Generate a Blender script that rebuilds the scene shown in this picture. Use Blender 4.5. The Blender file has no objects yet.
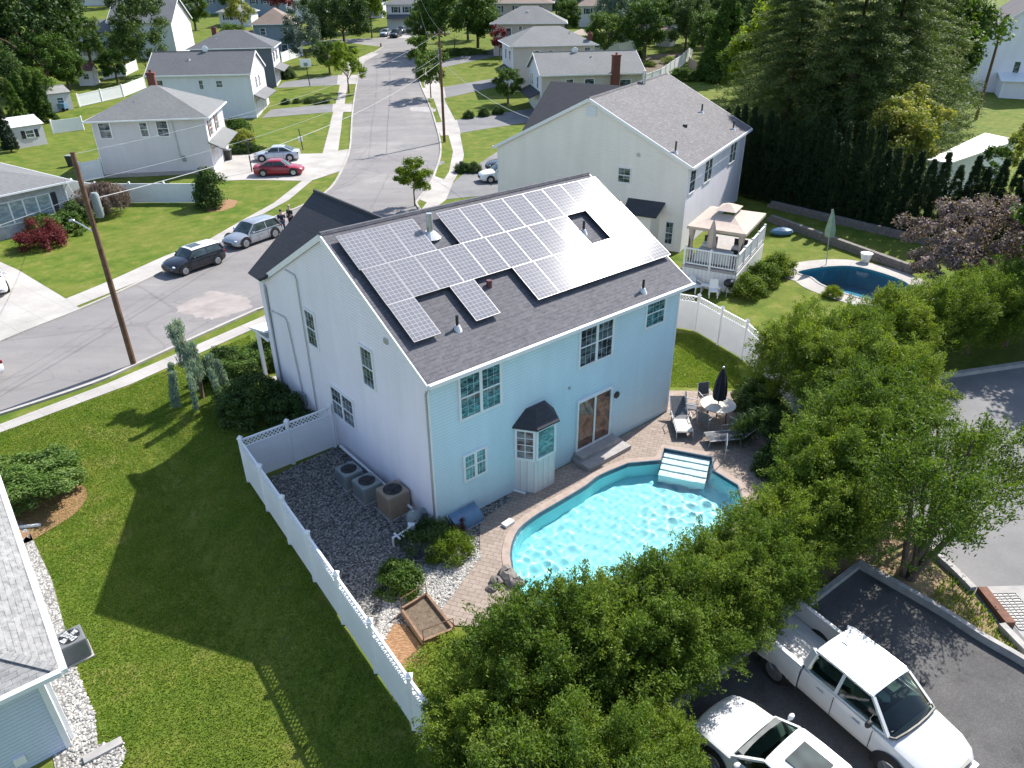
import bpy, bmesh, math, random
import numpy as np
from mathutils import Vector, Matrix
from mathutils.geometry import tessellate_polygon
R=math.radians
random.seed(7)
S=bpy.context.scene
COL=S.collection
# ------------------------------------------------------------------ camera model and terrain
CF,CP,CR,CH=738.0,R(29.13),R(-.5),16.45
S0,SL=95.0,.05                       # beyond 95 m the street climbs gently
def dip(x,y):                        # the side lawn falls away outside the fence (works on arrays too)
    d=-.817*(x+9.8)-.576*(y-22.25); e=.775*(x+21)-.63*(y-25.7)
    s=np.clip(d/2.6,0,1); u=np.clip(e/6.5,0,1); s=s*s*(3-2*s); u=u*u*(3-2*u)
    return -.68*s*u
def gz(x,y): return max(0.0,SL*(y-S0))+float(dip(x,y))
def ray(px,py):
    X,Y=px-512,py-384
    c,s=math.cos(CR),math.sin(CR)
    x,y=c*X+s*Y,-s*X+c*Y
    s,c=math.sin(CP),math.cos(CP)
    return (x,CF*c-y*s,-CF*s-y*c)
def G(px,py,z=0.0):                  # survey: a point of the photo to its place on the ground (or at height z)
    d=ray(px,py); t=(z-CH)/d[2]
    if z==0 and (t<0 or d[1]*t>S0):
        t=(-SL*S0-CH)/(d[2]-SL*d[1])
    x,y=d[0]*t,d[1]*t
    if z==0 and y<S0:
        for _ in range(12):
            t=(gz(x,y)-CH)/d[2]; x,y=d[0]*t,d[1]*t
    return Vector((x,y,z if z else gz(x,y)))
# ------------------------------------------------------------------ materials
MATS={}
def newmat(name):
    m=bpy.data.materials.new(name); m.use_nodes=True
    nt=m.node_tree; return m,nt,nt.nodes['Principled BSDF'],nt.nodes['Material Output']
def nd(nt,t,**k):
    n=nt.nodes.new(t)
    for a,b in k.items():
        if a in n.inputs.keys() if isinstance(a,str) else False: n.inputs[a].default_value=b
        else: setattr(n,a,b)
    return n
def c4(c): return (c[0],c[1],c[2],1)
def ramp(nt,fac,stops):
    r=nt.nodes.new('ShaderNodeValToRGB'); e=r.color_ramp.elements
    while len(e)<len(stops): e.new(.5)
    for i,(p,c) in enumerate(stops): e[i].position=p; e[i].color=c4(c)
    nt.links.new(fac,r.inputs[0]); return r.outputs[0]
def mix(nt,f,a,b,mode='MIX'):
    m=nt.nodes.new('ShaderNodeMix'); m.data_type='RGBA'; m.blend_type=mode
    for i,v in ((0,f),(6,a),(7,b)):
        if isinstance(v,(int,float)): m.inputs[i].default_value=v
        elif isinstance(v,tuple): m.inputs[i].default_value=c4(v)
        else: nt.links.new(v,m.inputs[i])
    return m.outputs[2]
def noise(nt,vec,scale,detail=4,rough=.6):
    n=nt.nodes.new('ShaderNodeTexNoise'); n.inputs['Scale'].default_value=scale; n.inputs['Detail'].default_value=detail; n.inputs['Roughness'].default_value=rough
    if vec is not None: nt.links.new(vec,n.inputs['Vector'])
    return n.outputs[0]
def coord(nt,kind='Object'): return nt.nodes.new('ShaderNodeTexCoord').outputs[kind]
def mapping(nt,vec,scale=(1,1,1),rot=(0,0,0)):
    m=nt.nodes.new('ShaderNodeMapping'); m.inputs['Scale'].default_value=scale; m.inputs['Rotation'].default_value=rot
    nt.links.new(vec,m.inputs['Vector']); return m.outputs[0]
def bump(nt,h,b,strength=.3,dist=.02):
    n=nt.nodes.new('ShaderNodeBump'); n.inputs['Strength'].default_value=strength; n.inputs['Distance'].default_value=dist
    nt.links.new(h,n.inputs['Height']); nt.links.new(n.outputs[0],b.inputs['Normal'])
def plain(name,col,rough=.6,var=.12,scale=3,metal=0,spec=.5,coat=0,kind='Object',bmp=0):
    if name in MATS: return MATS[name]
    m,nt,b,o=newmat(name)
    n=noise(nt,coord(nt,kind),scale,5)
    lo=tuple(x*(1-var) for x in col); hi=tuple(min(1,x*(1+var)) for x in col)
    nt.links.new(ramp(nt,n,[(.3,lo),(.7,hi)]),b.inputs['Base Color'])
    b.inputs['Roughness'].default_value=rough; b.inputs['Metallic'].default_value=metal; b.inputs['Specular IOR Level'].default_value=spec; b.inputs['Coat Weight'].default_value=coat
    b.inputs['Coat Roughness'].default_value=.04
    if bmp: bump(nt,noise(nt,coord(nt,kind),scale*8,3),b,bmp)
    MATS[name]=m; return m
def siding(name,col,pitch=.115,vert=False):
    if name in MATS: return MATS[name]
    m,nt,b,o=newmat(name)
    uv=coord(nt,'UV'); sep=nd(nt,'ShaderNodeSeparateXYZ'); nt.links.new(uv,sep.inputs[0])
    mt=nd(nt,'ShaderNodeMath',operation='DIVIDE'); nt.links.new(sep.outputs[0 if vert else 1],mt.inputs[0]); mt.inputs[1].default_value=pitch
    fr=nd(nt,'ShaderNodeMath',operation='FRACT'); nt.links.new(mt.outputs[0],fr.inputs[0])
    groove=ramp(nt,fr.outputs[0],[(0,(.0,)*3),(.1,(1,)*3),(.94,(.72,)*3),(1,(0,)*3)])
    n=noise(nt,mapping(nt,uv,(.5,.25,1)),1.1,5)
    base=ramp(nt,n,[(.25,tuple(x*.93 for x in col)),(.75,tuple(min(1,x*1.03) for x in col))])
    dirt=noise(nt,mapping(nt,uv,(1.6,.12,1)),1.0,4); base=mix(nt,.5,base,ramp(nt,dirt,[(.35,(.9,.9,.89)),(.6,(1,)*3)]),'MULTIPLY'); nt.links.new(mix(nt,.33,base,groove,'MULTIPLY'),b.inputs['Base Color'])
    b.inputs['Roughness'].default_value=.55; bump(nt,groove,b,.55,.02)
    MATS[name]=m; return m
def shingle(name,c1,c2,c3,rowh=.14,w=.32):
    if name in MATS: return MATS[name]
    m,nt,b,o=newmat(name)
    uv=coord(nt,'UV')
    br=nd(nt,'ShaderNodeTexBrick'); nt.links.new(uv,br.inputs['Vector']); br.offset=.43; br.offset_frequency=2
    for k,v in (('Scale',1),('Brick Width',w),('Row Height',rowh),('Mortar Size',.008),('Mortar Smooth',.3),('Bias',0)): br.inputs[k].default_value=v
    br.inputs['Color1'].default_value=c4(c1); br.inputs['Color2'].default_value=c4(c2); br.inputs['Mortar'].default_value=c4(tuple(x*.45 for x in c1))
    n=noise(nt,mapping(nt,uv,(3.2,6,1)),1.0,3,.7); n2=noise(nt,uv,.35,3)
    c=mix(nt,ramp(nt,n,[(.4,(0,)*3),(.66,(1,)*3)]),br.outputs[0],c3)
    c=mix(nt,.5,c,ramp(nt,n2,[(.3,(.7,)*3),(.7,(1,)*3)]),'MULTIPLY')
    g=noise(nt,uv,60,2); c=mix(nt,.35,c,ramp(nt,g,[(.3,(.55,)*3),(.7,(1,)*3)]),'MULTIPLY')
    nt.links.new(c,b.inputs['Base Color']); b.inputs['Roughness'].default_value=.85
    inv=nd(nt,'ShaderNodeMath',operation='SUBTRACT'); inv.inputs[0].default_value=1; nt.links.new(br.outputs['Fac'],inv.inputs[1])
    bump(nt,inv.outputs[0],b,.5,.02)
    MATS[name]=m; return m
def leafmat(name,dark,mid,light,trans=.3):
    if name in MATS: return MATS[name]
    m,nt,b,o=newmat(name)
    geo=nd(nt,'ShaderNodeNewGeometry')
    n=noise(nt,coord(nt),.9,3)
    oi=nd(nt,'ShaderNodeObjectInfo')
    c=ramp(nt,geo.outputs['Random Per Island'],[(0,dark),(.55,mid),(1,light)])
    c=mix(nt,.55,c,ramp(nt,n,[(.32,dark),(.5,mid),(.7,light)]))
    hsv=nd(nt,'ShaderNodeHueSaturation'); nt.links.new(c,hsv.inputs['Color'])
    mr=nd(nt,'ShaderNodeMapRange'); nt.links.new(oi.outputs['Random'],mr.inputs[0]); mr.inputs[3].default_value=.76; mr.inputs[4].default_value=1.24
    mh=nd(nt,'ShaderNodeMapRange'); nt.links.new(oi.outputs['Random'],mh.inputs[0]); mh.inputs[3].default_value=.513; mh.inputs[4].default_value=.487; nt.links.new(mh.outputs[0],hsv.inputs['Hue'])
    nt.links.new(mr.outputs[0],hsv.inputs['Value'])
    nt.links.new(hsv.outputs[0],b.inputs['Base Color']); b.inputs['Roughness'].default_value=.6; b.inputs['Specular IOR Level'].default_value=.2
    t=nd(nt,'ShaderNodeBsdfTranslucent'); 
    tc=mix(nt,1.0,hsv.outputs[0],(1.25,1.3,.55),'MULTIPLY'); nt.links.new(tc,t.inputs['Color'])
    ms=nd(nt,'ShaderNodeMixShader'); ms.inputs[0].default_value=trans
    nt.links.new(b.outputs[0],ms.inputs[1]); nt.links.new(t.outputs[0],ms.inputs[2]); nt.links.new(ms.outputs[0],o.inputs[0])
    MATS[name]=m; return m
def ground_mat(name,kind):
    if name in MATS: return MATS[name]
    m,nt,b,o=newmat(name); pos=coord(nt); b.inputs['Roughness'].default_value=.9; b.inputs['Specular IOR Level'].default_value=.25
    if kind=='grass':
        big=noise(nt,pos,.16,4); med=noise(nt,pos,.75,6,.68); fine=noise(nt,mapping(nt,pos,(1,1,1),(0,0,.7)),34,3,.8)
        c=ramp(nt,med,[(.3,(.060,.115,.014)),(.45,(.100,.163,.020)),(.56,(.155,.195,.032)),(.68,(.25,.232,.078))])
        c=mix(nt,ramp(nt,big,[(.35,(0,)*3),(.7,(.6,)*3)]),c,(.185,.195,.042))
        w=nd(nt,'ShaderNodeTexWave'); w.inputs['Scale'].default_value=.32; w.inputs['Distortion'].default_value=2.5; nt.links.new(mapping(nt,pos,(1,1,1),(0,0,R(40))),w.inputs['Vector'])
        c=mix(nt,.07,c,w.outputs[0],'MULTIPLY')
        c=mix(nt,.75,c,ramp(nt,fine,[(.28,(.45,)*3),(.7,(1.2,)*3)]),'MULTIPLY')
        mid=noise(nt,pos,4.5,4,.7); c=mix(nt,.55,c,ramp(nt,mid,[(.3,(.62,.68,.6)),(.7,(1.15,1.1,1.1))]),'MULTIPLY'); b.inputs['Specular IOR Level'].default_value=.1
        bump(nt,fine,b,.35,.04)
    elif kind=='asphalt':
        big=noise(nt,pos,.12,5,.65); fine=noise(nt,pos,30,2); st=noise(nt,mapping(nt,pos,(.25,1.6,1),(0,0,R(35))),.5,4)
        c=ramp(nt,big,[(.3,(.215,.205,.205)),(.55,(.27,.255,.25)),(.7,(.33,.31,.30))])
        c=mix(nt,.6,c,ramp(nt,st,[(.3,(.75,)*3),(.65,(1,)*3)]),'MULTIPLY')
        v=nd(nt,'ShaderNodeTexVoronoi',feature='DISTANCE_TO_EDGE'); v.inputs['Scale'].default_value=.13; nt.links.new(mix(nt,.25,pos,noise_col(nt,pos,.5)),v.inputs['Vector'])
        c=mix(nt,.3,c,ramp(nt,v.outputs[0],[(0,(.45,)*3),(.010,(1,)*3)]),'MULTIPLY')
        v2=nd(nt,'ShaderNodeTexVoronoi',feature='DISTANCE_TO_EDGE'); v2.inputs['Scale'].default_value=.45; nt.links.new(mix(nt,.3,pos,noise_col(nt,pos,.9)),v2.inputs['Vector'])
        gate=noise(nt,pos,.22,2); c=mix(nt,ramp(nt,gate,[(.45,(0,)*3),(.6,(.28,)*3)]),c,mix(nt,1.0,c,ramp(nt,v2.outputs[0],[(0,(.35,)*3),(.02,(1,)*3)]),'MULTIPLY'))
        bl=noise(nt,pos,.65,5,.7); c=mix(nt,.7,c,ramp(nt,bl,[(.28,(.68,)*3),(.42,(1,)*3),(.66,(1,)*3),(.78,(1.22,)*3)]),'MULTIPLY')
        c=mix(nt,.5,c,ramp(nt,fine,[(.3,(.55,)*3),(.7,(1.05,)*3)]),'MULTIPLY'); bump(nt,fine,b,.3,.01)
    elif kind=='lot':
        big=noise(nt,pos,.5,5,.65); fine=noise(nt,pos,24,3,.7)
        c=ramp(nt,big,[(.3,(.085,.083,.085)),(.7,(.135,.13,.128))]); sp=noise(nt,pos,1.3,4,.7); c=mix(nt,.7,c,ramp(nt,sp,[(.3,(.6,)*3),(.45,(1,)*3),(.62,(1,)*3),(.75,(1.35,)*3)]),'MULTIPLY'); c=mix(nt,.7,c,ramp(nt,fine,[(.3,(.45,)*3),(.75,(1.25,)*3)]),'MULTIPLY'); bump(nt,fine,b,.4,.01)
    elif kind=='drive':
        big=noise(nt,pos,.4,5); fine=noise(nt,pos,20,3)
        c=ramp(nt,big,[(.3,(.17,.17,.175)),(.7,(.24,.235,.235))]); c=mix(nt,.4,c,ramp(nt,fine,[(.3,(.6,)*3),(.7,(1,)*3)]),'MULTIPLY')
    elif kind=='concrete':
        big=noise(nt,pos,.35,5); fine=noise(nt,pos,14,3)
        c=ramp(nt,big,[(.3,(.33,.31,.29)),(.55,(.43,.405,.38)),(.75,(.50,.475,.45))]); c=mix(nt,.35,c,ramp(nt,fine,[(.3,(.65,)*3),(.7,(1,)*3)]),'MULTIPLY')
        br=nd(nt,'ShaderNodeTexBrick'); br.offset=0; nt.links.new(mapping(nt,pos,(1,1,1),(0,0,R(38))),br.inputs['Vector'])
        for k,v in (('Scale',1),('Brick Width',1.5),('Row Height',1.5),('Mortar Size',.014)): br.inputs[k].default_value=v
        c=mix(nt,.4,c,ramp(nt,br.outputs['Fac'],[(0,(1,)*3),(1,(.4,)*3)]),'MULTIPLY')
    elif kind=='paver':
        br=nd(nt,'ShaderNodeTexBrick'); nt.links.new(mapping(nt,pos,(1,1,1),(0,0,R(18))),br.inputs['Vector'])
        for k,v in (('Scale',1),('Brick Width',.32),('Row Height',.17),('Mortar Size',.010),('Bias',.1)): br.inputs[k].default_value=v
        br.inputs['Color1'].default_value=(.265,.215,.178,1); br.inputs['Color2'].default_value=(.33,.27,.228,1); br.inputs['Mortar'].default_value=(.20,.155,.13,1)
        fine=noise(nt,pos,9,4); c=mix(nt,.5,br.outputs[0],ramp(nt,fine,[(.3,(.7,)*3),(.7,(1.1,)*3)]),'MULTIPLY')
        inv=nd(nt,'ShaderNodeMath',operation='SUBTRACT'); inv.inputs[0].default_value=1; nt.links.new(br.outputs['Fac'],inv.inputs[1]); bump(nt,inv.outputs[0],b,.5,.01)
    elif kind=='gravel':
        v=nd(nt,'ShaderNodeTexVoronoi'); v.inputs['Scale'].default_value=13; nt.links.new(pos,v.inputs['Vector'])
        c=ramp(nt,v.outputs['Color'],[(0,(.09,.087,.082)),(.5,(.24,.23,.215)),(1,(.45,.44,.42))]); c=mix(nt,1.0,c,ramp(nt,v.outputs['Distance'],[(.3,(1,)*3),(.75,(.3,)*3)]),'MULTIPLY'); bump(nt,v.outputs['Distance'],b,.9,-.04)
    elif kind=='pebble':
        v=nd(nt,'ShaderNodeTexVoronoi'); v.inputs['Scale'].default_value=15; nt.links.new(pos,v.inputs['Vector'])
        c=ramp(nt,v.outputs['Color'],[(0,(.26,.245,.22)),(.5,(.42,.40,.37)),(1,(.62,.60,.57))]); c=mix(nt,1.0,c,ramp(nt,v.outputs['Distance'],[(.3,(1,)*3),(.75,(.4,)*3)]),'MULTIPLY'); bump(nt,v.outputs['Distance'],b,.9,-.04)
    elif kind=='mulch':
        n=noise(nt,mapping(nt,pos,(1,3,1),(0,0,.4)),9,4,.75); c=ramp(nt,n,[(.3,(.12,.06,.03)),(.5,(.30,.17,.09)),(.7,(.46,.30,.17))]); bump(nt,n,b,1,.04)
    elif kind=='soil':
        n=noise(nt,pos,7,5,.75); c=ramp(nt,n,[(.3,(.085,.062,.042)),(.7,(.20,.155,.11))]); bump(nt,n,b,1,.04)
    elif kind=='verge':
        n=noise(nt,pos,3.2,5,.7); c=ramp(nt,n,[(.32,(.09,.13,.03)),(.42,(.20,.17,.07)),(.55,(.30,.21,.13)),(.7,(.16,.095,.055))]); bump(nt,n,b,1,.05)
    nt.links.new(c,b.inputs['Base Color']); MATS[name]=m; return m
def noise_col(nt,vec,scale):
    n=nt.nodes.new('ShaderNodeTexNoise'); n.inputs['Scale'].default_value=scale; nt.links.new(vec,n.inputs['Vector']); return n.outputs[1]
def glass(name,base=(.022,.03,.036),light=(.16,.2,.22),rough=.06,scale=1.6):
    if name in MATS: return MATS[name]
    m,nt,b,o=newmat(name)
    n=noise(nt,mapping(nt,coord(nt),(1,1,2.2)),scale,2)
    nt.links.new(ramp(nt,n,[(.42,base),(.62,light)]),b.inputs['Base Color']); b.inputs['Roughness'].default_value=rough; b.inputs['Specular IOR Level'].default_value=.7
    MATS[name]=m; return m
def paint(name,col,rough=.25,metal=0):
    if name in MATS: return MATS[name]
    m,nt,b,o=newmat(name); n=noise(nt,coord(nt),2,3)
    nt.links.new(ramp(nt,n,[(.3,tuple(x*.95 for x in col)),(.7,col)]),b.inputs['Base Color']); b.inputs['Roughness'].default_value=rough; b.inputs['Metallic'].default_value=metal
    b.inputs['Coat Weight'].default_value=.5; b.inputs['Coat Roughness'].default_value=.06; MATS[name]=m; return m
def solar():
    m,nt,b,o=newmat('solar_cell'); uv=coord(nt,'UV')
    br=nd(nt,'ShaderNodeTexBrick'); br.offset=0; nt.links.new(uv,br.inputs['Vector'])
    for k,v in (('Scale',1),('Brick Width',.1625),('Row Height',.1605),('Mortar Size',.0075),('Mortar Smooth',.0)): br.inputs[k].default_value=v
    br.inputs['Color1'].default_value=(.18,.18,.205,1); br.inputs['Color2'].default_value=(.205,.205,.225,1); br.inputs['Mortar'].default_value=(.40,.40,.42,1)
    nt.links.new(br.outputs[0],b.inputs['Base Color']); b.inputs['Roughness'].default_value=.145; b.inputs['Specular IOR Level'].default_value=.03
    MATS['solar_cell']=m; return m
def water(name,tint,amp=.8):
    m,nt,b,o=newmat(name); pos=coord(nt)
    n1=noise(nt,pos,3.4,3,.5); 
    bp=nd(nt,'ShaderNodeBump'); bp.inputs['Strength'].default_value=amp; bp.inputs['Distance'].default_value=.09; nt.links.new(n1,bp.inputs['Height'])
    ge=nd(nt,'ShaderNodeNewGeometry'); dt=nd(nt,'ShaderNodeVectorMath',operation='DOT_PRODUCT'); nt.links.new(bp.outputs[0],dt.inputs[0]); nt.links.new(ge.outputs['Incoming'],dt.inputs[1])
    def mth(op,a,v=None,rev=False):
        q=nd(nt,'ShaderNodeMath',operation=op); nt.links.new(a,q.inputs[1 if rev else 0])
        if v is not None: q.inputs[0 if rev else 1].default_value=v
        return q.outputs[0]
    fo=mth('ADD',mth('MULTIPLY',mth('POWER',mth('SUBTRACT',mth('ABSOLUTE',dt.outputs['Value']),1.0,True),5.0),.98),.02)
    tr=nd(nt,'ShaderNodeBsdfTransparent'); tr.inputs[0].default_value=c4(tint)
    gl=nd(nt,'ShaderNodeBsdfGlossy'); gl.inputs['Roughness'].default_value=.12; nt.links.new(bp.outputs[0],gl.inputs['Normal'])
    ms=nd(nt,'ShaderNodeMixShader'); nt.links.new(fo,ms.inputs[0]); nt.links.new(tr.outputs[0],ms.inputs[1]); nt.links.new(gl.outputs[0],ms.inputs[2]); nt.links.new(ms.outputs[0],o.inputs[0])
    MATS[name]=m; return m
def glasswater(name):
    m,nt,b,o=newmat(name); g=nd(nt,'ShaderNodeBsdfGlass'); g.inputs['Roughness'].default_value=0; g.inputs['IOR'].default_value=1.33; g.inputs['Color'].default_value=(.93,1,1,1)
    nt.links.new(g.outputs[0],o.inputs[0]); MATS[name]=m; return m
# ------------------------------------------------------------------ mesh builder
class MB:
    def __init__(s): s.v=[]; s.f=[]; s.m=[]
    def add(s,vs,fs,m=0):
        o=len(s.v); s.v+= [tuple(v) for v in vs]; s.f+=[[i+o for i in f] for f in fs]; s.m+=[m]*len(fs); return s
    def box(s,x0,x1,y0,y1,z0,z1,m=0,M=None):
        vs=[(x,y,z) for z in (z0,z1) for y in (y0,y1) for x in (x0,x1)]
        if M is not None: vs=[M@Vector(v) for v in vs]
        return s.add(vs,[(0,2,3,1),(4,5,7,6),(0,1,5,4),(2,6,7,3),(0,4,6,2),(1,3,7,5)],m)
    def bar(s,a,b,w,h=None,m=0):      # square bar between two points
        h=h or w; a,b=Vector(a),Vector(b); d=b-a; L=d.length
        if L<1e-6: return s
        M=Matrix.Translation(a)@d.to_track_quat('X','Z').to_matrix().to_4x4()
        return s.box(0,L,-w/2,w/2,-h/2,h/2,m,M)
    def tube(s,pts,r,seg=8,m=0,cap=True):
        pts=[Vector(p) for p in pts]; n=len(pts); rs=r if isinstance(r,(list,tuple)) else [r]*n
        vs=[];fs=[]
        for i,p in enumerate(pts):
            d=(pts[min(i+1,n-1)]-pts[max(i-1,0)]).normalized(); q=d.to_track_quat('Z','Y')
            for k in range(seg):
                a=2*math.pi*k/seg; vs.append(p+q@Vector((math.cos(a)*rs[i],math.sin(a)*rs[i],0)))
        for i in range(n-1):
            for k in range(seg):
                k2=(k+1)%seg; fs.append((i*seg+k,i*seg+k2,(i+1)*seg+k2,(i+1)*seg+k))
        if cap: fs+= [tuple(range(seg))[::-1],tuple((n-1)*seg+k for k in range(seg))]
        return s.add(vs,fs,m)
    def cyl(s,c,r,z0,z1,seg=20,r2=None,m=0): return s.tube([(c[0],c[1],z0),(c[0],c[1],z1)],[r,r if r2 is None else r2],seg,m)
    def prism(s,poly,z0,z1,m=0):
        n=len(poly); a=sum(poly[i][0]*poly[(i+1)%n][1]-poly[(i+1)%n][0]*poly[i][1] for i in range(n))
        if a<0: poly=poly[::-1]
        vs=[(p[0],p[1],z0) for p in poly]+[(p[0],p[1],z1) for p in poly]
        return s.add(vs,[tuple(range(n))[::-1],tuple(range(n,2*n))]+[(i,(i+1)%n,(i+1)%n+n,i+n) for i in range(n)],m)
    def slab(s,quad,t,m=0):           # a planar polygon given thickness t downwards along its normal
        q=[Vector(p) for p in quad]; nrm=(q[1]-q[0]).cross(q[2]-q[0]).normalized()
        if nrm.z<0: q=q[::-1]; nrm=-nrm
        n=len(q); vs=q+[p-nrm*t for p in q]
        return s.add(vs,[tuple(range(n)),tuple(range(n,2*n))[::-1]]+[(i,i+n,(i+1)%n+n,(i+1)%n) for i in range(n)],m)
    def ball(s,c,r,seg=10,rings=6,sc=(1,1,1),m=0):
        vs=[];fs=[]
        for i in range(rings+1):
            t=math.pi*i/rings
            for k in range(seg):
                a=2*math.pi*k/seg; vs.append((c[0]+r*sc[0]*math.sin(t)*math.cos(a),c[1]+r*sc[1]*math.sin(t)*math.sin(a),c[2]+r*sc[2]*math.cos(t)))
        for i in range(rings):
            for k in range(seg):
                k2=(k+1)%seg; fs.append((i*seg+k,(i+1)*seg+k,(i+1)*seg+k2,i*seg+k2))
        return s.add(vs,fs,m)
    def mesh(s,name,mats,smooth=0):
        me=bpy.data.meshes.new(name); me.from_pydata([tuple(v) for v in s.v],[],s.f)
        if not isinstance(mats,(list,tuple)): mats=[mats]
        for m in mats: me.materials.append(m)
        if len(mats)>1: me.polygons.foreach_set('material_index',s.m)
        autouv(me)
        if smooth:
            me.polygons.foreach_set('use_smooth',[True]*len(me.polygons)); me.set_sharp_from_angle(angle=R(smooth))
        me.update(); return me
    def build(s,name,mats,parent=None,smooth=0,loc=None,rz=None):
        return link(name,s.mesh(name,mats,smooth),parent,loc,rz)
def autouv(me):
    uv=me.uv_layers.new(name='UVMap'); d=uv.data
    for p in me.polygons:
        n=p.normal
        if abs(n.z)>.999: u=Vector((1,0,0)); v=Vector((0,1,0))
        else:
            u=Vector((-n.y,n.x,0)).normalized(); v=n.cross(u)
        for li,vi in zip(p.loop_indices,p.vertices):
            c=me.vertices[vi].co; d[li].uv=(c.dot(u),c.dot(v))
def link(name,data,parent=None,loc=None,rz=None):
    o=bpy.data.objects.new(name,data); COL.objects.link(o)
    if parent is not None: o.parent=parent
    if loc is not None: o.location=loc
    if rz is not None: o.rotation_euler.z=rz
    return o
def tag(o,label=None,cat=None,group=None,kind=None):
    if label: o['label']=label
    if cat: o['category']=cat
    if group: o['group']=group
    if kind: o['kind']=kind
    return o
def thing(name,label,cat,loc=(0,0,0),rz=0,group=None):
    o=link(name,None,None,loc,rz); o.empty_display_size=.3; return tag(o,label,cat,group)
# ------------------------------------------------------------------ ground sheets
def sheet(name,poly,z,mat,kind='structure',holes=(),world=False,thick=0,label=None,cat=None):
    loops=[[(p if world else G(*p)) for p in poly]]+[list(h) for h in holes]
    loops=[[Vector((p[0],p[1],0)) for p in l] for l in loops]
    flat=[p for l in loops for p in l]; tr=tessellate_polygon(loops)
    bm=bmesh.new(); vs=[bm.verts.new(p) for p in flat]
    for t in tr:
        try: bm.faces.new([vs[i] for i in t])
        except ValueError: pass
    bmesh.ops.bisect_plane(bm,geom=bm.verts[:]+bm.edges[:]+bm.faces[:],plane_co=(0,S0,0),plane_no=(0,1,0))
    xs=[v.co.x for v in bm.verts]; ys=[v.co.y for v in bm.verts]
    if min(xs)<-2 and min(ys)<36 and max(ys)>4:
        for ax,lo,hi in ((0,-32,-1),(1,4,36)):
            q=lo
            while q<=hi:
                co=(q,0,0) if ax==0 else (0,q,0); no=(1,0,0) if ax==0 else (0,1,0)
                bmesh.ops.bisect_plane(bm,geom=bm.verts[:]+bm.edges[:]+bm.faces[:],plane_co=co,plane_no=no); q+=.65
    for v in bm.verts: v.co.z=gz(v.co.x,v.co.y)+z
    bmesh.ops.recalc_face_normals(bm,faces=bm.faces[:])
    for f in bm.faces:
        if f.normal.z<0: f.normal_flip()
    if thick:
        b=[e for e in bm.edges if e.is_boundary]; r=bmesh.ops.extrude_edge_only(bm,edges=b)
        for g in r['geom']:
            if isinstance(g,bmesh.types.BMVert): g.co.z-=thick
    me=bpy.data.meshes.new(name); bm.to_mesh(me); bm.free(); me.materials.append(mat)
    o=link(name,me); return tag(o,label,cat,None,kind)
def smooth_line(pts,n=6,closed=False):
    pts=[Vector((p[0],p[1],0)) for p in pts]; out=[]; N=len(pts)
    for i in range(N if closed else N-1):
        P0,P1,P2,P3=[pts[(i+k)%N] if closed else pts[min(max(i+k,0),N-1)] for k in (-1,0,1,2)]
        for j in range(n):
            t=j/n; out.append(.5*((2*P1)+(-P0+P2)*t+(2*P0-5*P1+4*P2-P3)*t*t+(-P0+3*P1-3*P2+P3)*t**3))
    if not closed: out.append(pts[-1])
    return out
def offset(pts,d,closed=False):
    out=[]; N=len(pts)
    for i in range(N):
        a=pts[(i-1)%N] if closed or i>0 else pts[i]; b=pts[(i+1)%N] if closed or i<N-1 else pts[i]
        t=(b-a); t.z=0; t=t.normalized() if t.length>1e-6 else Vector((1,0,0)); out.append(pts[i]+Vector((-t.y,t.x,0))*d)
    return out
def ribbon_mb(pts,w,z0,z1,closed=False):
    a=offset(pts,w/2,closed); b=offset(pts,-w/2,closed); mb=MB(); N=len(pts)
    for i in range(N if closed else N-1):
        j=(i+1)%N; q=[a[i],a[j],b[j],b[i]]
        vs=[(p.x,p.y,gz(p.x,p.y)+z0) for p in q]+[(p.x,p.y,gz(p.x,p.y)+z1) for p in q]
        mb.add(vs,[(4,5,6,7),(0,4,7,3),(1,2,6,5),(0,1,5,4),(2,3,7,6)])
    return mb
def kerb(name,pts,w=.16,h=.13,mat=None,closed=False,z0=-.02):
    o=ribbon_mb(pts,w,z0,h,closed).build(name,mat); bm=bmesh.new(); bm.from_mesh(o.data); bmesh.ops.recalc_face_normals(bm,faces=bm.faces[:]); bm.to_mesh(o.data); bm.free()
    return tag(o,kind='structure')
# ------------------------------------------------------------------ foliage
RNG=np.random.default_rng(11)
def unit(n):
    v=RNG.normal(size=(n,3)); return v/np.linalg.norm(v,axis=1)[:,None]
def leaves(name,clumps,per,leaf,mat,up=.4,flat=.85,aspect=.55,droop=0,jit=.35,bias=1.5,nd_=.4):
    C=np.array(clumps,float); n=len(C); N=n*per
    c=np.repeat(C,per,axis=0); d=unit(N); rr=c[:,3:4]*(RNG.random((N,1))**(1/bias))
    pos=c[:,:3]+d*rr*np.array([1,1,flat])
    nr=d*nd_+RNG.normal(size=(N,3))*.5+np.array([0,0,up]); nr/=np.linalg.norm(nr,axis=1)[:,None]
    t=np.cross(nr,unit(N)); t/=np.linalg.norm(t,axis=1)[:,None]+1e-9
    if droop: t=t*(1-droop)+np.array([0,0,-1])*droop; t/=np.linalg.norm(t,axis=1)[:,None]
    b=np.cross(nr,t); b/=np.linalg.norm(b,axis=1)[:,None]+1e-9
    L=leaf*(1+jit*(RNG.random((N,1))-.5)*2); W=L*aspect
    V=np.stack([pos+t*L*.5,pos+b*W*.5+nr*L*.08,pos-t*L*.5,pos-b*W*.5+nr*L*.08],1).reshape(-1,3)
    return quads(name,V,mat)
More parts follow.
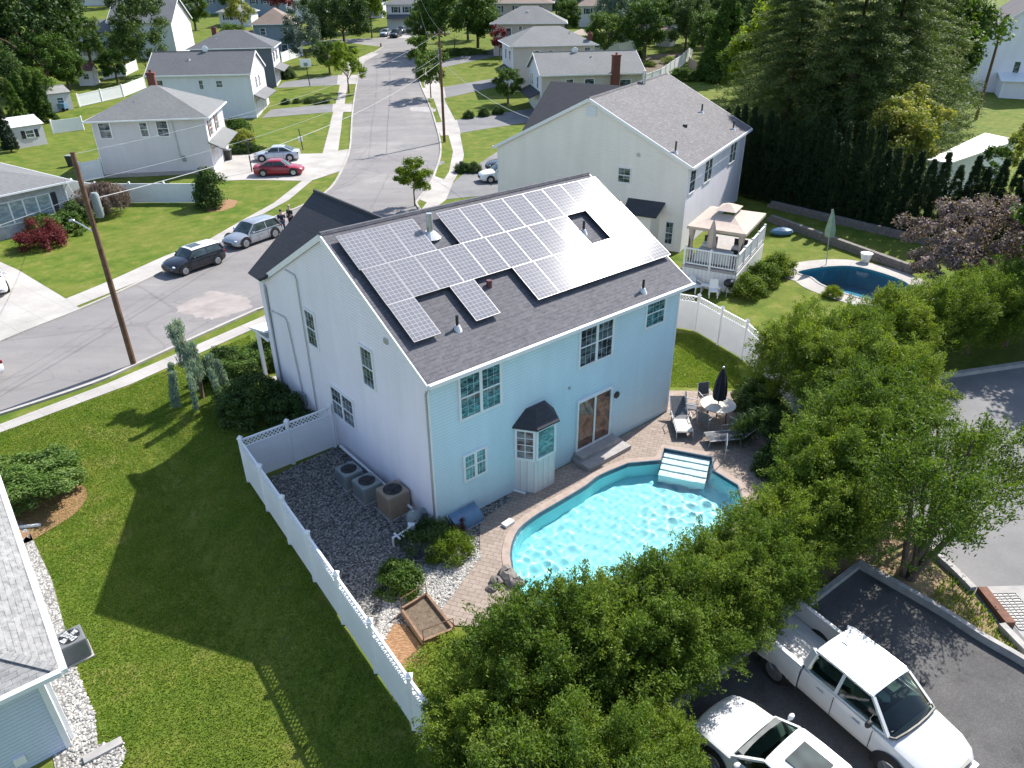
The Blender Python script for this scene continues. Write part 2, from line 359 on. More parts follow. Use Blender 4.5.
def quads(name,V,mat):
    N=len(V)//4; me=bpy.data.meshes.new(name)
    me.vertices.add(len(V)); me.vertices.foreach_set('co',V.astype(np.float32).ravel())
    me.loops.add(4*N); me.loops.foreach_set('vertex_index',np.arange(4*N,dtype=np.int32))
    me.polygons.add(N); me.polygons.foreach_set('loop_start',np.arange(0,4*N,4,dtype=np.int32)); me.polygons.foreach_set('loop_total',np.full(N,4,np.int32))
    me.materials.append(mat); me.update(calc_edges=True); me.validate(); return me
def blob_clumps(n,rx,ry,rz,cz,r,shell=.55,bottom=-.5,lump=.22):
    out=[]; ph=[random.uniform(0,6.3) for _ in range(6)]
    while len(out)<n:
        d=unit(1)[0]
        if d[2]<bottom: continue
        k=shell+(1-shell)*random.random()**.5
        th=math.atan2(d[1],d[0]); l=1+lump*(math.sin(3*th+ph[0])*.4+math.sin(5*th+ph[1]+3*d[2])*.35+math.sin(4*d[2]+ph[2])*.35)+random.uniform(-.08,.08)
        out.append((d[0]*rx*k*l,d[1]*ry*k*l,cz+d[2]*rz*k*l,r*random.uniform(.7,1.25)))
    return out
def plumes(name,clumps,shoots,per,leaf,mat,length,cz,aspect=.34,up=.55,spread=.10,wild=.38):
    C=np.array(clumps,float); n=len(C)*shoots; c=np.repeat(C,shoots,axis=0)
    ax=(c[:,:3]-np.array([0,0,cz]))*np.array([1,1,.8]); ax/=np.linalg.norm(ax,axis=1)[:,None]+1e-6
    ax=ax+np.array([0,0,up])+RNG.normal(size=(n,3))*wild; ax/=np.linalg.norm(ax,axis=1)[:,None]
    L=length*(.55+.9*RNG.random((n,1))); s0=c[:,:3]+RNG.normal(size=(n,3))*c[:,3:4]*.55-ax*L*.45
    N=n*per; A=np.repeat(ax,per,axis=0); U=RNG.random((N,1))**.8; P0=np.repeat(s0,per,axis=0)+A*np.repeat(L,per,axis=0)*U-np.array([0,0,.10])*U*U
    pos=P0+RNG.normal(size=(N,3))*(spread*(1.1-.75*U)+.012)
    t=A*.75+RNG.normal(size=(N,3))*.55; t/=np.linalg.norm(t,axis=1)[:,None]
    nr=np.array([0,0,.7])+RNG.normal(size=(N,3))*.55+A*.15; b=np.cross(nr,t); b/=np.linalg.norm(b,axis=1)[:,None]+1e-9; nn=np.cross(t,b)
    Ls=leaf*(.65+.7*RNG.random((N,1))); W=Ls*aspect
    V=np.stack([pos+t*Ls*.5,pos+b*W*.5+nn*Ls*.06,pos-t*Ls*.5,pos-b*W*.5+nn*Ls*.06],1).reshape(-1,3)
    return quads(name,V,mat)
def carglass(name,tint):
    m,nt,b,o=newmat(name)
    fr=nd(nt,'ShaderNodeFresnel'); fr.inputs[0].default_value=1.5
    tr=nd(nt,'ShaderNodeBsdfTransparent'); tr.inputs[0].default_value=c4(tint)
    gl=nd(nt,'ShaderNodeBsdfGlossy'); gl.inputs['Roughness'].default_value=.02
    ms=nd(nt,'ShaderNodeMixShader'); nt.links.new(fr.outputs[0],ms.inputs[0]); nt.links.new(tr.outputs[0],ms.inputs[1]); nt.links.new(gl.outputs[0],ms.inputs[2]); nt.links.new(ms.outputs[0],o.inputs[0]); MATS[name]=m
BARK=None
def trunk_mesh(name,h,r,limbs,spread,lean=(0,0)):
    mb=MB(); top=Vector((lean[0],lean[1],h)); mid=Vector((lean[0]*.4,lean[1]*.4+.04,h*.5))
    mb.tube([(0,0,-.1),(0,0,.15),mid,top],[r*1.35,r,r*.8,r*.45],8)
    for i in range(limbs):
        a=2*math.pi*i/limbs+random.uniform(-.4,.4); z0=h*random.uniform(.45,.95); b=Vector((lean[0]*z0/h,lean[1]*z0/h,z0))
        e=b+Vector((math.cos(a)*spread*.8,math.sin(a)*spread*.8,spread*random.uniform(.5,.9)))
        m=b.lerp(e,.5)+Vector((0,0,.1*spread)); mb.tube([b,m,e],[r*.5,r*.33,r*.12],6)
    return mb.mesh(name,MATS['bark'],40)
def tree(name,label,cat,loc,crown,trunk,scale=1,rz=None,group=None):
    t=thing(name,label,cat,loc,random.uniform(0,6.28) if rz is None else rz,group)
    t.scale=(scale,)*3 if isinstance(scale,(int,float)) else scale
    if trunk: link('trunk',trunk,t)
    link('crown',crown,t); return t
def shrub(name,label,loc,me,scale,rz=None,group=None,cat='shrub'):
    o=link(name,me,None,loc,random.uniform(0,6.28) if rz is None else rz); o.scale=(scale,)*3 if isinstance(scale,(int,float)) else scale
    return tag(o,label,cat,group)
# ------------------------------------------------------------------ palette
SHADOW_AZ=None
plain('bark',(.12,.085,.06),.9,.35,6,bmp=.6); plain('trim',(.78,.78,.78),.45,.04); plain('vinyl',(.80,.80,.81),.4,.04,2)
plain('gutter',(.74,.75,.77),.4,.05); plain('metal_grey',(.42,.44,.46),.4,.1,metal=.6); plain('dark_metal',(.03,.03,.033),.45,.2); plain('black',(.015,.015,.016),.5,.2)
plain('galv',(.5,.52,.54),.35,.1,metal=.7); plain('lead',(.62,.63,.65),.5,.1); plain('chimney_brick',(.16,.055,.042),.9,.3,14)
plain('terracotta',(.30,.12,.06),.8); plain('pole_wood',(.135,.072,.042),.9,.35,3,bmp=.5); plain('timber',(.22,.135,.085),.85,.3,6); plain('timber_pale',(.36,.27,.2),.85,.25,6)
plain('tan_fabric',(.46,.375,.315),.9,.1,4); plain('navy_fabric',(.012,.014,.025),.9,.3); plain('mesh_fabric',(.11,.115,.125),.8,.15,8); plain('beige_fabric',(.60,.55,.48),.85,.1,5)
plain('stone',(.19,.17,.155),.9,.3,7,bmp=.8); plain('kerb_stone',(.36,.345,.33),.9,.2,3,bmp=.4); plain('rust',(.15,.065,.04),.85,.3,6); plain('rubber',(.014,.014,.015),.75,.2)
plain('alloy',(.42,.43,.45),.3,.1,metal=.8); plain('shutter',(.02,.022,.028),.6); plain('maroon',(.13,.045,.05),.7); plain('brown_door',(.30,.10,.05),.6,.25,3)
plain('blue_cover',(.10,.2,.32),.35,.2,3); plain('ac_tan',(.30,.235,.17),.6,.1,8); plain('ac_dark',(.15,.155,.16),.5,.1,6); plain('ac_grey',(.23,.26,.26),.6,.1,8); plain('ac_light',(.50,.51,.52),.5,.1)
plain('white_plastic',(.8,.8,.8),.4,.04); plain('skin',(.5,.32,.24),.6,.05); plain('hair',(.03,.02,.015),.7); plain('hair_pale',(.4,.33,.24),.7); plain('denim',(.04,.055,.10),.8); plain('navy_cloth',(.018,.02,.035),.85)
plain('red_lens',(.3,.01,.01),.25); plain('head_lens',(.75,.78,.8),.12); plain('interior_cream',(.45,.42,.36),.6); plain('dark_cloth',(.02,.02,.02),.85)
siding('blue_siding',(.66,.83,.90)); siding('white_siding',(.92,.87,.93)); siding('cream_siding',(.95,.87,.79)); siding('greige_siding',(.57,.52,.48)); siding('grey_siding',(.67,.635,.66)); siding('bluegrey_siding',(.22,.28,.36)); siding('palegrey_siding',(.78,.785,.84)); siding('slate_siding',(.10,.125,.16)); siding('paleblue_siding',(.58,.66,.80)); siding('pink_siding',(.52,.44,.40))
siding('white_board',(.76,.76,.76),.25,True)
shingle('roof_main',(.088,.088,.104),(.112,.110,.128),(.145,.140,.156)); shingle('roof_wing',(.045,.047,.058),(.06,.06,.072),(.05,.052,.06),.2,.5); shingle('roof_cream',(.135,.13,.137),(.20,.19,.192),(.105,.10,.11),.19,.5); shingle('roof_grey',(.14,.145,.152),(.165,.17,.178),(.185,.19,.197)); shingle('roof_dark',(.095,.10,.112),(.115,.12,.132),(.13,.135,.145)); shingle('roof_brown',(.235,.165,.125),(.29,.21,.165),(.25,.2,.17)); shingle('roof_pale',(.20,.20,.20),(.28,.28,.275),(.36,.355,.345)); shingle('roof_light',(.165,.17,.172),(.20,.205,.207),(.215,.22,.22)); shingle('roof_purple',(.12,.10,.115),(.15,.125,.14),(.14,.12,.13)); shingle('roof_maroon',(.2,.10,.10),(.24,.12,.12),(.22,.13,.13))
glass('window_glass'); glass('teal_glass',(.03,.075,.085),(.12,.33,.35),.05,3.5); glass('car_glass',(.02,.03,.03),(.05,.075,.07),.04,1.2); plain('interior_grey',(.16,.17,.165),.8,.2,4); plain('interior_dark',(.035,.036,.038),.8,.2,4); carglass('car_glass_green',(.42,.56,.50)); glass('curtain_glass',(.22,.28,.31),(.38,.44,.46),.1,2)
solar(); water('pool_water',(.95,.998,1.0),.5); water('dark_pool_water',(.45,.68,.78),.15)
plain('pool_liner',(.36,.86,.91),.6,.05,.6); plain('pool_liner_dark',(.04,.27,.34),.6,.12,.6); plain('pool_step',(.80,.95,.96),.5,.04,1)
plain('coping',(.34,.265,.225),.85,.15,4,bmp=.3); plain('tile',(.05,.10,.15),.3,.2,8); plain('coping_grey',(.33,.31,.30),.85,.15,4)
paint('paint_white',(.80,.80,.80)); paint('paint_red',(.32,.012,.03)); paint('paint_silver',(.42,.44,.47),.3,.6); paint('paint_bluesilver',(.50,.54,.60),.3,.3); paint('paint_navy',(.012,.014,.022)); paint('paint_charcoal',(.03,.033,.04)); paint('paint_pickup',(.62,.62,.61))
leafmat('leaf_near',(.046,.088,.012),(.120,.190,.022),(.25,.30,.056),.38); leafmat('leaf_dark',(.027,.058,.016),(.060,.108,.027),(.125,.175,.05),.27); leafmat('leaf_mid',(.032,.070,.012),(.068,.130,.022),(.125,.19,.036),.32); leafmat('leaf_lime',(.08,.13,.012),(.16,.225,.022),(.26,.32,.04),.42); leafmat('leaf_yellow',(.10,.14,.03),(.21,.25,.05),(.42,.36,.11),.35); leafmat('leaf_purple',(.07,.048,.055),(.17,.125,.13),(.36,.28,.28),.25); leafmat('leaf_red',(.07,.010,.014),(.14,.022,.03),(.20,.05,.05),.25); leafmat('needle',(.036,.066,.022),(.080,.125,.038),(.18,.22,.07),.28); leafmat('needle_blue',(.05,.085,.06),(.11,.16,.12),(.19,.25,.17),.15); leafmat('cedar',(.10,.15,.13),(.22,.29,.24),(.38,.45,.36),.2); leafmat('arbor',(.012,.026,.010),(.022,.044,.015),(.042,.072,.022),.15); leafmat('leaf_hedge',(.05,.10,.016),(.10,.18,.03),(.26,.34,.12),.28); leafmat('grass_blade',(.085,.165,.018),(.145,.225,.028),(.27,.29,.07),.4)
GR={k:ground_mat('ground_'+k,k) for k in 'grass asphalt lot drive concrete paver gravel pebble mulch soil verge'.split()}
# ------------------------------------------------------------------ pool outline (needed for the hole in the lawn)
pool_px=[(511,560),(516,535),(532,519),(560,502),(585,487),(600,476),(628,464),(661,461),(663,448),(712,458),(713,470),(737,484)]
pool_w=[G(*p) for p in pool_px[:7]]
steps_w=[G(*p) for p in ((661,461),(664,449),(712,458),(713,471))]
rest_w=[G(738,486),Vector((7.9,20.2,0)),Vector((6.1,18.4,0)),Vector((3.9,16.9,0)),Vector((1.6,15.9,0)),Vector((.25,16.4,0))]
curve_a=smooth_line([rest_w[-1]]+pool_w,5)[5:]
curve_b=smooth_line(rest_w+[pool_w[0]],5)[:-1]
POOL=curve_a+steps_w+curve_b
area=sum(POOL[i].x*POOL[(i+1)%len(POOL)].y-POOL[(i+1)%len(POOL)].x*POOL[i].y for i in range(len(POOL)))
if area<0: POOL=POOL[::-1]
npc=Vector((19.8,42.4,0)); NP=smooth_line([tuple(npc+(Vector((a_,b_,0))-npc)*.86)[:2] for a_,b_ in [(17.55,43.35),(17.9,43.9),(20.1,44.7),(22.4,44.5),(24.3,41.6),(23.6,38.6),(20.8,38.2),(18.6,40.8),(18.2,42.6)]],4,True)
na=sum(NP[i].x*NP[(i+1)%len(NP)].y-NP[(i+1)%len(NP)].x*NP[i].y for i in range(len(NP)))
if na<0: NP=NP[::-1]
# ------------------------------------------------------------------ ground, streets, walks
sheet('ground',[(-900,-80),(900,-80),(900,1600),(-900,1600)],0,GR['grass'],holes=[POOL,NP],world=True)
road_left=smooth_line([G(*p) for p in ((-120,398),(0,342),(82,309),(140,283),(200,253),(262,223),(307,204),(330,189),(342,170),(350,148),(352,118),(356,88),(360,70),(368,57),(383,47))],4)
cross_up=[G(*p) for p in ((350,43),(250,47),(250,43),(345,39),(384,38),(402,37),(421,39))]
road_right=smooth_line([G(*p) for p in ((421,42),(416,57),(418,75),(422,88),(428,102),(436,125),(441,150),(434,176),(427,189),(416,203))],4)+smooth_line([G(416,203),Vector((-6.6,54)),Vector((-8.4,47.5)),Vector((-10.6,42.6)),G(256,311)],5)[1:]+smooth_line([G(*p) for p in ((256,311),(200,336),(137,365),(92,384.5),(0,415),(-120,452))],3)[1:]
sheet('road',road_left+cross_up+road_right,.006,GR['asphalt'],world=True)
sheet('road',[(-120,398),(-120,452),(-500,590),(-500,520)],.006,GR['asphalt'])
kerb('kerb',road_left,.18,.10,GR['concrete']); kerb('kerb',road_right,.18,.10,GR['concrete'])
# darker and reddish repair patches in the asphalt
plain('patch_dark',(.185,.18,.18),.9,.25,1.5); plain('patch_red',(.285,.250,.238),.9,.2,.9); plain('patch_pale',(.33,.315,.305),.9,.2,2)
for px,mm in (([(178,312),(190,301),(214,291),(240,296),(252,305),(232,315),(208,319)],'patch_red'),([(400,145),(416,144),(417,149),(401,150)],'patch_dark'),([(406,160),(440,161),(438,166),(407,165)],'patch_dark'),([(412,107),(433,108),(433,112),(413,111)],'patch_pale')):
    sheet('road_patch',[p+Vector((random.uniform(-.22,.22),random.uniform(-.22,.22),0)) for p in smooth_line([G(*q) for q in px],7,True)],.011,MATS[mm],world=True)
CON=GR['concrete']
sheet('sidewalk',[(66,299),(110,281),(163,257),(210,239),(243,220),(274,203),(302,181),(318,164),(323,152),(331,120),(338,95),(341,77),(346,64),(372,52),(379,54),(352,68),(349,77),(346,95),(342,120),(338,152),(330,168),(314,179),(289,200),(258,217),(224,240),(185,262),(128,286),(75,307)],.022,CON)
sheet('sidewalk',[(-120,463),(0,424.5),(107,384),(256,319.5),(300,300),(306,306),(256,328),(132,384),(0,433),(-120,472)],.022,CON)
sheet('sidewalk',[(424,85),(434,100),(441,120),(449,137),(453,152),(449,172),(440,186),(421,210),(400,240),(414,246),(437,207),(452,184),(461,169),(464,155),(460,134),(456,122),(446,103),(440,87),(438,72),(424,72)],.022,CON)
sheet('driveway',[(-90,300),(0,262),(18,270),(66,299),(82,310),(0,342.5),(-90,378)],.016,CON)
sheet('driveway',[(200,182),(245,180),(302,181),(314,180),(341,171),(350,149),(323,153.5),(258,155),(236,152),(213,172)],.026,CON)
sheet('driveway',[(262,118),(271,109.5),(333,104),(332,112)],.016,GR['drive']); sheet('driveway',[(332,112),(333,104),(354,104),(352.5,112)],.028,CON)
sheet('driveway',[(277,88),(284,82),(338,75),(337,85)],.016,GR['drive']); sheet('driveway',[(337,85),(338,75),(358,75),(356,84)],.028,CON)
sheet('driveway',[(446,199.5),(452,184),(462,175),(500,150),(530,150),(520,188),(480,196)],.016,GR['drive']); sheet('driveway',[(420,200),(434,176),(453,183),(446,200),(437,207)],.027,CON)
sheet('driveway',[(456,120),(541,107),(541,120),(491,128),(461,133)],.016,GR['drive']); sheet('driveway',[(435,123),(457,120),(461,134),(441,136)],.028,CON)
sheet('driveway',[(444,87),(514,75),(514,83),(446,98)],.016,GR['drive']); sheet('driveway',[(421,88),(444,87),(446,98),(427,99)],.028,CON)
sheet('driveway',[(440,61),(492,49),(497,56),(440,68)],.016,GR['drive'])
sheet('driveway',[(378,38),(384,30),(424,30),(418,38)],.016,CON)
# right side: car park, verge with low stone kerbs, lane
lot=[G(*p) for p in ((600,760),(655,722),(857,568),(1023,665),(1200,770))]+[Vector((18,5,0)),Vector((2,5,0)),Vector((-1,9,0))]
sheet('parking_lot',lot,.012,GR['lot'],world=True)
lane=[G(*p) for p in ((935,379),(1023,366),(1300,330))]+[Vector((40,14,0))]+[G(*p) for p in ((1140,720),(1023,652),(1000,628),(972,592),(950,570),(925,550))]+[Vector((13.6,23,0)),Vector((17,28.5,0))]
sheet('lane',lane,.014,GR['drive'],world=True)
sheet('verge',[G(857,568),G(1023,665),G(1150,742),G(1140,720),G(1023,652),G(1000,628),G(972,592),G(950,570),G(925,550)]+[Vector((13.6,23,0)),Vector((12.6,25,0)),Vector((9,18.6,0)),Vector((3,13.6,0)),Vector((2.6,12.4,0))],.008,GR['verge'],world=True)
stone=MATS['kerb_stone']
kerb('kerb',smooth_line([G(655,722),G(760,643),G(857,568)],4),.16,.18,stone); kerb('kerb',smooth_line([G(858,567),G(930,608),G(980,640),G(1023,665),G(1150,742)],4),.16,.26,stone)
kerb('kerb',smooth_line([G(925,548),G(950,570),G(972,592)],5),.2,.2,stone); kerb('kerb',[G(1000,628),G(1023,652),G(1140,722)],.2,.2,stone); kerb('kerb',smooth_line([G(935,379),G(1023,366),G(1200,340)],4),.25,.2,stone)
# storm drain
t=thing('storm_drain','grey bar grate with a rusty curb inlet beside the stone edged verge','storm drain',G(997,612),math.atan2(*(G(1000,628)-G(972,592)).yx))
L=(G(1000,628)-G(972,592)).length
MB().box(-L/2,L/2,-.12,.16,0,.2).build('curb_inlet',MATS['rust'],t,loc=(-.12,-.03,0))
mb=MB().box(-L/2-.3,L/2+.5,.15,1.45,.0,.022); mb.build('apron',MATS['patch_pale'],t)
g=MB(); g.box(-L/2,L/2,.2,.24,.022,.05); g.box(-L/2,L/2,.96,1.0,.022,.05)
for i in range(14):
    x=-L/2+L*i/13; g.box(x-.02,x+.02,.24,.96,.022,.05)
for j in range(3): g.box(-L/2,L/2,.4+.16*j,.42+.16*j,.022,.047)
g.build('grate',MATS['patch_pale'],t)
MB().box(-L/2+.02,L/2-.02,.24,.96,.0225,.028).build('sump',MATS['dark_metal'],t)
# ------------------------------------------------------------------ back yard surfaces
patio=[G(*p) for p in ((668,391),(742,392))]+[Vector((11.3,25.5,0)),Vector((10.2,22,0)),Vector((8.7,19.3,0)),Vector((6.4,17.2,0)),Vector((3.9,15.9,0)),Vector((1.4,14.9,0)),Vector((-.3,15.1,0)),Vector((-1.7,15.2,0))]+[G(*p) for p in ((440,612),(463,580),(480,556),(480,520),(500,498))]+[Vector((1.0,22.2,0)),Vector((6.6,26.9,0))]
sheet('patio',patio,.03,GR['paver'],holes=[POOL],world=True)
kerb('coping',[Vector(p) for p in offset(POOL,-.15,True)],.28,.05,MATS['coping'],True); kerb('pool_edge',[Vector(p) for p in offset(POOL,.005,True)],.05,.055,MATS['tile'],True,-.16)
gr=[G(270,478),G(337,447),G(441,529),G(500,498),G(480,520),G(480,556),G(463,580),G(440,612),G(425,630),G(395,625),G(376,642)]
sheet('gravel_bed',gr+[G(345,600)],.02,GR['gravel'],world=True)
sheet('pebble_bed',[(441,529),(470,512),(505,494),(512,500),(485,518),(460,541)],.034,GR['gravel'])
sheet('pebble_bed',[(372,637),(385,600),(425,566),(470,540),(482,556),(463,581),(440,612),(418,600),(398,615),(385,640)],.024,GR['pebble'])
sheet('mulch_bed',[(376,641),(398,614),(432,662),(440,700),(415,695)],.026,GR['mulch'])
# stones lying on the gravel (nobody could count them)
def pip(x,y,poly):
    c=False; n=len(poly)
    for i in range(n):
        a,b=poly[i],poly[(i+1)%n]
        if (a[1]>y)!=(b[1]>y) and x<(b[0]-a[0])*(y-a[1])/(b[1]-a[1])+a[0]: c=not c
    return c
def stones(name,poly,n,r,cols,label):
    xs=[p[0] for p in poly]; ys=[p[1] for p in poly]; mb=MB(); k=0
    while k<n:
        x,y=random.uniform(min(xs),max(xs)),random.uniform(min(ys),max(ys))
        if not pip(x,y,poly): continue
        k+=1; s=r*random.uniform(.6,1.4); a=random.uniform(0,3.1); M=Matrix.Translation((x,y,.025+gz(x,y)))@Matrix.Rotation(a,4,'Z')@Matrix.Diagonal((s*1.3,s*.85,s*.75,1))
        vs=[M@Vector(v) for v in ((1,0,.1),(0,1,0),(-1,0,.1),(0,-1,0),(.15,.1,1),(.5,.6,.7),(-.5,.5,.65),(-.55,-.5,.7),(.5,-.55,.65))]
        mb.add(vs,[(0,1,5),(1,2,6),(2,3,7),(3,0,8),(5,1,6),(6,2,7),(7,3,8),(8,0,5),(4,5,6),(4,6,7),(4,7,8),(4,8,5)],random.randrange(len(cols)))
    o=mb.build(name,cols); tag(o,label,'gravel',None,'stuff')
for i,c in enumerate(((.07,.068,.064),(.15,.145,.14),(.25,.24,.228),(.34,.325,.30),(.47,.45,.42))): plain('stone_%d'%i,c,.8,.15,20)
ST=[MATS['stone_%d'%i] for i in range(5)]
stones('gravel_stones',[(p.x,p.y) for p in gr],5200,.035,ST[:4],'loose grey stones covering the yard beside the house wall')
stones('pebble_stones',[(p.x,p.y) for p in [G(*q) for q in ((374,637),(385,600),(425,566),(470,540),(482,556),(463,581),(440,612),(418,600),(398,615),(385,640))]],2600,.04,ST[2:],'pale river pebbles around the raised garden bed')
sheet('mulch_bed',smooth_line([G(*q) for q in ((-10,535),(20,545),(50,530),(76,513),(87,497),(84,487),(70,482),(40,480),(-10,490))],4,True),.02,GR['mulch'],world=True)
sheet('pebble_bed',[(20,520),(30,533),(52,580),(72,655),(84,690),(95,715),(98,745),(122,742),(127,752),(120,768),(100,790),(60,790),(40,700)],.02,GR['pebble'])
stones('pebble_stones',[(p.x,p.y) for p in [G(*q) for q in ((66,660),(72,655),(84,690),(95,715),(98,745),(122,742),(127,752),(120,768),(100,790),(70,770))]],900,.04,ST[2:],'white pebbles in the strip beside the house cut by the left edge')
# ------------------------------------------------------------------ the pool
def basin(name,poly,depth,mat,wlevel,wmat,label,zt=.02):
    mb=MB(); n=len(poly); c=sum((Vector(p) for p in poly),Vector())/n
    low=[c+(Vector(p)-c)*.955 for p in poly]
    vs=[(p.x,p.y,zt) for p in poly]+[(p.x,p.y,-depth) for p in low]
    mb.add(vs,[(i,(i+1)%n,(i+1)%n+n,i+n) for i in range(n)]); mb.add([(p.x,p.y,-depth) for p in low],[])
    tr=tessellate_polygon([[Vector((p.x,p.y,0)) for p in low]]); mb.add([(p.x,p.y,-depth) for p in low],[tuple(t) for t in tr])
    root=thing(name,label,'pool',(0,0,0))
    o=mb.build('basin',mat,root); bm=bmesh.new(); bm.from_mesh(o.data); bmesh.ops.remove_doubles(bm,verts=bm.verts[:],dist=1e-4); bmesh.ops.recalc_face_normals(bm,faces=bm.faces[:]); bm.to_mesh(o.data); bm.free()
    w=MB(); tr=tessellate_polygon([[Vector((p.x,p.y,0)) for p in poly]]); w.add([(p.x,p.y,wlevel) for p in poly],[tuple(t) for t in tr]); w.build('water',wmat,root)
    return root
glasswater('clear_water')
proot=basin('swimming_pool',POOL,.95,MATS['pool_liner'],-.05,MATS['pool_water'],'turquoise curved swimming pool in the paved patio behind the blue house')
def wavy(poly,z,step=.045):
    xs=[p.x for p in poly]; ys=[p.y for p in poly]; x0,y0=min(xs)-step,min(ys)-step; nx=int((max(xs)-x0)/step)+2; ny=int((max(ys)-y0)/step)+2
    rs=np.random.default_rng(3); W=[(rs.uniform(0,6.28),rs.uniform(.16,.70),rs.uniform(0,6.28)) for _ in range(34)]
    X,Y=np.meshgrid(x0+step*np.arange(nx),y0+step*np.arange(ny)); Zs=np.zeros_like(X)
    for a,l,ph in W: Zs+=WAVE*l**1.5*np.sin((X*math.cos(a)+Y*math.sin(a))*2*math.pi/l+ph)
    Zs*=.45+.75*(.5+.5*np.sin(X*.9+1.3*np.sin(Y*.7)+.5))*(.6+.4*np.sin(Y*1.1-X*.5))
    pl=[(p.x,p.y) for p in poly]; keep={}; mb=MB(); fs=[]
    ins=[[pip(X[j,i],Y[j,i],pl) for i in range(nx)] for j in range(ny)]
    for j in range(ny-1):
        for i in range(nx-1):
            if any((ins[j][i],ins[j][i+1],ins[j+1][i],ins[j+1][i+1])):
                f=[]
                for a,b in ((j,i),(j,i+1),(j+1,i+1),(j+1,i)):
                    if (a,b) not in keep: keep[(a,b)]=len(mb.v); mb.v.append((X[a,b],Y[a,b],z+Zs[a,b]))
                    f.append(keep[(a,b)])
                mb.f.append(f); mb.m.append(0)
    return mb
WAVE=.0052
w_old=[c for c in proot.children if c.name.startswith('water')][0]; bpy.data.objects.remove(w_old)
wob=wavy(POOL,-.06).build('water',MATS['clear_water'],proot,180); wob.cycles.is_caustics_caster=True
for c in proot.children:
    if c.name.startswith('basin'): c.cycles.is_caustics_receiver=True
u=(steps_w[2]-steps_w[1]).normalized(); vdir=Vector((u.y,-u.x,0)); wd=(steps_w[2]-steps_w[1]).length
for i in range(4):
    M=Matrix(((u.x,vdir.x,0,steps_w[1].x),(u.y,vdir.y,0,steps_w[1].y),(0,0,1,0),(0,0,0,1)))
    ov=.0 if i<2 else .0
    m=MB(); m.box(.06,wd-.06,.03+.36*i,.39+.36*i,-.94,-.09-.085*i,0,M); m.build('step',MATS['pool_step'],proot).cycles.is_caustics_receiver=True
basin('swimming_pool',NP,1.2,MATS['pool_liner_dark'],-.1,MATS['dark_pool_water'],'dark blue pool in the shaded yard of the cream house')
dk=offset(NP,-1.3,True)
sheet('pool_deck',dk,.02,CON,holes=[NP],world=True)
kerb('coping',[Vector(p) for p in offset(NP,-.08,True)],.16,.05,MATS['coping_grey'],True)

# ------------------------------------------------------------------ houses
def fpos(face,L,W):
    # (s,d,z) -> local xyz, d outward
    return {'F':lambda s,d,z:(s,-d,z),'K':lambda s,d,z:(s,W+d,z),'L':lambda s,d,z:(-d,s,z),'R':lambda s,d,z:(L+d,s,z)}[face]
def fbox(mb,fp,s0,s1,d0,d1,z0,z1,m=0):
    a=fp(s0,d0,z0); b=fp(s1,d1,z1); lo=[min(p,q) for p,q in zip(a,b)]; hi=[max(p,q) for p,q in zip(a,b)]
    return mb.box(lo[0],hi[0],lo[1],hi[1],lo[2],hi[2],m)
def window(par,fp,s,z,w,h,cols=1,gl='window_glass',grid=(3,4),name='window',shut=None,fr=.07,frm='trim'):
    """s,z = left-bottom; cols sashes side by side"""
    t=fr; mb=MB()
    fbox(mb,fp,s-t,s+w+t,0,.06,z-t,z); fbox(mb,fp,s-t,s+w+t,0,.06,z+h,z+h+t)
    for k in range(cols+1):
        x=s+w*k/cols; e=t*1.6 if 0<k<cols else t
        fbox(mb,fp,(x-e if k==0 else x-e/2),(x+e if k==cols else x+e/2) if 0<k<cols else (x if k==0 else x+e),0,.058,z,z+h)
    cw=w/cols
    for k in range(cols):
        x0=s+cw*k+.02; x1=s+cw*(k+1)-.02
        if grid:
            fbox(mb,fp,x0,x1,.02,.05,z+h/2-.022,z+h/2+.022)
            for i in range(1,grid[0]):
                x=x0+(x1-x0)*i/grid[0]; fbox(mb,fp,x-.0035,x+.0035,.02,.034,z,z+h)
            for j in range(1,grid[1]):
                if j*2==grid[1]: continue
                y=z+h*j/grid[1]; fbox(mb,fp,x0,x1,.02,.033,y-.0035,y+.0035)
    f=mb.build(name,MATS[frm],par)
    p=MB(); fbox(p,fp,s+.003,s+w-.003,.006,.03,z+.003,z+h-.003); p.build('pane',MATS[gl],f)
    if shut:
        for q in (s-t-.42,s+w+t+.04):
            b=MB(); fbox(b,fp,q,q+.38,.0,.04,z-.05,z+h+.05)
            for k in range(7): fbox(b,fp,q+.05,q+.33,.04,.052,z+h*k/7+.02,z+h*k/7+.1)
            b.build('shutter',MATS[shut],par)
    return f
def garage(par,fp,s,w,h,mat='trim',z=0):
    mb=MB(); fbox(mb,fp,s,s+w,.0,.04,z,z+h)
    for j in range(4):
        for i in range(4): fbox(mb,fp,s+.1+i*(w-.1)/4,s+(i+1)*(w-.1)/4,.04,.055,z+.08+j*h/4,z+h/4*(j+1)-.06)
    return mb.build('garage_door',MATS[mat],par)
def door(par,fp,s,z,w=.95,h=2.05,mat='maroon'):
    mb=MB(); fbox(mb,fp,s-.08,s,0,.06,z,z+h+.08); fbox(mb,fp,s+w,s+w+.08,0,.06,z,z+h+.08); fbox(mb,fp,s,s+w,0,.06,z+h,z+h+.08); f=mb.build('door_frame',MATS['trim'],par)
    p=MB(); fbox(p,fp,s+.002,s+w-.002,.004,.035,z,z+h-.002); p.build('door',MATS[mat],f)
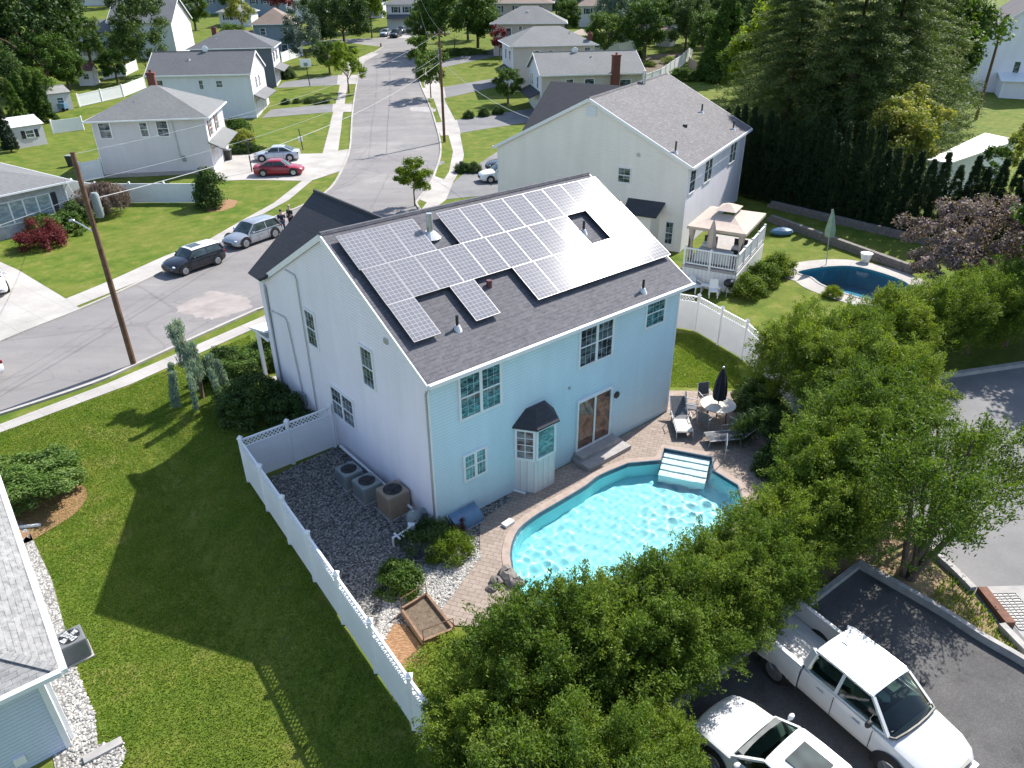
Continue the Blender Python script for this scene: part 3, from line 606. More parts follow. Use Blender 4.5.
def gable_roof(par,L,W,he,hr,ox0,ox1,oy,mat,t=.16,yr=None):
    """ridge along x"""
    yr=W/2 if yr is None else yr
    sf=(hr-he)/yr; sk=(hr-he)/(W-yr)
    mb=MB(); U=.1
    mb.slab([(-ox0,-oy,he-oy*sf+U),(L+ox1,-oy,he-oy*sf+U),(L+ox1,yr,hr+U),(-ox0,yr,hr+U)],t)
    mb.slab([(-ox0,yr,hr+U-.002),(L+ox1,yr,hr+U-.002),(L+ox1,W+oy,he-oy*sk+U),(-ox0,W+oy,he-oy*sk+U)],t)
    mb.tube([(-ox0,yr,hr+U-.03),(L+ox1,yr,hr+U-.03)],.1,6)
    return mb.build('roof',mat,par)
def hip_roof(par,L,W,he,hr,o,mat,inset=None,ylong=False):
    inset=W/2 if inset is None else inset
    a=[(-o,-o),(L+o,-o),(L+o,W+o),(-o,W+o)]
    if ylong: r=[(L/2,inset),(L/2,W-inset)]
    else: r=[(inset,W/2),(L-inset,W/2)]
    mb=MB(); z0=he-.02; t=.14
    A=[(x,y,z0) for x,y in a]; B=[(x,y,z0+t) for x,y in a]; Rg=[(x,y,hr) for x,y in r]
    vs=A+B+Rg
    fs=[(3,2,1,0)]+[(i,(i+1)%4,(i+1)%4+4,i+4) for i in range(4)]
    if ylong: fs+=[(4,5,8),(5,6,9,8),(6,7,9),(7,4,8,9)]
    else: fs+=[(4,5,9,8),(5,6,9),(6,7,8,9),(7,4,8)]
    mb.add(vs,fs); rf=mb.build('roof',mat,par)
    g=MB(); q=.07
    for i in range(4):
        p0=Vector(A[i])+Vector((0,0,.06)); p1=Vector(A[(i+1)%4])+Vector((0,0,.06)); d=(p1-p0).normalized(); nn=Vector((d.y,-d.x,0))
        g.bar(p0+nn*.055-d*.05,p1+nn*.055+d*.05,.1,.12)
    g.build('gutter',MATS['gutter'],par)
    return rf
def gable_walls(par,L,W,he,hr,mats,base=None,yr=None):
    yr=W/2 if yr is None else yr
    """mats: F,R,K,L walls"""
    vs=[(0,0,-.6),(L,0,-.6),(L,W,-.6),(0,W,-.6),(0,0,he),(L,0,he),(L,W,he),(0,W,he),(0,yr,hr),(L,yr,hr)]
    mb=MB(); mb.add(vs,[(0,1,5,4)],0); mb.add(vs,[(1,2,6,9,5)],1); mb.add(vs,[(2,3,7,6)],2); mb.add(vs,[(3,0,4,8,7)],3)
    return mb.build('wall',[MATS[m] for m in mats],par)
def hip_walls(par,L,W,he,mats):
    vs=[(0,0,-.6),(L,0,-.6),(L,W,-.6),(0,W,-.6),(0,0,he),(L,0,he),(L,W,he),(0,W,he)]
    mb=MB()
    for i,(a,b) in enumerate(((0,1),(1,2),(2,3),(3,0))): mb.add(vs,[(a,b,b+4,a+4)],i)
    return mb.build('wall',[MATS[m] for m in mats],par)
def chimney(par,x,y,z0,z1,w=.7,d=.55):
    mb=MB().box(x-w/2,x+w/2,y-d/2,y+d/2,z0,z1-.15).box(x-w/2-.06,x+w/2+.06,y-d/2-.06,y+d/2+.06,z1-.15,z1); mb.cyl((x,y),.13,z1,z1+.25,10)
    return mb.build('chimney',MATS['chimney_brick'],par)
def vent_pipe(par,p,h=.5,r=.05,mat='dark_metal',flash=True):
    mb=MB(); mb.cyl((p[0],p[1]),r,p[2]-.1,p[2]+h,10); o=mb.build('vent_pipe',MATS[mat],par)
    if flash: MB().cyl((p[0],p[1]),r*3.6,p[2]-.12,p[2]+.1,12,r*1.6).build('flashing',MATS['lead'],o)
    return o
def dish(par,p,r=.35):
    mb=MB(); mb.ball((p[0],p[1],p[2]+.45),r,14,6,(1,.25,1)); mb.tube([(p[0],p[1],p[2]-.1),(p[0],p[1]+.05,p[2]+.4)],.03,6); return mb.build('satellite_dish',MATS['trim'],par)
def corner_boards(par,L,W,he,mat='trim'):
    for x,y in ((0,0),(L,0),(L,W),(0,W)): MB().box(x-.03,x+.03,y-.03,y+.03,-.3,he-.05).build('corner_board',MATS[mat],par)
# ---- the main house
ML,MW,MHE,MHR=11.9,11.65,5.7,8.85
MYAW=R(39.87); MO=Vector((-2.547,19.335,0))
H=thing('house','two storey house with pale blue rear wall and solar panels on its dark shingle roof','house',MO,MYAW)
gable_walls(H,ML,MW,MHE,MHR,['blue_siding','white_siding','white_siding','white_siding'])
rf=gable_roof(H,ML,MW,MHE,MHR,.05,.62,.12,MATS['roof_main'],.14)
corner_boards(H,ML,MW,MHE)
F=fpos('F',ML,MW); Lf=fpos('L',ML,MW)
sl=(MHR-MHE)/(MW/2)
g=MB(); g.box(-.06,ML+.66,-.27,-.125,MHE-.09,MHE+.045); g.build('gutter',MATS['trim'],H)
for x in (-.075,ML+.645):
    g=MB()
    for y0,z0,y1,z1 in ((-.14,MHE-.03,MW/2,MHR+.06),(MW+.14,MHE-.03,MW/2,MHR+.06)): g.bar((x,y0,z0-.07),(x,y1,z1-.07),.05,.2)
    g.build('rake_board',MATS['trim'],H)
soff=MB(); soff.slab([(ML+.0,-.1,MHE-.06),(ML+.62,-.1,MHE-.06),(ML+.62,MW/2,MHR-.06),(ML,MW/2,MHR-.06)],.02); soff.build('soffit',MATS['trim'],H)
window(H,F,1.18,3.99,1.62,1.5,2,'teal_glass'); window(H,F,6.47,4.04,1.66,1.5,2); window(H,F,9.99,4.53,1.05,1.04,1,'teal_glass'); window(H,F,1.24,1.56,.86,.93,2,'teal_glass')
window(H,Lf,7.35,4.14,.74,1.38); window(H,Lf,3.24,4.11,.73,1.42); window(H,Lf,5.12,1.63,1.64,1.17,2)
# sliding patio door, reflections of the red patio painted into its glass colour
sd=MB()
for a,b in ((6.42,6.5),(7.33,7.41),(8.22,8.3)): fbox(sd,F,a,b,0,.075,.45,2.52)
fbox(sd,F,6.42,8.3,0,.08,2.52,2.62); fbox(sd,F,6.42,8.3,0,.09,.39,.45)
sd=sd.build('sliding_door',MATS['trim'],H)
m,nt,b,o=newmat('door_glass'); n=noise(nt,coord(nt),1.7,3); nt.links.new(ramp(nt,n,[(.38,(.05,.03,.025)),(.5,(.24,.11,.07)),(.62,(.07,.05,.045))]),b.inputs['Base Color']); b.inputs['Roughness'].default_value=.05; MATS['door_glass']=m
p=MB(); fbox(p,F,6.503,7.327,.012,.04,.453,2.517); fbox(p,F,7.413,8.217,.012,.03,.453,2.517); p.build('pane',MATS['door_glass'],sd)
st=MB(); st.box(6.25,8.6,-.95,-.005,-.05,.2); st.box(6.35,8.45,-.5,-.006,.2,.38); st.build('door_steps',MATS['coping_grey'],H)
# bay window with a dark hood roof and a lower skirt
bx0,bx1,bd=3.42,4.8,.6
by=MB(); pl=[(bx0,-.001),(bx0+.45,-bd),(bx1+.0,-bd),(bx1+.32,-.001)]
by.prism(pl,.0,2.75); bay=by.build('bay_window',MATS['white_board'],H)
br=MB(); ez=2.74; pr=[(bx0-.12,-.001),(bx0+.4,-bd-.14),(bx1+.06,-bd-.14),(bx1+.46,-.001)]
tp=[(bx0+.5,-.001),(bx0+.75,-.22),(bx1-.15,-.22),(bx1-.0,-.001)]
vs=[(x,y,ez) for x,y in pr]+[(x,y,ez+.06) for x,y in pr]+[(x,y,3.3) for x,y in tp]
br.add(vs,[(3,2,1,0),(0,1,5,4),(1,2,6,5),(2,3,7,6),(4,5,9,8),(5,6,10,9),(6,7,11,10),(8,9,10,11)]); br.build('bay_roof',MATS['roof_wing'],bay)
for (xa,ya),(xb,yb),gl,gd in (((bx0,0),(bx0+.45,-bd),'window_glass',(2,4)),((bx0+.45,-bd),(bx1,-bd),'teal_glass',None),((bx1,-bd),(bx1+.32,0),'window_glass',None)):
    d=Vector((xb-xa,yb-ya,0)); ln=d.length; d/=ln; nn=Vector((d.y,-d.x,0))
    fp=lambda s,dd,z,xa=xa,ya=ya,d=d,nn=nn:(xa+d.x*s+nn.x*dd,ya+d.y*s+nn.y*dd,z)
    fm=MB(); pn=MB()
    def qb(mb,s0,s1,d0,d1,z0,z1): mb.add([fp(s,q,z) for z in (z0,z1) for q in (d0,d1) for s in (s0,s1)],[(0,1,5,4),(2,6,7,3),(0,4,6,2),(1,3,7,5),(4,5,7,6),(0,2,3,1)])
    qb(fm,.0,.09,.002,.04,1.42,2.73); qb(fm,ln-.09,ln,.002,.04,1.42,2.73); qb(fm,.09,ln-.09,.002,.04,2.62,2.73); qb(fm,.09,ln-.09,.002,.05,1.42,1.52)
    if gd:
        qb(fm,ln/2-.012,ln/2+.012,.02,.035,1.52,2.62)
        for j in (1,2,3): qb(fm,.09,ln-.09,.02,.034,1.52+1.1*j/4-.012,1.52+1.1*j/4+.012)
    fo=fm.build('window',MATS['trim'],bay); qb(pn,.092,ln-.092,.004,.02,1.522,2.618); pn.build('pane',MATS[gl],fo)
# small fittings on the walls
o=MB(); o.tube([(8.6,-.0,2.09),(8.6,-.05,2.09)],.14,16); o.build('wall_ornament',MATS['dark_metal'],H)
MB().tube([(6.0,0,3.35),(6.0,-.06,3.35)],.05,10).build('wall_vent',MATS['galv'],H)
MB().box(-.06,-.005,2.08,2.28,6.25,6.42).build('wall_vent',MATS['galv'],H)
MB().box(ML-.02,ML+.12,.1,.25,2.2,2.4).build('flood_light',MATS['dark_metal'],H)
MB().tube([(-.05,9.3,6.73),(-.05,8.45,6.73),(-.05,8.36,6.6),(-.05,8.34,.2)],.026,6).build('conduit',MATS['galv'],H)
MB().tube([(-.05,11.45,4.35),(-.05,10.1,4.5),(-.05,9.9,4.35),(-.05,9.5,1.2),(-.05,9.5,.1)],.026,6).build('conduit',MATS['galv'],H)
MB().box(-.12,-.01,9.3,9.6,.75,1.3).build('meter_box',MATS['ac_grey'],H)
MB().tube([(-.06,-.1,MHE-.1),(-.05,.05,MHE-.4),(-.05,.05,.1)],.04,6).build('downspout',MATS['metal_grey'],H)
MB().tube([(-.06,MW+.1,MHE-.1),(-.05,MW-.06,MHE-.4),(-.05,MW-.06,.1)],.04,6).build('downspout',MATS['metal_grey'],H)
MB().tube([(ML+.05,-.1,MHE-.1),(ML+.05,.08,MHE-.4),(ML+.05,.08,.1)],.035,6).build('downspout',MATS['trim'],H)
MB().tube([(-.2,1.2,.35),(-.2,6.3,.35)],.05,8).build('white_conduit',MATS['white_plastic'],H)
# roof pipes
def rp(s,t): 
    c=math.cos(math.atan(sl)); return (s,t*c-.0,MHE+.12+t*math.sin(math.atan(sl)))
vent_pipe(H,rp(2.08,1.4),.45); vent_pipe(H,rp(10.0,.3),.45); vent_pipe(H,rp(9.75,3.7),.45)
MB().cyl(rp(4.25,2.6)[:2],.1,rp(4.25,2.6)[2]-.1,rp(4.25,2.6)[2]+.2,10).build('vent_pipe',MATS['maroon'],H)
vent_pipe(H,rp(3.62,5.45),.75,.11,'galv')
# front wing with its own gable roof on the street side
ws,wh,wz,wdp=3.0,3.3,8.58,.4
wv=[(ws-wh+.2,MW-.6,0),(ws+wh-.2,MW-.6,0),(ws+wh-.2,MW+wdp,0),(ws-wh+.2,MW+wdp,0)]
w=MB(); zz=5.9; pts=[(ws-wh+.2,0),(ws+wh-.2,0),(ws+wh-.2,zz-.05),(ws,wz-.12),(ws-wh+.2,zz-.05)]
w.add([(x,MW-.01,z) for x,z in pts]+[(x,MW+wdp,z) for x,z in pts],[(0,1,2,3,4),(9,8,7,6,5)]+[(i,i+5,(i+1)%5+5,(i+1)%5) for i in range(5)]); w.build('front_wall',MATS['white_siding'],H)
w=MB(); yb=MW/2+1.0; ye=MW+wdp+.25
def mainz(y): return MHR+.1-(y-MW/2)*sl
yv0=MW/2+(MHR+.1-wz-.1)/sl
for sg in (-1,1):
    ez=wz-(wz-5.9)*1.03; ex=ws+sg*wh*1.03
    yv=MW/2+(MHR+.1-ez)/sl
    w.slab([(ws,yv0-.1,wz+.02),(ws,ye,wz+.02),(ex,ye,ez+.02),(ex,min(yv,ye-.2)-.3,ez+.02)],.13)
w.tube([(ws,yv0,wz+.02),(ws,ye,wz+.02)],.08,6)
w.build('front_roof',MATS['roof_wing'],H)
# porch at the front corner
pc=MB(); pc.box(-.2,2.2,MW+.4,MW+2.0,2.75,2.9); pc.slab([(-.3,MW+.3,3.3),(2.4,MW+.3,3.3),(2.4,MW+2.1,2.9),(-.3,MW+2.1,2.9)],.08); pr=pc.build('porch_roof',MATS['trim'],H)
for x in (-.1,2.05): MB().box(x,x+.14,MW+1.8,MW+1.94,.15,2.76).build('porch_post',MATS['trim'],H)
MB().box(-.3,2.4,MW+.35,MW+2.1,-.1,.16).build('porch_floor',MATS['coping_grey'],H)
# ---- solar panels on the rear slope
th=math.atan(sl); Msl=Matrix.Translation((0,-.0,MHE+.12))@Matrix.Rotation(th,4,'X')
def panel_mesh():
    fr=MB(); cell=MB(); a,b=.0,.04
    fr.box(0,1.005,0,.013,.0,.04); fr.box(0,1.005,1.605,1.618,0,.04); fr.box(0,.013,.013,1.605,0,.04); fr.box(.992,1.005,.013,1.605,0,.04)
    cell.box(.013,.992,.013,1.605,.01,.036)
    return fr.mesh('panel_frame',MATS['alloy_frame']),cell.mesh('cells',MATS['solar_cell'])
plain('alloy_frame',(.27,.27,.29),.4,.05,metal=.3)
pf,pcells=panel_mesh()
SHIFT=-.12
rows=[(4.68,[.25,1.26,2.27]+[4.28+1.022*i for i in range(8)]),(3.055,[.3+1.015*i for i in range(9)]+[.3+1.015*9+1.06+1.015*i for i in range(2)]),(1.43,[.31,2.72]+[5.43+1.012*i for i in range(7)])]
desc={0:'top row',1:'middle row',2:'lowest row'}
k=0
for ri,(t,ss) in enumerate(rows):
    for ci,s in enumerate(ss):
        # each module is a thing resting on the roof
        M=Matrix.Translation(MO)@Matrix.Rotation(MYAW,4,'Z')@Msl@Matrix.Translation((s+.02,t+SHIFT,.13))@Matrix.Rotation(R(random.uniform(-.25,.25)),4,'X')@Matrix.Rotation(R(random.uniform(-.3,.3)),4,'Y')
        o=link('solar_panel',None); o.matrix_world=M; o.empty_display_size=.2
        nth=['first','second','third','fourth','fifth','sixth','seventh','eighth','ninth','tenth','eleventh'][ci]
        tag(o,'solar panel in the %s on the dark roof, %s from the white gable'%(desc[ri],nth),'solar panel','solar panels on the roof of the blue house')
        f=link('frame',pf,o); link('cells',pcells,o)
        rl=MB().box(.1,.9,.3,.34,-.125,-.002).box(.1,.9,1.25,1.29,-.125,-.002)
        if ri==0 and ci==0: railm=rl.mesh('mount_rail',MATS['dark_metal'])
        link('mount_rail',railm,o)
# ---- generic gabled house
def ghouse(name,label,loc,yaw,L,W,he,hr,walls,roof,ov=(.3,.3,.3),win=(),yr=None,cb=True):
    t=thing(name,label,'house',loc,yaw)
    gable_walls(t,L,W,he,hr,walls,yr=yr); gable_roof(t,L,W,he,hr,ov[0],ov[1],ov[2],MATS[roof],yr=yr)
    g=MB(); sf=(hr-he)/(yr or W/2); z=he-ov[2]*sf
    g.box(-ov[0]-.02,L+ov[1]+.02,-ov[2]-.14,-ov[2]-.005,z-.1,z+.07); g.box(-ov[0]-.02,L+ov[1]+.02,W+ov[2]+.005,W+ov[2]+.14,z-.1,z+.07); g.build('gutter',MATS['gutter'],t)
    g=MB(); y2=yr or W/2
    for x in (-ov[0]-.03,L+ov[1]+.03):
        g=MB()
        for ya,yb in ((-ov[2],y2),(W+ov[2],y2)): g.bar((x,ya,z),(x,yb,hr+.02),.05,.2)
        g.build('rake_board',MATS['trim'],t)
    if cb: corner_boards(t,L,W,he)
    for wdef in win: window(t,fpos(wdef[0],L,W),*wdef[1:6],**(wdef[6] if len(wdef)>6 else {}))
    return t
def hhouse(name,label,loc,yaw,L,W,he,hr,walls,roof,o=.45,win=(),inset=None,ylong=False):
    t=thing(name,label,'house',loc,yaw); hip_walls(t,L,W,he,walls); hip_roof(t,L,W,he,hr,o,MATS[roof],inset,ylong); corner_boards(t,L,W,he)
    for wdef in win: window(t,fpos(wdef[0],L,W),*wdef[1:6],**(wdef[6] if len(wdef)>6 else {}))
    return t
G4={'grid':(2,4)}; NG={'grid':None}
# cream neighbour
CL,CW,CHE,CHR=14.6,14.0,5.7,9.2
cr=ghouse('house','cream sided two storey house with a mottled grey gable roof and raised deck',(11.3,47.4,0),R(60.3),CL,CW,CHE,CHR,['white_siding','cream_siding','cream_siding','cream_siding'],'roof_cream',(.12,.4,.25),
  [('L',3.87,4.2,.85,.9,1,{'grid':(2,4)}),('F',.5,3.8,1.2,1.45,1,G4),('F',3.8,3.75,1.7,1.5,2,G4),('F',10.2,3.8,1.7,1.4,2,G4),('L',.62,.5,.5,1.45,1,G4)])
fl=fpos('L',CL,CW)
o=MB(); o.prism([(-.001,1.6),(-.9,1.9),(-.9,3.3),(-.001,3.6)],0,2.5); bay2=o.build('bay_window',MATS['cream_siding'],cr)
o=MB(); o.slab([(-.002,1.3,3.2),(-.002,3.9,3.2),(-1.25,3.75,2.5),(-1.25,1.45,2.5)],.1); o.build('bay_roof',MATS['roof_wing'],bay2)
MB().tube([(-.08,3.4,6.05),(.0,3.4,6.05)],.12,10).build('wall_vent',MATS['galv'],cr)
MB().box(-.05,.0,6.5,7.2,8.2,8.8).build('gable_vent',MATS['palegrey_siding'],cr)
# cream front wing
cs,ch2,cz,cdp=9.6,4.6,8.85,.5
csl=(CHR-CHE)/(CW/2)
w=MB(); yv0=CW/2+(CHR+.1-cz)/csl; ye=CW+cdp+.2
for sg in (-1,1):
    ez=cz-(2.9)*1.02; ex=cs+sg*ch2*1.02; yv=CW/2+(CHR+.1-ez)/csl
    w.slab([(cs,yv0-.1,cz+.04),(cs,ye,cz+.04),(ex,ye,ez+.04),(ex,min(yv,ye-.2)-.3,ez+.04)],.13)
w.build('front_roof',MATS['roof_wing'],cr)
zz=cz-2.9; pts=[(cs-ch2+.2,0),(cs+ch2-.2,0),(cs+ch2-.2,zz),(cs,cz-.12),(cs-ch2+.2,zz)]
w=MB(); w.add([(x,CW-.01,z) for x,z in pts]+[(x,CW+cdp,z) for x,z in pts],[(0,1,2,3,4),(9,8,7,6,5)]+[(i,i+5,(i+1)%5+5,(i+1)%5) for i in range(5)]); w.build('front_wall',MATS['cream_siding'],cr)
def crp(x,y,up=.0):
    return (x,y,CHE+.1+(y if y<CW/2 else CW-y)*csl)
def cw2l(px,py,z):
    p=G(px,py,z)-Vector((11.3,47.4,0)); a=R(60.3); return (p.x*math.cos(a)+p.y*math.sin(a),-p.x*math.sin(a)+p.y*math.cos(a))
for (px,py,z,h,r,m) in ((643,92,8.6,.9,.13,'galv'),(702,109,7.4,.6,.06,'dark_metal'),(675,138,7.3,.7,.06,'dark_metal'),(738,124,6.4,.6,.06,'dark_metal'),(686,117,7.6,.15,.16,'dark_metal')):
    x,y=cw2l(px,py,z); x=min(max(x,.4),CL-.3); y=min(max(y,.4),CW-.4); vent_pipe(cr,crp(x,y),h,r,m,r<.1)
# bi-level grey house
a=G(106,178); b=G(215,173); d=b-a; yw=math.atan2(d.y,d.x)
gh=hhouse('house','light grey hip roofed house beyond the white fence with a garage facing right',a,yw,d.length,9.0,5.0,7.4,['grey_siding','white_siding','grey_siding','grey_siding'],'roof_light',.45,
  [('F',.55,3.55,.95,1.3,1,G4),('F',4.05,3.6,.62,1.15,1,G4),('F',5.5,3.55,.95,1.3,1,G4),('R',1.3,3.2,1.0,1.3,1,{'shut':'maroon','grid':(2,4)}),('R',4.6,3.2,1.0,1.3,1,{'shut':'maroon','grid':(2,4)})],inset=4.6)
gl=d.length; fr_=fpos('R',gl,9.0)
o=MB(); o.slab([(gl-.0,-.2,2.9),(gl+1.3,-.3,2.25),(gl+1.3,8.2,2.25),(gl,8.1,2.9)],.12); o.build('pent_roof',MATS['roof_light'],gh)
garage(gh,fr_,.8,2.5,2.0); garage(gh,fr_,4.4,2.5,2.0); chimney(gh,4.2,6.8,6,8.3); vent_pipe(gh,(3.5,2.2,5.9),.5,.06,'galv')
MB().tube([(6.9,-.04,4.9),(7.0,-.05,1.5)],.03,6).build('conduit',MATS['galv'],gh); MB().box(7.1,7.4,-.12,0,1.2,1.7).build('meter_box',MATS['ac_grey'],gh)
o=MB(); o.box(-.05,gl+.05,-.05,0,-.3,.35); o.build('foundation',MATS['coping_grey'],gh)
# white gabled house behind it
a=G(158,121); b=G(257,118); d=b-a; yw=math.atan2(d.y,d.x)
wh=ghouse('house','white sided house with a dark slate gable roof and satellite dish on its ridge',a,yw,d.length,9.2,5.5,7.6,['palegrey_siding','white_siding','white_siding','palegrey_siding'],'roof_dark',(.3,.2,.35),
  [('F',.9,3.7,.75,1.1,1,G4),('F',6.0,3.7,.5,1.0,1,G4),('F',8.1,3.9,.75,.7,1,G4),('R',2.6,3.4,.8,1.3,1,G4),('R',4.6,3.4,.8,1.3,1,G4)])
dish(wh,(6.3,4.5,7.5),.4); vent_pipe(wh,(4.6,2.8,6.8),.4,.08,'galv'); o=MB(); o.slab([(d.length,.3,2.9),(d.length+1.4,.1,2.3),(d.length+1.4,8.6,2.3),(d.length,8.4,2.9)],.12); o.build('pent_roof',MATS['roof_grey'],wh)
garage(wh,fpos('R',d.length,9.2),1,2.5,2.05); garage(wh,fpos('R',d.length,9.2),5,2.5,2.05)
# dark hip roof house
a=G(198,90); b=G(277,87); d=b-a; yw=math.atan2(d.y,d.x)
dh=hhouse('house','dark hip roofed house with slate siding behind the white gabled house',a,yw,d.length,9.0,5.6,7.9,['slate_siding','white_siding','slate_siding','slate_siding'],'roof_dark',.45,
  [('F',4.2,4.7,.9,.6,1,G4),('F',7.2,4.7,.9,.6,1,G4),('R',1.4,3.6,1.0,1.3,1,{'shut':'shutter','grid':(2,4)}),('R',5,3.6,1.0,1.3,1,{'shut':'shutter','grid':(2,4)})])
vent_pipe(dh,(3.6,2.2,6.6),.3,.12,'trim'); chimney(dh,2.5,7.6,6,8.1); garage(dh,fpos('R',d.length,9),1,2.4,2.0); garage(dh,fpos('R',d.length,9),4.6,2.4,2.0)
o=MB(); o.slab([(d.length,.2,2.9),(d.length+1.4,.1,2.3),(d.length+1.4,8.6,2.3),(d.length,8.4,2.9)],.12); o.build('pent_roof',MATS['roof_grey'],dh)
# big white gable house with porch, far left
yw=R(4); nr=G(178,58); BL=11.0; a=nr-Vector((math.cos(yw),math.sin(yw),0))*BL; a.z=gz(a.x,a.y)
bw=ghouse('house','tall white gable ended house with screened porch beside the big dark tree',a,yw,BL,11.5,6.4,10.0,['palegrey_siding','white_siding','white_siding','palegrey_siding'],'roof_grey',(.4,.4,.4),[('F',2.0,4,.9,1.2,1,G4),('F',7,4,.9,1.2,1,G4)])
o=MB(); o.box(-9,-.01,1,9,-.6,4.6); o.build('wing',MATS['palegrey_siding'],bw); o=MB(); o.slab([(-9.4,.5,4.6),(-.01,.5,4.6),(-.01,5,6.5),(-9.4,5,6.5)],.15); o.slab([(-9.4,5.001,6.498),(-.01,5.001,6.498),(-.01,9.5,4.6),(-9.4,9.5,4.6)],.15); o.build('wing_roof',MATS['roof_grey'],bw)
window(bw,lambda s,dd,z:(s,1-dd,z),-7.5,3.0,1.0,1.1); window(bw,lambda s,dd,z:(s,1-dd,z),-4,3.0,1.0,1.1)
o=MB(); o.slab([(-9.2,.99,2.9),(-.5,.99,2.9),(-.5,-3,2.2),(-9.2,-3,2.2)],.12); o.build('porch_roof',MATS['roof_dark'],bw)
o=MB(); o.box(-9,-.6,-2.9,-2.8,.1,.9)
for x in (-9,-7,-5,-3,-.75): o.box(x,x+.15,-2.95,-2.8,.9,2.25)
o.build('porch_rail',MATS['trim'],bw)
# brown hip roof house
a=G(258,58); yw=R(8)
bh=hhouse('house','blue grey house with a brown hip roof near the bend',a,yw,7.2,9.5,5.6,8.2,['bluegrey_siding','slate_siding','bluegrey_siding','bluegrey_siding'],'roof_brown',.5,[('F',1.2,3.9,.9,1.1,1,G4),('F',5.2,3.9,.9,1.1,1,G4),('F',4.6,.6,1.1,1.6,1,NG),('R',2,3.8,1.2,1.2,1,G4)],inset=3.5,ylong=True)
o=MB(); o.box(-4.5,-.01,2,9,-.6,2.9); o.build('side_wing',MATS['bluegrey_siding'],bh); o=MB(); o.slab([(-4.8,1.6,3.0),(-.01,1.6,3.0),(-.01,5.5,4.4),(-4.8,5.5,4.4)],.12); o.slab([(-4.8,5.501,4.398),(-.01,5.501,4.398),(-.01,9.4,3.0),(-4.8,9.4,3.0)],.12); o.build('side_roof',MATS['roof_brown'],bh)
vent_pipe(bh,(3.0,3.2,7.1),.5,.08,'terracotta',False)
# far houses along the top edge
for lab,A,yw,L,W,he,hr,wl,rf,ins in (
 ('small pale grey house with a tan hip roof behind the dark slate roof',(221,27),4,7.5,8,3.2,5.2,'palegrey_siding','roof_pale',None),
 ('blue sided house at the top edge left of the maroon tree',(247,16),2,11,9,4.6,6.6,'bluegrey_siding','roof_grey',None),
 ('white house with a grey hip roof behind the round dark tree',(297,22),-6,5.6,9,4.8,7.0,'white_siding','roof_grey',None),
 ('white two storey house facing down the street with shuttered windows and twin garages',(388,30),-3,9.6,9,5.3,7.6,'white_siding','roof_grey',None),
 ('long house with stone front and shuttered windows at the top beside the big roadside tree',(485,31),-3,15.4,9,5.6,7.6,'pink_siding','roof_brown',None),
 ('pale house at the top edge behind the tall green conifer hedge',(577,27),-2,11,9,4.4,7.0,'palegrey_siding','roof_brown',None),
 ('red roofed row house at the top left corner behind the lawn',(64,6),0,30,9,2.6,4.2,'palegrey_siding','roof_maroon',None)):
    wn=[('F',L*.18,he-1.6,1.0,1.1,1,{'shut':'shutter','grid':(2,2)}),('F',L*.45,he-1.6,1.0,1.1,1,{'shut':'shutter','grid':(2,2)}),('F',L*.74,he-1.6,1.0,1.1,1,{'shut':'shutter','grid':(2,2)})]
    t=hhouse('house',lab,G(*A),R(yw),L,W,he,hr,[wl,wl,wl,wl],rf,.5,wn,ins)
    if 'twin garages' in lab or 'stone front' in lab:
        garage(t,fpos('F',L,W),.7,3.2,2.1); garage(t,fpos('F',L,W),L-4.2,3.2,2.1)
        o=MB(); o.slab([(.2,-.001,3.3),(L-.2,-.001,3.3),(L-.1,-1.6,2.5),(.1,-1.6,2.5)],.12); o.build('pent_roof',MATS['roof_grey'],t)
# right of the street, front to back
a=G(494,56)
t=hhouse('house','pinkish house with a grey hip roof and dark window across from the hedge',a,R(-3),13.0,10,5.4,8.2,['pink_siding','pink_siding','pink_siding','white_siding'],'roof_light',.6,[('F',2.3,3.2,1.0,1.5,1,NG),('F',4.7,4.3,.6,.7,1,NG)])
dish(t,(6.2,3,6.8),.3)
a=G(513,92); b=G(592,89); d=b-a; yw=math.atan2(d.y,d.x)
t=hhouse('house','greige house with a light grey hip roof behind the brown chimney house',a,yw,d.length,10.5,6.1,8.4,['greige_siding','greige_siding','greige_siding','palegrey_siding'],'roof_light',.55,[('F',3.2,4.9,.7,.6,1,NG),('F',5.2,4.9,.7,.6,1,NG),('F',10.6,4.9,.9,.9,1,G4),('L',2,4,1.2,1.3,1,G4),('L',6,4,1.2,1.3,1,G4)],inset=4)
o=MB(); o.slab([(-.001,1,3.0),(-.001,9,3.0),(-1.5,9.2,2.3),(-1.5,.8,2.3)],.12); o.build('pent_roof',MATS['roof_wing'],t); garage(t,fpos('L',d.length,10.5),1.2,2.6,2.0); vent_pipe(t,(9,3,7.4),.4,.08,'galv'); chimney(t,11.6,1.0,5,7.6,.6,.5)
a=G(541,117); b=G(640,113); d=b-a; yw=math.atan2(d.y,d.x)
t=ghouse('house','greige gable house with a maroon brick chimney in front of its roof',a,yw,d.length,9.5,5.1,7.1,['greige_siding','greige_siding','greige_siding','palegrey_siding'],'roof_light',(.3,.3,.35),
  [('F',3.2,3.2,.9,1.2,1,NG),('F',5.6,3.3,1.2,1.1,1,NG),('F',10.2,2.3,1.4,1.9,1,NG),('L',2,3.2,1,1.3,1,G4),('L',6,3.2,1,1.3,1,G4)])
chimney(t,9.4,-.45,0,7.2,.95,.8); dish(t,(5.2,4.6,6.9),.4); vent_pipe(t,(7.1,3.4,6.4),.4,.1,'galv')
o=MB(); o.slab([(-.001,1,2.9),(-.001,8.6,2.9),(-1.5,8.8,2.2),(-1.5,.8,2.2)],.12); o.build('pent_roof',MATS['roof_wing'],t); garage(t,fpos('L',d.length,9.5),1,2.6,1.95); garage(t,fpos('L',d.length,9.5),5,2.6,1.95)
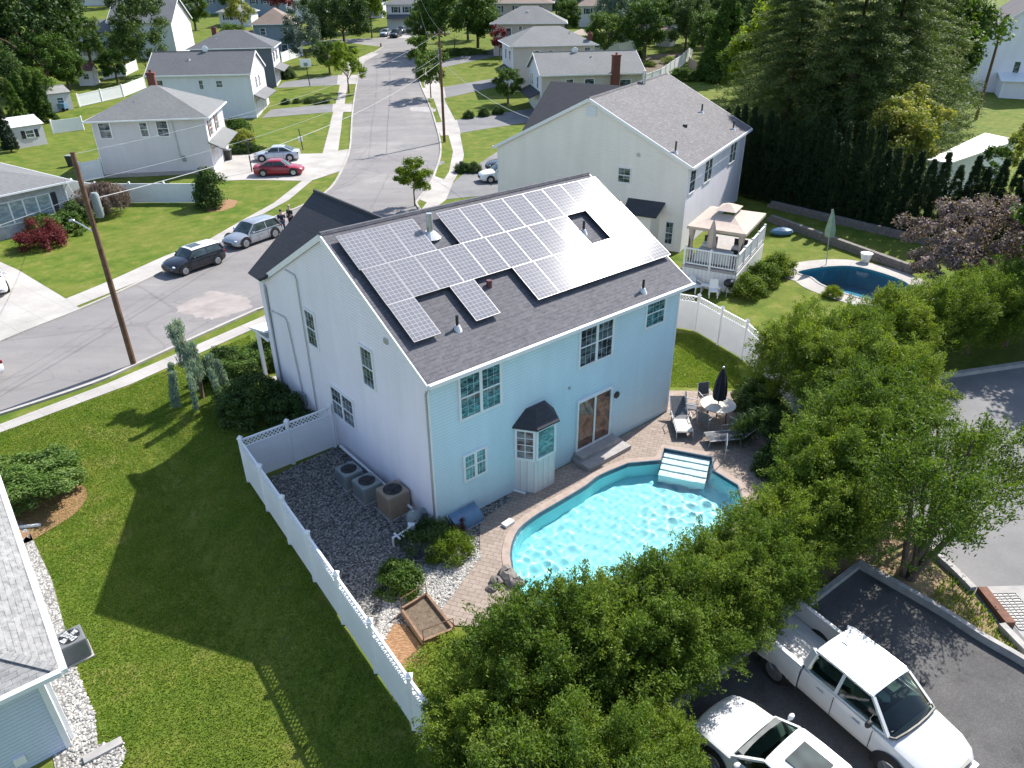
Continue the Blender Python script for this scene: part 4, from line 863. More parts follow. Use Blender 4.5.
# white house at the right edge
a=G(977,96)
t=ghouse('house','tall white gable house at the right edge with two dark windows',Vector((77.5,109.5,.7)),R(68),16,11,8.2,12.6,['white_siding']*4,'roof_purple',(.3,.3,.4),[('L',5.6,6.0,.75,1.5,1,NG),('L',6.3,2.6,.75,1.7,1,NG)])
o=MB(); o.box(-4,-.01,1,8.5,-.5,2.2); o.build('lean_to',MATS['white_siding'],t); o=MB(); o.slab([(-.01,.7,2.9),(-.01,8.8,2.9),(-4.3,8.8,2.2),(-4.3,.7,2.2)],.1); o.build('lean_to_roof',MATS['white_plastic'],t)
# white flat roofed outbuilding
zr=2.9; P4=[G(927,160,zr),G(951,163,zr),G(1018,140,zr),G(985,133,zr)]
cc=P4[1]; t=thing('outbuilding','low outbuilding with a bright white flat roof behind the arborvitae row','shed',(cc.x,cc.y,0))
lp=[(p.x-cc.x,p.y-cc.y) for p in P4]; ce=(sum(x for x,y in lp)/4,sum(y for x,y in lp)/4); inn=[(ce[0]+(x-ce[0])*.95,ce[1]+(y-ce[1])*.95) for x,y in lp]
MB().prism(inn,-.2,zr-.12).build('wall',MATS['palegrey_siding'],t); MB().prism(lp,zr-.12,zr+.02).build('roof',MATS['white_plastic'],t)
# ranch house at the left edge
rz=3.1; p1=G(71,181,rz); p0=G(0,196,rz); d=(p1-p0); yw=math.atan2(d.y,d.x); rl=15.0
ux=Vector((math.cos(yw),math.sin(yw),0)); uy=Vector((-ux.y,ux.x,0)); org=p1-ux*(rl+.45)+uy*.45; org.z=0
plain('stone_wall',(.42,.42,.44),.85,.25,2.2,bmp=.6)
t=hhouse('house','single storey stone fronted house with a pale hip roof and wide picture window',org,yw,rl,10,rz-.05,4.75,['stone_wall']*4,'roof_light',.5,inset=5)
fw=fpos('F',rl,10); window(t,fw,rl-5.0,.95,3.8,1.5,4,'curtain_glass',None,shut='shutter')
MB().tube([(rl+.1,-.35,rz-.15),(rl+.03,-.05,rz-.5),(rl+.03,-.05,.1)],.045,6).build('downspout',MATS['trim'],t)
stp=MB(); 
for i in range(6): stp.box(rl-9.6,rl-6.8,-.5-.38*(i+1),-.5-.38*i,-.1,1.15-.19*(i+1)+.1)
stp.box(rl-9.8,rl-6.6,-.5,-.005,-.1,1.15); stp.build('front_steps',CON,t)
# foreground house at the left edge
fh=2.2; q=.46; z0=fh-.05; EC=G(68,671,z0+.07); ED=G(0,475,z0+.07); fyaw=math.atan2(ED.y-EC.y,ED.x-EC.x)-math.pi/2
fu=Vector((math.cos(fyaw),math.sin(fyaw),0)); fvv=Vector((-fu.y,fu.x,0)); fc=EC-fu*(q+.14)+fvv*(q+.14); fc.z=0
t=thing('house','pale shingle hip roofed house cut by the left edge with blue grey siding','house',fc,fyaw); FH_T=(fc,fu,fvv)
FW,FL=9.0,12.0
vs=[(-FL,0),(0,0),(0,FW),(-FL,FW)]
o=MB(); o.prism(vs,-1.4,fh); o.build('wall',MATS['paleblue_siding'],t)
e4=[(-FL-q,-q),(q,-q),(q,FW+q),(-FL-q,FW+q)]
o=MB(); V=[(x,y,z0) for x,y in e4]+[(x,y,z0+.12) for x,y in e4]+[(-FW/2-1,FW/2,fh+2.05),(-FW/2-.2,FW/2,fh+2.05)]
o.add(V,[(3,2,1,0)]+[(i,(i+1)%4,(i+1)%4+4,i+4) for i in range(4)]+[(4,5,9,8),(5,6,9),(6,7,8,9),(7,4,8)]); o.build('roof',MATS['roof_pale'],t)
o=MB(); o.bar((q+.07,-q-.1,z0+.07),(q+.07,FW+q,z0+.07),.15,.13); o.bar((-FL,-q-.07,z0+.068),(q-.0,-q-.07,z0+.068),.15,.13); o.build('gutter',MATS['gutter'],t)
o=MB(); o.bar((q-.1,-q+.1,z0+.16),(-FW/2-.2,FW/2,fh+2.07),.22,.03); o.build('hip_cap',MATS['roof_pale'],t)
o=MB(); o.box(-.1,.035,-.035,.1,-1.0,fh-.06); o.build('corner_board',MATS['trim'],t); MB().box(-1.15,-.9,-.06,-.001,-.4,-.15).build('wall_vent',MATS['trim'],t)
MB().box(.05,.14,.15,.24,-.75,fh-.06).build('downspout',MATS['trim'],t)
p=G(104,752); tag(MB().box(-.45,.45,-.12,.12,.0,.08).build('splash_block',MATS['patch_pale'],None,0,p+Vector((0,0,.03)),R(38)),'grey concrete splash block on the white pebbles at the left house corner','splash block')
# ------------------------------------------------------------------ fences
def fence(label,pts,h=1.85,lattice=True,step=2.4,mat='vinyl',cat='fence',group=None,plain_top=False):
    pts=[Vector((p[0],p[1],0)) for p in pts]; t=thing('fence',label,cat,(pts[0].x,pts[0].y,0),0,group); o0=pts[0]
    posts=[]
    for i in range(len(pts)-1):
        a,b=pts[i],pts[i+1]; L=(b-a).length; n=max(1,round(L/step))
        for k in range(n):
            p=a.lerp(b,k/n); q=a.lerp(b,(k+1)/n); posts.append(p)
            d=(q-p); l=d.length; yw=math.atan2(d.y,d.x); zb=gz(p.x,p.y); zs=gz(q.x,q.y)-zb
            mb=MB(); x0,x1=.06,l-.06; lt=.34 if lattice else 0
            mb.box(x0,x1,-.022,.022,.06,h-lt-.06)
            if lattice:
                mb.box(x0,x1,-.035,.035,h-lt-.07,h-lt+.02); mb.box(x0,x1,-.035,.035,h-.06,h)
                z0,z1=h-lt+.02,h-.06; hh=z1-z0; x=x0-hh
                while x<x1:
                    for sg in (0,1):
                        xa,xb=(x,x+hh) if sg==0 else (x+hh,x); za,zb_=z0,z1
                        lo,hi=min(xa,xb),max(xa,xb)
                        if lo<x0 or hi>x1: continue
                        mb.bar((xa,-.008+sg*.014,za),(xb,-.008+sg*.014,zb_),.012,.038)
                    x+=.15
            else:
                mb.box(x0,x1,-.04,.04,h-.1,h); mb.box(x0,x1,-.04,.04,.05,.17)
            if zs: 
                mb.v=[(v[0],v[1],v[2]+zs*v[0]/l) for v in mb.v]
            mb.build('panel',MATS[mat],t,loc=(p.x-o0.x,p.y-o0.y,zb),rz=yw)
    posts.append(pts[-1])
    pm=MB().box(-.065,.065,-.065,.065,0,h+.06).box(-.085,.085,-.085,.085,h+.06,h+.1)
    pm.add([(-.08,-.08,h+.1),(.08,-.08,h+.1),(.08,.08,h+.1),(-.08,.08,h+.1),(0,0,h+.2)],[(0,1,4),(1,2,4),(2,3,4),(3,0,4)])
    me=pm.mesh('post',MATS[mat])
    for p in posts: link('post',me,t,(p.x-o0.x,p.y-o0.y,gz(p.x,p.y)))
    return t
fence('white vinyl lattice topped fence along the shaded gravel yard of the blue house',[(-7.05,24.5),(-9.8,22.25),(-2.5,11.9),(-.2,8.75)],1.85,True,2.05)
fence('white vinyl lattice topped fence between the blue house and the neighbouring lawn',[(7.6,35.9),(9.6,35.0),(11.15,31.8),(11.7,28.2),(12.2,25.2)],1.95,True,1.8)
fence('white scalloped vinyl fence in front of the light grey house',[G(*p) for p in ((54,196),(100,203),(202,203))],1.6,False,2.6)
fence('white vinyl fence panel joining the ranch house and the light grey house',[G(*p) for p in ((84,196),(84,182),(104,178))],1.7,False,2.6)
fence('pale fence beside the grey roofed shed in the far left yards',[G(*p) for p in ((80,107),(124,97),(146,88))],1.6,False,3)
fence('pale fence between the two white sheds and the grey house',[G(*p) for p in ((54,134),(84,130))],1.5,False,3)
fence('pale fence beside the maroon roofed shed',[G(*p) for p in ((104,80),(126,76),(138,70))],1.6,False,3)
fence('white vinyl fence running up behind the brown chimney house',[G(*p) for p in ((634,92),(660,82),(682,66),(692,56))],1.9,False,3)
fence('white vinyl fence panel in front of the greige hip roofed house',[G(*p) for p in ((513,92),(528,91),(538,94))],1.7,False,2.5)
fence('white vinyl fence at the back of the greige house beside the gazebo tent',[G(*p) for p in ((594,56),(618,54),(636,50))],1.8,False,3)
fence('white fence beside the blue grey house and the spruce',[G(*p) for p in ((282,63),(290,60),(303,56))],1.7,False,3)
fence('brown timber fence below the tall conical evergreen',[G(*p) for p in ((688,68),(705,76),(726,82),(742,80))],1.6,False,3,'timber_pale')
# ------------------------------------------------------------------ vehicles
def loft(mb,secs,m=0,caps=True):
    n=len(secs[0]); vs=[p for s in secs for p in s]; fs=[]
    for i in range(len(secs)-1):
        for k in range(n): fs.append((i*n+k,(i+1)*n+k,(i+1)*n+(k+1)%n,i*n+(k+1)%n))
    if caps: fs+=[tuple(range(n)),tuple((len(secs)-1)*n+k for k in range(n))[::-1]]
    mb.add(vs,fs,m)
def fixn(o):
    bm=bmesh.new(); bm.from_mesh(o.data); bmesh.ops.recalc_face_normals(bm,faces=bm.faces[:]); bm.to_mesh(o.data); bm.free(); o.data.update()
def rr(x,w,zb,zt,c=.05):   # rounded body section
    return [(x,-w*.9,zb),(x,-w*.985,zb+.1),(x,-w,zb+.25*(zt-zb)+.06),(x,-w*.985,zb+.66*(zt-zb)),(x,-w*.93,zt-.07),(x,-w*.8,zt-.012),(x,-w*.4,zt+c*.7),(x,0,zt+c),(x,w*.4,zt+c*.7),(x,w*.8,zt-.012),(x,w*.93,zt-.07),(x,w*.985,zb+.66*(zt-zb)),(x,w,zb+.25*(zt-zb)+.06),(x,w*.985,zb+.1),(x,w*.9,zb)]
def wheels(t,xf,xr,w,r):
    for x in (xf,xr):
        for sg in (-1,1):
            y=sg*(w-.10)
            o=MB().tube([(x,y-.11,r),(x,y-.08,r),(x,y+.08,r),(x,y+.11,r)],[r*.93,r,r,r*.93],22).build('wheel',MATS['rubber'],t,40)
            rm=MB().tube([(x,y+sg*.112,r),(x,y+sg*.122,r)],[r*.66,r*.6],16)
            for k in range(5):
                a=2*math.pi*k/5; rm.bar((x,y+sg*.125,r),(x+math.cos(a)*r*.6,y+sg*.125,r+math.sin(a)*r*.6),.02,.06)
            rm.build('rim',MATS['alloy'],o)
            ar=MB(); n=14; vs=[(x+(r+.085)*math.cos(math.pi*(k/n)*1.16-.25),sg*(w+.004),r+.02+(r+.085)*math.sin(math.pi*(k/n)*1.16-.25)) for k in range(n+1)]
            ar.add(vs,[tuple(range(n+1))]); ar.build('wheel_arch',MATS['black'],t)
def interior(t,xr,w,zb,zr,rowsx):
    mb=MB(); mb.box(xr[0],xr[1],-w,w,zb-.06,zb-.012); mb.build('cabin_floor',MATS['interior_dark'],t)
    mb=MB(); mb.box(xr[1]-.42,xr[1]-.02,-w*.95,w*.95,zb-.012,zb+.035); mb.build('dashboard',MATS['interior_grey'],t)
    for x in rowsx:
        for sg in (-1,1):
            s_=MB(); s_.slab([(x-.08,sg*w*.5-.22,zb+.0),(x-.08,sg*w*.5+.22,zb+.0),(x-.22,sg*w*.5+.2,zr-.2),(x-.22,sg*w*.5-.2,zr-.2)],.1); s_.box(x-.27,x-.18,sg*w*.5-.11,sg*w*.5+.11,zr-.2,zr-.08); s_.box(x-.1,x+.35,sg*w*.5-.22,sg*w*.5+.22,zb-.012,zb+.05); s_.build('seat',MATS['interior_grey'],t)
    x=xr[1]-.5; MB().tube([(x+.04*math.cos(a*.42),w*.5+math.cos(a*.42)*.17,zb+.12+math.sin(a*.42)*.15) for a in range(16)],.018,5).build('steering_wheel',MATS['interior_dark'],t)
def car(name,label,cat,pos,yaw,paint_,L,W,Ht,kind='sedan',group=None,roofm=None,glassm='car_glass',sunroof=False,rack=False):
    t=thing(name,label,cat,pos,yaw,group); w=W/2; P_=MATS[paint_]
    b=Ht*.66 if kind!='suv' else Ht*.60
    hood={'sedan':.89,'suv':.93,'hatch':.95}[kind]*b; deck={'sedan':1.03,'suv':1.0,'hatch':1.0}[kind]*b
    st=[(-.5,.72,.42,deck*.72),(-.49,.86,.3,deck*.93),(-.45,.95,.24,deck),(-.33,1,.2,b*1.02),(-.1,1,.2,b),(.12,1,.2,b*.985),(.24,.99,.2,hood*1.02),(.36,.97,.2,hood*.96),(.44,.9,.22,hood*.86),(.48,.8,.28,hood*.74),(.5,.66,.38,hood*.6)]
    mb=MB(); loft(mb,[rr(x*L,w*k,zb,zt,.04) for x,k,zb,zt in st]); o=mb.build('body',P_,t,35); fixn(o); 
    o.data.polygons.foreach_set('use_smooth',[True]*len(o.data.polygons)); o.data.set_sharp_from_angle(angle=R(35))
    # greenhouse
    if kind=='sedan': xs=(-.37,-.20,-.02,.07,.235)
    elif kind=='suv': xs=(-.475,-.40,-.05,.05,.22)
    else: xs=(-.485,-.43,-.03,.07,.2)
    wt=w*.74; wb=w*.93; zr=Ht
    def top(x,zz,k=1.0): return [(x*L,-wt*k,zz-.07),(x*L,-wt*.86*k,zz-.012),(x*L,-wt*.4*k,zz+.02),(x*L,0,zz+.028),(x*L,wt*.4*k,zz+.02),(x*L,wt*.86*k,zz-.012),(x*L,wt*k,zz-.07)]
    rm=MB(); secs=[top(xs[1],zr-.05,.95),top(xs[1]+.03,zr-.015),top(xs[2],zr),top(xs[3],zr-.015,.99),top(xs[3]+.02,zr-.045,.96)]
    vs=[p for s in secs for p in s]; n=7; fs=[(i*n+k,(i+1)*n+k,(i+1)*n+k+1,i*n+k+1) for i in range(4) for k in range(6)]
    rm.add(vs,fs)
    rf=rm.build('roof',MATS[roofm] if roofm else P_,t,35); fixn(rf); rf.data.polygons.foreach_set('use_smooth',[True]*len(rf.data.polygons))
    A0=top(xs[1],zr-.05,.95); A1=top(xs[3]+.02,zr-.045,.96)
    bb=b*1.0
    def low(x,z): return [(x*L,-wb*.93,z),(x*L,-wb*.85,z+.02),(x*L,-wb*.4,z+.045),(x*L,0,z+.05),(x*L,wb*.4,z+.045),(x*L,wb*.85,z+.02),(x*L,wb*.93,z)]
    Bf=low(xs[4],hood*1.015 if kind!='x' else bb); Br=low(xs[0],deck-.02)
    for nm,U,Lw in (('windshield',A1,Bf),('rear_window',A0,Br)):
        mb=MB(); mb.add(U+Lw,[(i,i+1,i+8,i+7) for i in range(6)]); g=mb.build(nm,MATS[glassm],t); fixn(g); g.data.polygons.foreach_set('use_smooth',[True]*6)
    for sg in (-1,1):
        def pt(q): return (q[0],q[1]*(1 if sg<0 else -1),q[2])
        a0,a1,b1,b0=A0[0],A1[0],Bf[0],Br[0]
        mids=[(xs[1]+.03,xs[2],xs[3])]
        tops=[pt(A0[0])]+[pt(s[0]) for s in secs[1:4]]+[pt(A1[0])]
        lows=[pt(Br[0]),pt((xs[1]*L,-wb,b*1.0)),pt((xs[2]*L,-wb*1.01,b)),pt((xs[3]*L,-wb*1.0,b)),pt(Bf[0])]
        mb=MB(); mb.add(tops+lows,[(i,i+1,i+6,i+5) for i in range(4)]); mb.build('side_window',MATS[glassm],t)
        pm=MB(); pm.bar(tops[-1],lows[-1],.07,.06); pm.bar(tops[0],lows[0],.12 if kind=='sedan' else .22,.06)
        xm=(xs[2]*.7+xs[1]*.3); pm.bar((xm*L,sg*wt*.99,zr-.08),(xm*L,sg*wb*1.0,b),.07,.03)
        pm.tube([lows[0],lows[1],lows[2],lows[3],lows[4]],.025,6); pm.tube(tops,.028,6)
        pm.build('pillar',P_,t)
        m=MB(); m.ball((xs[4]*L-.28,sg*(w+.09),b+.06),.11,8,6,(.6,1,.75)); m.bar((xs[4]*L-.28,sg*(w*.93),b),(xs[4]*L-.28,sg*(w+.05),b+.03),.04,.04); m.build('mirror',P_,t,60)
        h=MB(); h.ball((.452*L,sg*w*.66,hood*.72),.15,10,6,(.8,1,.45)); h.build('headlight',MATS['head_lens'],t,60)
        h=MB(); h.box(-.493*L,-.462*L,sg*w*.74-.13,sg*w*.74+.13,deck*.76,deck*.9); h.build('taillight',MATS['red_lens'],t)
        h=MB(); h.box(-.05*L-.09,-.05*L+.09,sg*w*1.0-.012,sg*w*1.0+.012,b*.79,b*.82); h.build('door_handle',P_,t)
        h=MB(); 
        for x in (-.17,.04,.2): h.box(x*L-.006,x*L+.006,sg*w-.004,sg*w+.0035,.3,b*.9)
        h.build('door_seam',MATS['black'],t)
    gr=MB(); gr.box(.47*L,.503*L,-w*.45,w*.45,.36,hood*.62); gr.build('grille',MATS['black'],t)
    if glassm=='car_glass_green': interior(t,[(xs[0]+.03)*L,(xs[4]-.012)*L],wb*.86,b+.055,zr,((xs[3]-.13)*L,(xs[1]+.06)*L))
    r=.33 if kind=='sedan' else .36 if kind=='suv' else .31
    wheels(t,.31*L,-.30*L,w,r)
    if sunroof:
        x0=(xs[3]-.12)*L; MB().box(x0-.36,x0+.36,-wt*.52,wt*.52,zr-.0,zr+.035).build('sunroof',MATS['car_glass'],t)
    if rack:
        for sg in (-1,1): MB().tube([((xs[1]+.04)*L,sg*wt*.9,zr),((xs[1]+.06)*L,sg*wt*.9,zr+.06),((xs[3]-.02)*L,sg*wt*.9,zr+.06),((xs[3])*L,sg*wt*.9,zr)],.02,6).build('roof_rail',MATS['metal_grey'],t)
    return t
def ang(a,b): return math.atan2(b.y-a.y,b.x-a.x)
car('car','small dark hatchback with a white roof parked at the far kerb','car',(-20.35,45.3,0),R(-125),'paint_navy',3.85,1.72,1.42,'hatch',None,'paint_white',sunroof=True)
car('car','silver minivan parked at the kerb just behind the dark hatchback','car',(-18.2,50.6,0),R(-122),'paint_silver',4.25,1.78,1.48,'suv')
car('car','red sedan in the driveway of the light grey house','car',(-21.7,70.5,0),R(6),'paint_red',4.5,1.78,1.42,'sedan')
car('car','pale silver sedan parked behind the red sedan on the driveway','car',(-23.6,76.8,0),R(186),'paint_bluesilver',4.5,1.78,1.42,'sedan')
car('car','white sedan nosing in at the left edge on the concrete driveway','car',(-31.6,42.0,0),R(-52),'paint_white',4.6,1.82,1.42,'sedan')
car('car','white sedan just entering the left edge on the street','car',(-25.75,29.4,0),R(-128),'paint_white',4.5,1.8,1.42,'sedan')
car('car','white hatchback on the driveway partly behind the cream house','car',G(497,182)+Vector((.5,.7,0)),R(197),'paint_white',4.4,1.78,1.5,'hatch')
car('car','dark blue van behind the white hatchback beside the cream house','car',G(501,172)+Vector((.9,.6,0)),R(197),'paint_charcoal',4.7,1.85,1.8,'suv')
car('car','pale car parked before the twin garages at the end of the street','car',G(386,36),R(-100),'paint_bluesilver',4.4,1.78,1.45,'sedan')
car('car','dark car parked beside the pale one at the end of the street','car',G(396,37),R(-100),'paint_charcoal',4.6,1.82,1.6,'suv')
car('car','silver car parked by the driveway hedge at the end of the street','car',G(402,33),R(-100),'paint_silver',4.4,1.78,1.45,'sedan')
# white car with a sunroof, foreground
fy=math.atan2(-(G(819,651,1.9)-G(877,695.5,1.9)).y,-(G(819,651,1.9)-G(877,695.5,1.9)).x)
PY=R(-53)
car('car','white sedan with a dark sunroof parked beside the white pickup','car',(6.22,10.12,0),PY+math.pi,'paint_white',4.7,1.86,1.46,'sedan',glassm='car_glass_green',sunroof=True)
# white crew cab pickup
RR=(G(819,651,1.84)+G(850.5,624,1.84))/2; RF=(G(877,695.5,1.84)+G(907,668.5,1.84))/2; RR.z=RF.z=0; PYT=math.atan2(RF.y-RR.y,RF.x-RR.x)
def pickup():
    L,W,Ht=5.5,1.92,1.86; w=W/2; t=thing('pickup_truck','white crew cab pickup truck with an open bed in the shaded car park','pickup truck',(0,0,0),PY)
    P_=MATS['paint_pickup']; b=1.22; c=-1.05   # cab back at x=c
    st=[(c,1,.42,b),(-.2,1,.42,b),(.55,1,.42,b*.985),(.95,.99,.42,b*.97),(1.5,.98,.42,b*.93),(2.05,.95,.44,b*.87),(2.35,.86,.46,b*.8),(2.5,.74,.52,b*.66)]
    mb=MB(); loft(mb,[rr(x,w*k,zb,zt,.045) for x,k,zb,zt in st]); o=mb.build('body',P_,t,35); fixn(o); o.data.polygons.foreach_set('use_smooth',[True]*len(o.data.polygons)); o.data.set_sharp_from_angle(angle=R(35))
    # bed
    for sg in (-1,1):
        prof=[(0,.5),(.02,.62),(.03,.85),(.0,1.12),(-.05,b),(-.16,b),(-.16,.7)]
        mb=MB(); loft(mb,[[(x,sg*(w+dy),z) for dy,z in prof] for x in (-2.7,-2.62,-1.9,c-.03)]); o=mb.build('bed_side',P_,t,35); fixn(o)
        h=MB(); h.box(-2.715,-2.64,sg*(w-.02)-.06,sg*(w-.02)+.03,.78,1.15); h.build('taillight',MATS['red_lens'],t)
        h=MB(); h.ball((2.27,sg*w*.68,b*.70),.2,10,6,(.7,.8,.5)); h.build('headlight',MATS['head_lens'],t,60)
        m=MB(); m.ball((.86,sg*(w+.08),b+.12),.12,10,6,(.6,1,.8)); m.bar((.86,sg*w*.93,b+.02),(.86,sg*w,b+.06),.05,.05); m.build('mirror',MATS['black'],t)
        for x in (-.35,.65):
            h=MB(); h.box(x-.22,x-.02,sg*w-.015 ,sg*w+.015,.98,1.02); h.build('door_handle',P_,t)
        h=MB()
        for x in (c-.015,-.1,.95): h.box(x-.007,x+.007,sg*w-.004,sg*w+.0035,.5,b*.95)
        h.build('door_seam',MATS['black'],t)
    mb=MB(); mb.box(-2.72,-2.62,-w+.04,w-.04,.62,b-.03); mb.build('tailgate',P_,t)
    mb=MB(); mb.box(-2.62,c-.03,-w+.15,w-.15,.60,.68); 
    for k in range(9): mb.box(-2.6,c-.05,-.72+.18*k-.03,-.72+.18*k+.03,.68,.695)
    mb.build('bed_floor',P_,t)
    mb=MB(); mb.box(-2.85,-2.7,-w*.9,w*.9,.42,.6); mb.build('rear_bumper',MATS['galv'],t)
    mb=MB(); mb.box(c-.032,c-.001,-w+.1,w-.1,.6,b); mb.build('cab_back',MATS['black'],t)
    # cab
    wt=.69; zr=Ht; xr0,xr1=c+.1,.62; xb0,xb1=c+.0,1.25
    def top(x,zz,k=1.0): return [(x,-wt*k,zz-.07),(x,-wt*.88*k,zz-.012),(x,-wt*.4*k,zz+.015),(x,0,zz+.02),(x,wt*.4*k,zz+.015),(x,wt*.88*k,zz-.012),(x,wt*k,zz-.07)]
    secs=[top(xr0,zr-.03,.98),top(xr0+.1,zr),top(-.1,zr+.01),top(xr1-.1,zr-.005),top(xr1,zr-.035,.97)]
    vs=[p for s in secs for p in s]; mb=MB(); mb.add(vs,[(i*7+k,(i+1)*7+k,(i+1)*7+k+1,i*7+k+1) for i in range(4) for k in range(6)]); o=mb.build('roof',MATS['paint_white'],t); fixn(o); o.data.polygons.foreach_set('use_smooth',[True]*24)
    MB().box(-.75,-.6,-.012,.012,zr+.02,zr+.05).build('antenna',MATS['metal_grey'],t)
    def low(x,z,bow=0): return [(x,-w*.86,z),(x+bow*.6,-w*.78,z+.01),(x+bow*.9,-w*.4,z+.035),(x+bow,0,z+.04),(x+bow*.9,w*.4,z+.035),(x+bow*.6,w*.78,z+.01),(x,w*.86,z)]
    A1=secs[-1]; A0=secs[0]; Bf=low(xb1,b*.965,.16); Br=low(xb0+.03,b+.02)
    for nm,U,Lw,gm in (('windshield',A1,Bf,'car_glass_green'),('rear_window',A0,Br,'car_glass')):
        mb=MB(); mb.add(U+Lw,[(i,i+1,i+8,i+7) for i in range(6)]); o=mb.build(nm,MATS[gm],t); fixn(o); o.data.polygons.foreach_set('use_smooth',[True]*6)
    hh_=Vector((math.cos(PYT),math.sin(PYT),0)); t.location=RR-hh_*(xr0); t.rotation_euler.z=PYT
    interior(t,[xb0+.06,xb1+.02],w*.80,b+.03,zr,(.28,c+.42))
    cw=MB(); cw.tube([Vector(p)+Vector((.03,0,.02)) for p in Bf],.035,6); cw.build('cowl',MATS['black'],t)
    for sg in (-1,1):
        f=lambda q:(q[0],q[1]*(-sg),q[2])
        tops=[f(s[0]) for s in secs]; lows=[f(Br[0]),f((c+.2,-w*.93,b)),f((.2,-w*.93,b)),f((.75,-w*.93,b)),f(Bf[0])]
        mb=MB(); mb.add(tops+lows,[(i,i+1,i+6,i+5) for i in range(4)]); mb.build('side_window',MATS['car_glass_green'],t)
        pm=MB(); pm.bar(tops[-1],lows[-1],.08,.07); pm.bar(tops[0],lows[0],.2,.1); pm.bar((-.12,sg*wt,zr-.09),(-.12,sg*w*.93,b),.08,.03); pm.tube(tops,.035,6); pm.tube(lows,.03,6); pm.build('pillar',P_,t)
    gr=MB(); gr.box(2.42,2.52,-w*.5,w*.5,.6,b*.72); gr.build('grille',MATS['black'],t)
    gr=MB(); gr.box(2.36,2.6,-w*.8,w*.8,.42,.62); gr.build('front_bumper',P_,t)
    wheels(t,1.55,-1.75,w,.4)
pickup()
# ------------------------------------------------------------------ utility poles, wires
def pole(label,base,h,r=.15,arm=True,trafo=1,az=0,lamp=False):
    t=thing('utility_pole',label,'utility pole',base)
    MB().tube([(0,0,-.3),(0,0,h*.5),(0,0,h)],[r,r*.88,r*.7],10).build('shaft',MATS['pole_wood'],t)
    c,s=math.cos(az),math.sin(az)
    if arm:
        MB().bar((-1.15*c,-1.15*s,h-.5),(1.15*c,1.15*s,h-.5),.1,.12).build('crossarm',MATS['pole_wood'],t)
        for k in (-1.05,-.45,.45,1.05): MB().cyl((k*c,k*s),.05,h-.44,h-.24,8,.03).build('insulator',MATS['ac_light'],t)
    if trafo:
        x,y=-.42*s,.42*c
        MB().tube([(x+.0,y,h-2.9),(x,y,h-2.8),(x,y,h-1.9),(x,y,h-1.8)],[.12,.17,.17,.12],14).build('transformer',MATS['ac_grey'],t,40)
    if lamp:
        MB().tube([(0,0,h-3.5),(-.5*c-.2,-.5*s,h-3.2),(-.9*c-.3,-.9*s,h-3.05)],.03,6).build('lamp_arm',MATS['galv'],t)
        MB().ball((-1.0*c-.33,-1.0*s,h-3.05),.14,10,6,(1,.6,.4)).build('lamp_head',MATS['galv'],t,60)
    return t
PB=G(134,365); pole('tall brown utility pole with a pale transformer standing on the near kerb strip',PB,10.05,.14,False,1,R(-30),True)
P2=G(444.5,142); pole('brown utility pole with a crossarm and transformer on the right walk of the street',P2,11.4,.16,True,1,R(15))
P3=G(421,52); pole('dark utility pole in front of the big roadside tree up the street',P3,11,.15,True,0,R(5))
P4b=Vector((58,96,.1)); pole('dark utility pole with a transformer by the white house at the right edge',P4b,11.5,.18,False,1,R(-60))
def wire(label,a,b,sag=.8,r=.016,n=14,mat='dark_metal'):
    a,b=Vector(a),Vector(b); pts=[a.lerp(b,i/n)-Vector((0,0,sag*4*(i/n)*(1-i/n))) for i in range(n+1)]
    return tag(MB().tube(pts,r,5).build('power_line',MATS[mat]),label,'power line')
plain('wire_pale',(.45,.45,.44),.5)
t1=PB+Vector((0,0,9.95)); t2=P2+Vector((0,0,11)); t3=P3+Vector((0,0,10.6))
wire('upper wire strung from the near pole to the pole up the street',t1,t2,1.1,.009,18,'metal_grey'); wire('thick lower cable from the near pole to the pole up the street',PB+Vector((0,0,8.0)),P2+Vector((0,0,8.2)),1.3,.016,18,'wire_pale'); wire('middle cable from the near pole to the pole up the street',PB+Vector((0,0,8.8)),P2+Vector((0,0,9)),1.2,.009,18,'metal_grey')
wire('upper wire from the crossarm pole to the dark pole by the big tree',t2+Vector((.4,.1,0)),t3,.8,.014,10); wire('lower cable from the crossarm pole to the dark pole by the big tree',P2+Vector((0,0,8.2)),P3+Vector((0,0,8)),.9,.02,10)
wire('service wire from the near pole down to the stone fronted house',PB+Vector((0,0,8.6)),Vector((-33.5,56.2,3.2)),.8,.012,10,'wire_pale'); wire('wire leaving the near pole over the street to the left edge',PB+Vector((0,0,8.3)),Vector((-33,14,8)),1.0,.014,12,'wire_pale')
wire('service wire from the crossarm pole to the cream house',P2+Vector((0,0,8.4)),Vector((2.0,61.5,6.2)),.7,.018,8,'wire_pale')
wire('service wire from the crossarm pole to the light grey house',P2+Vector((0,0,8.3)),Vector((-28,71.5,4.6)),.9,.018,10,'wire_pale')
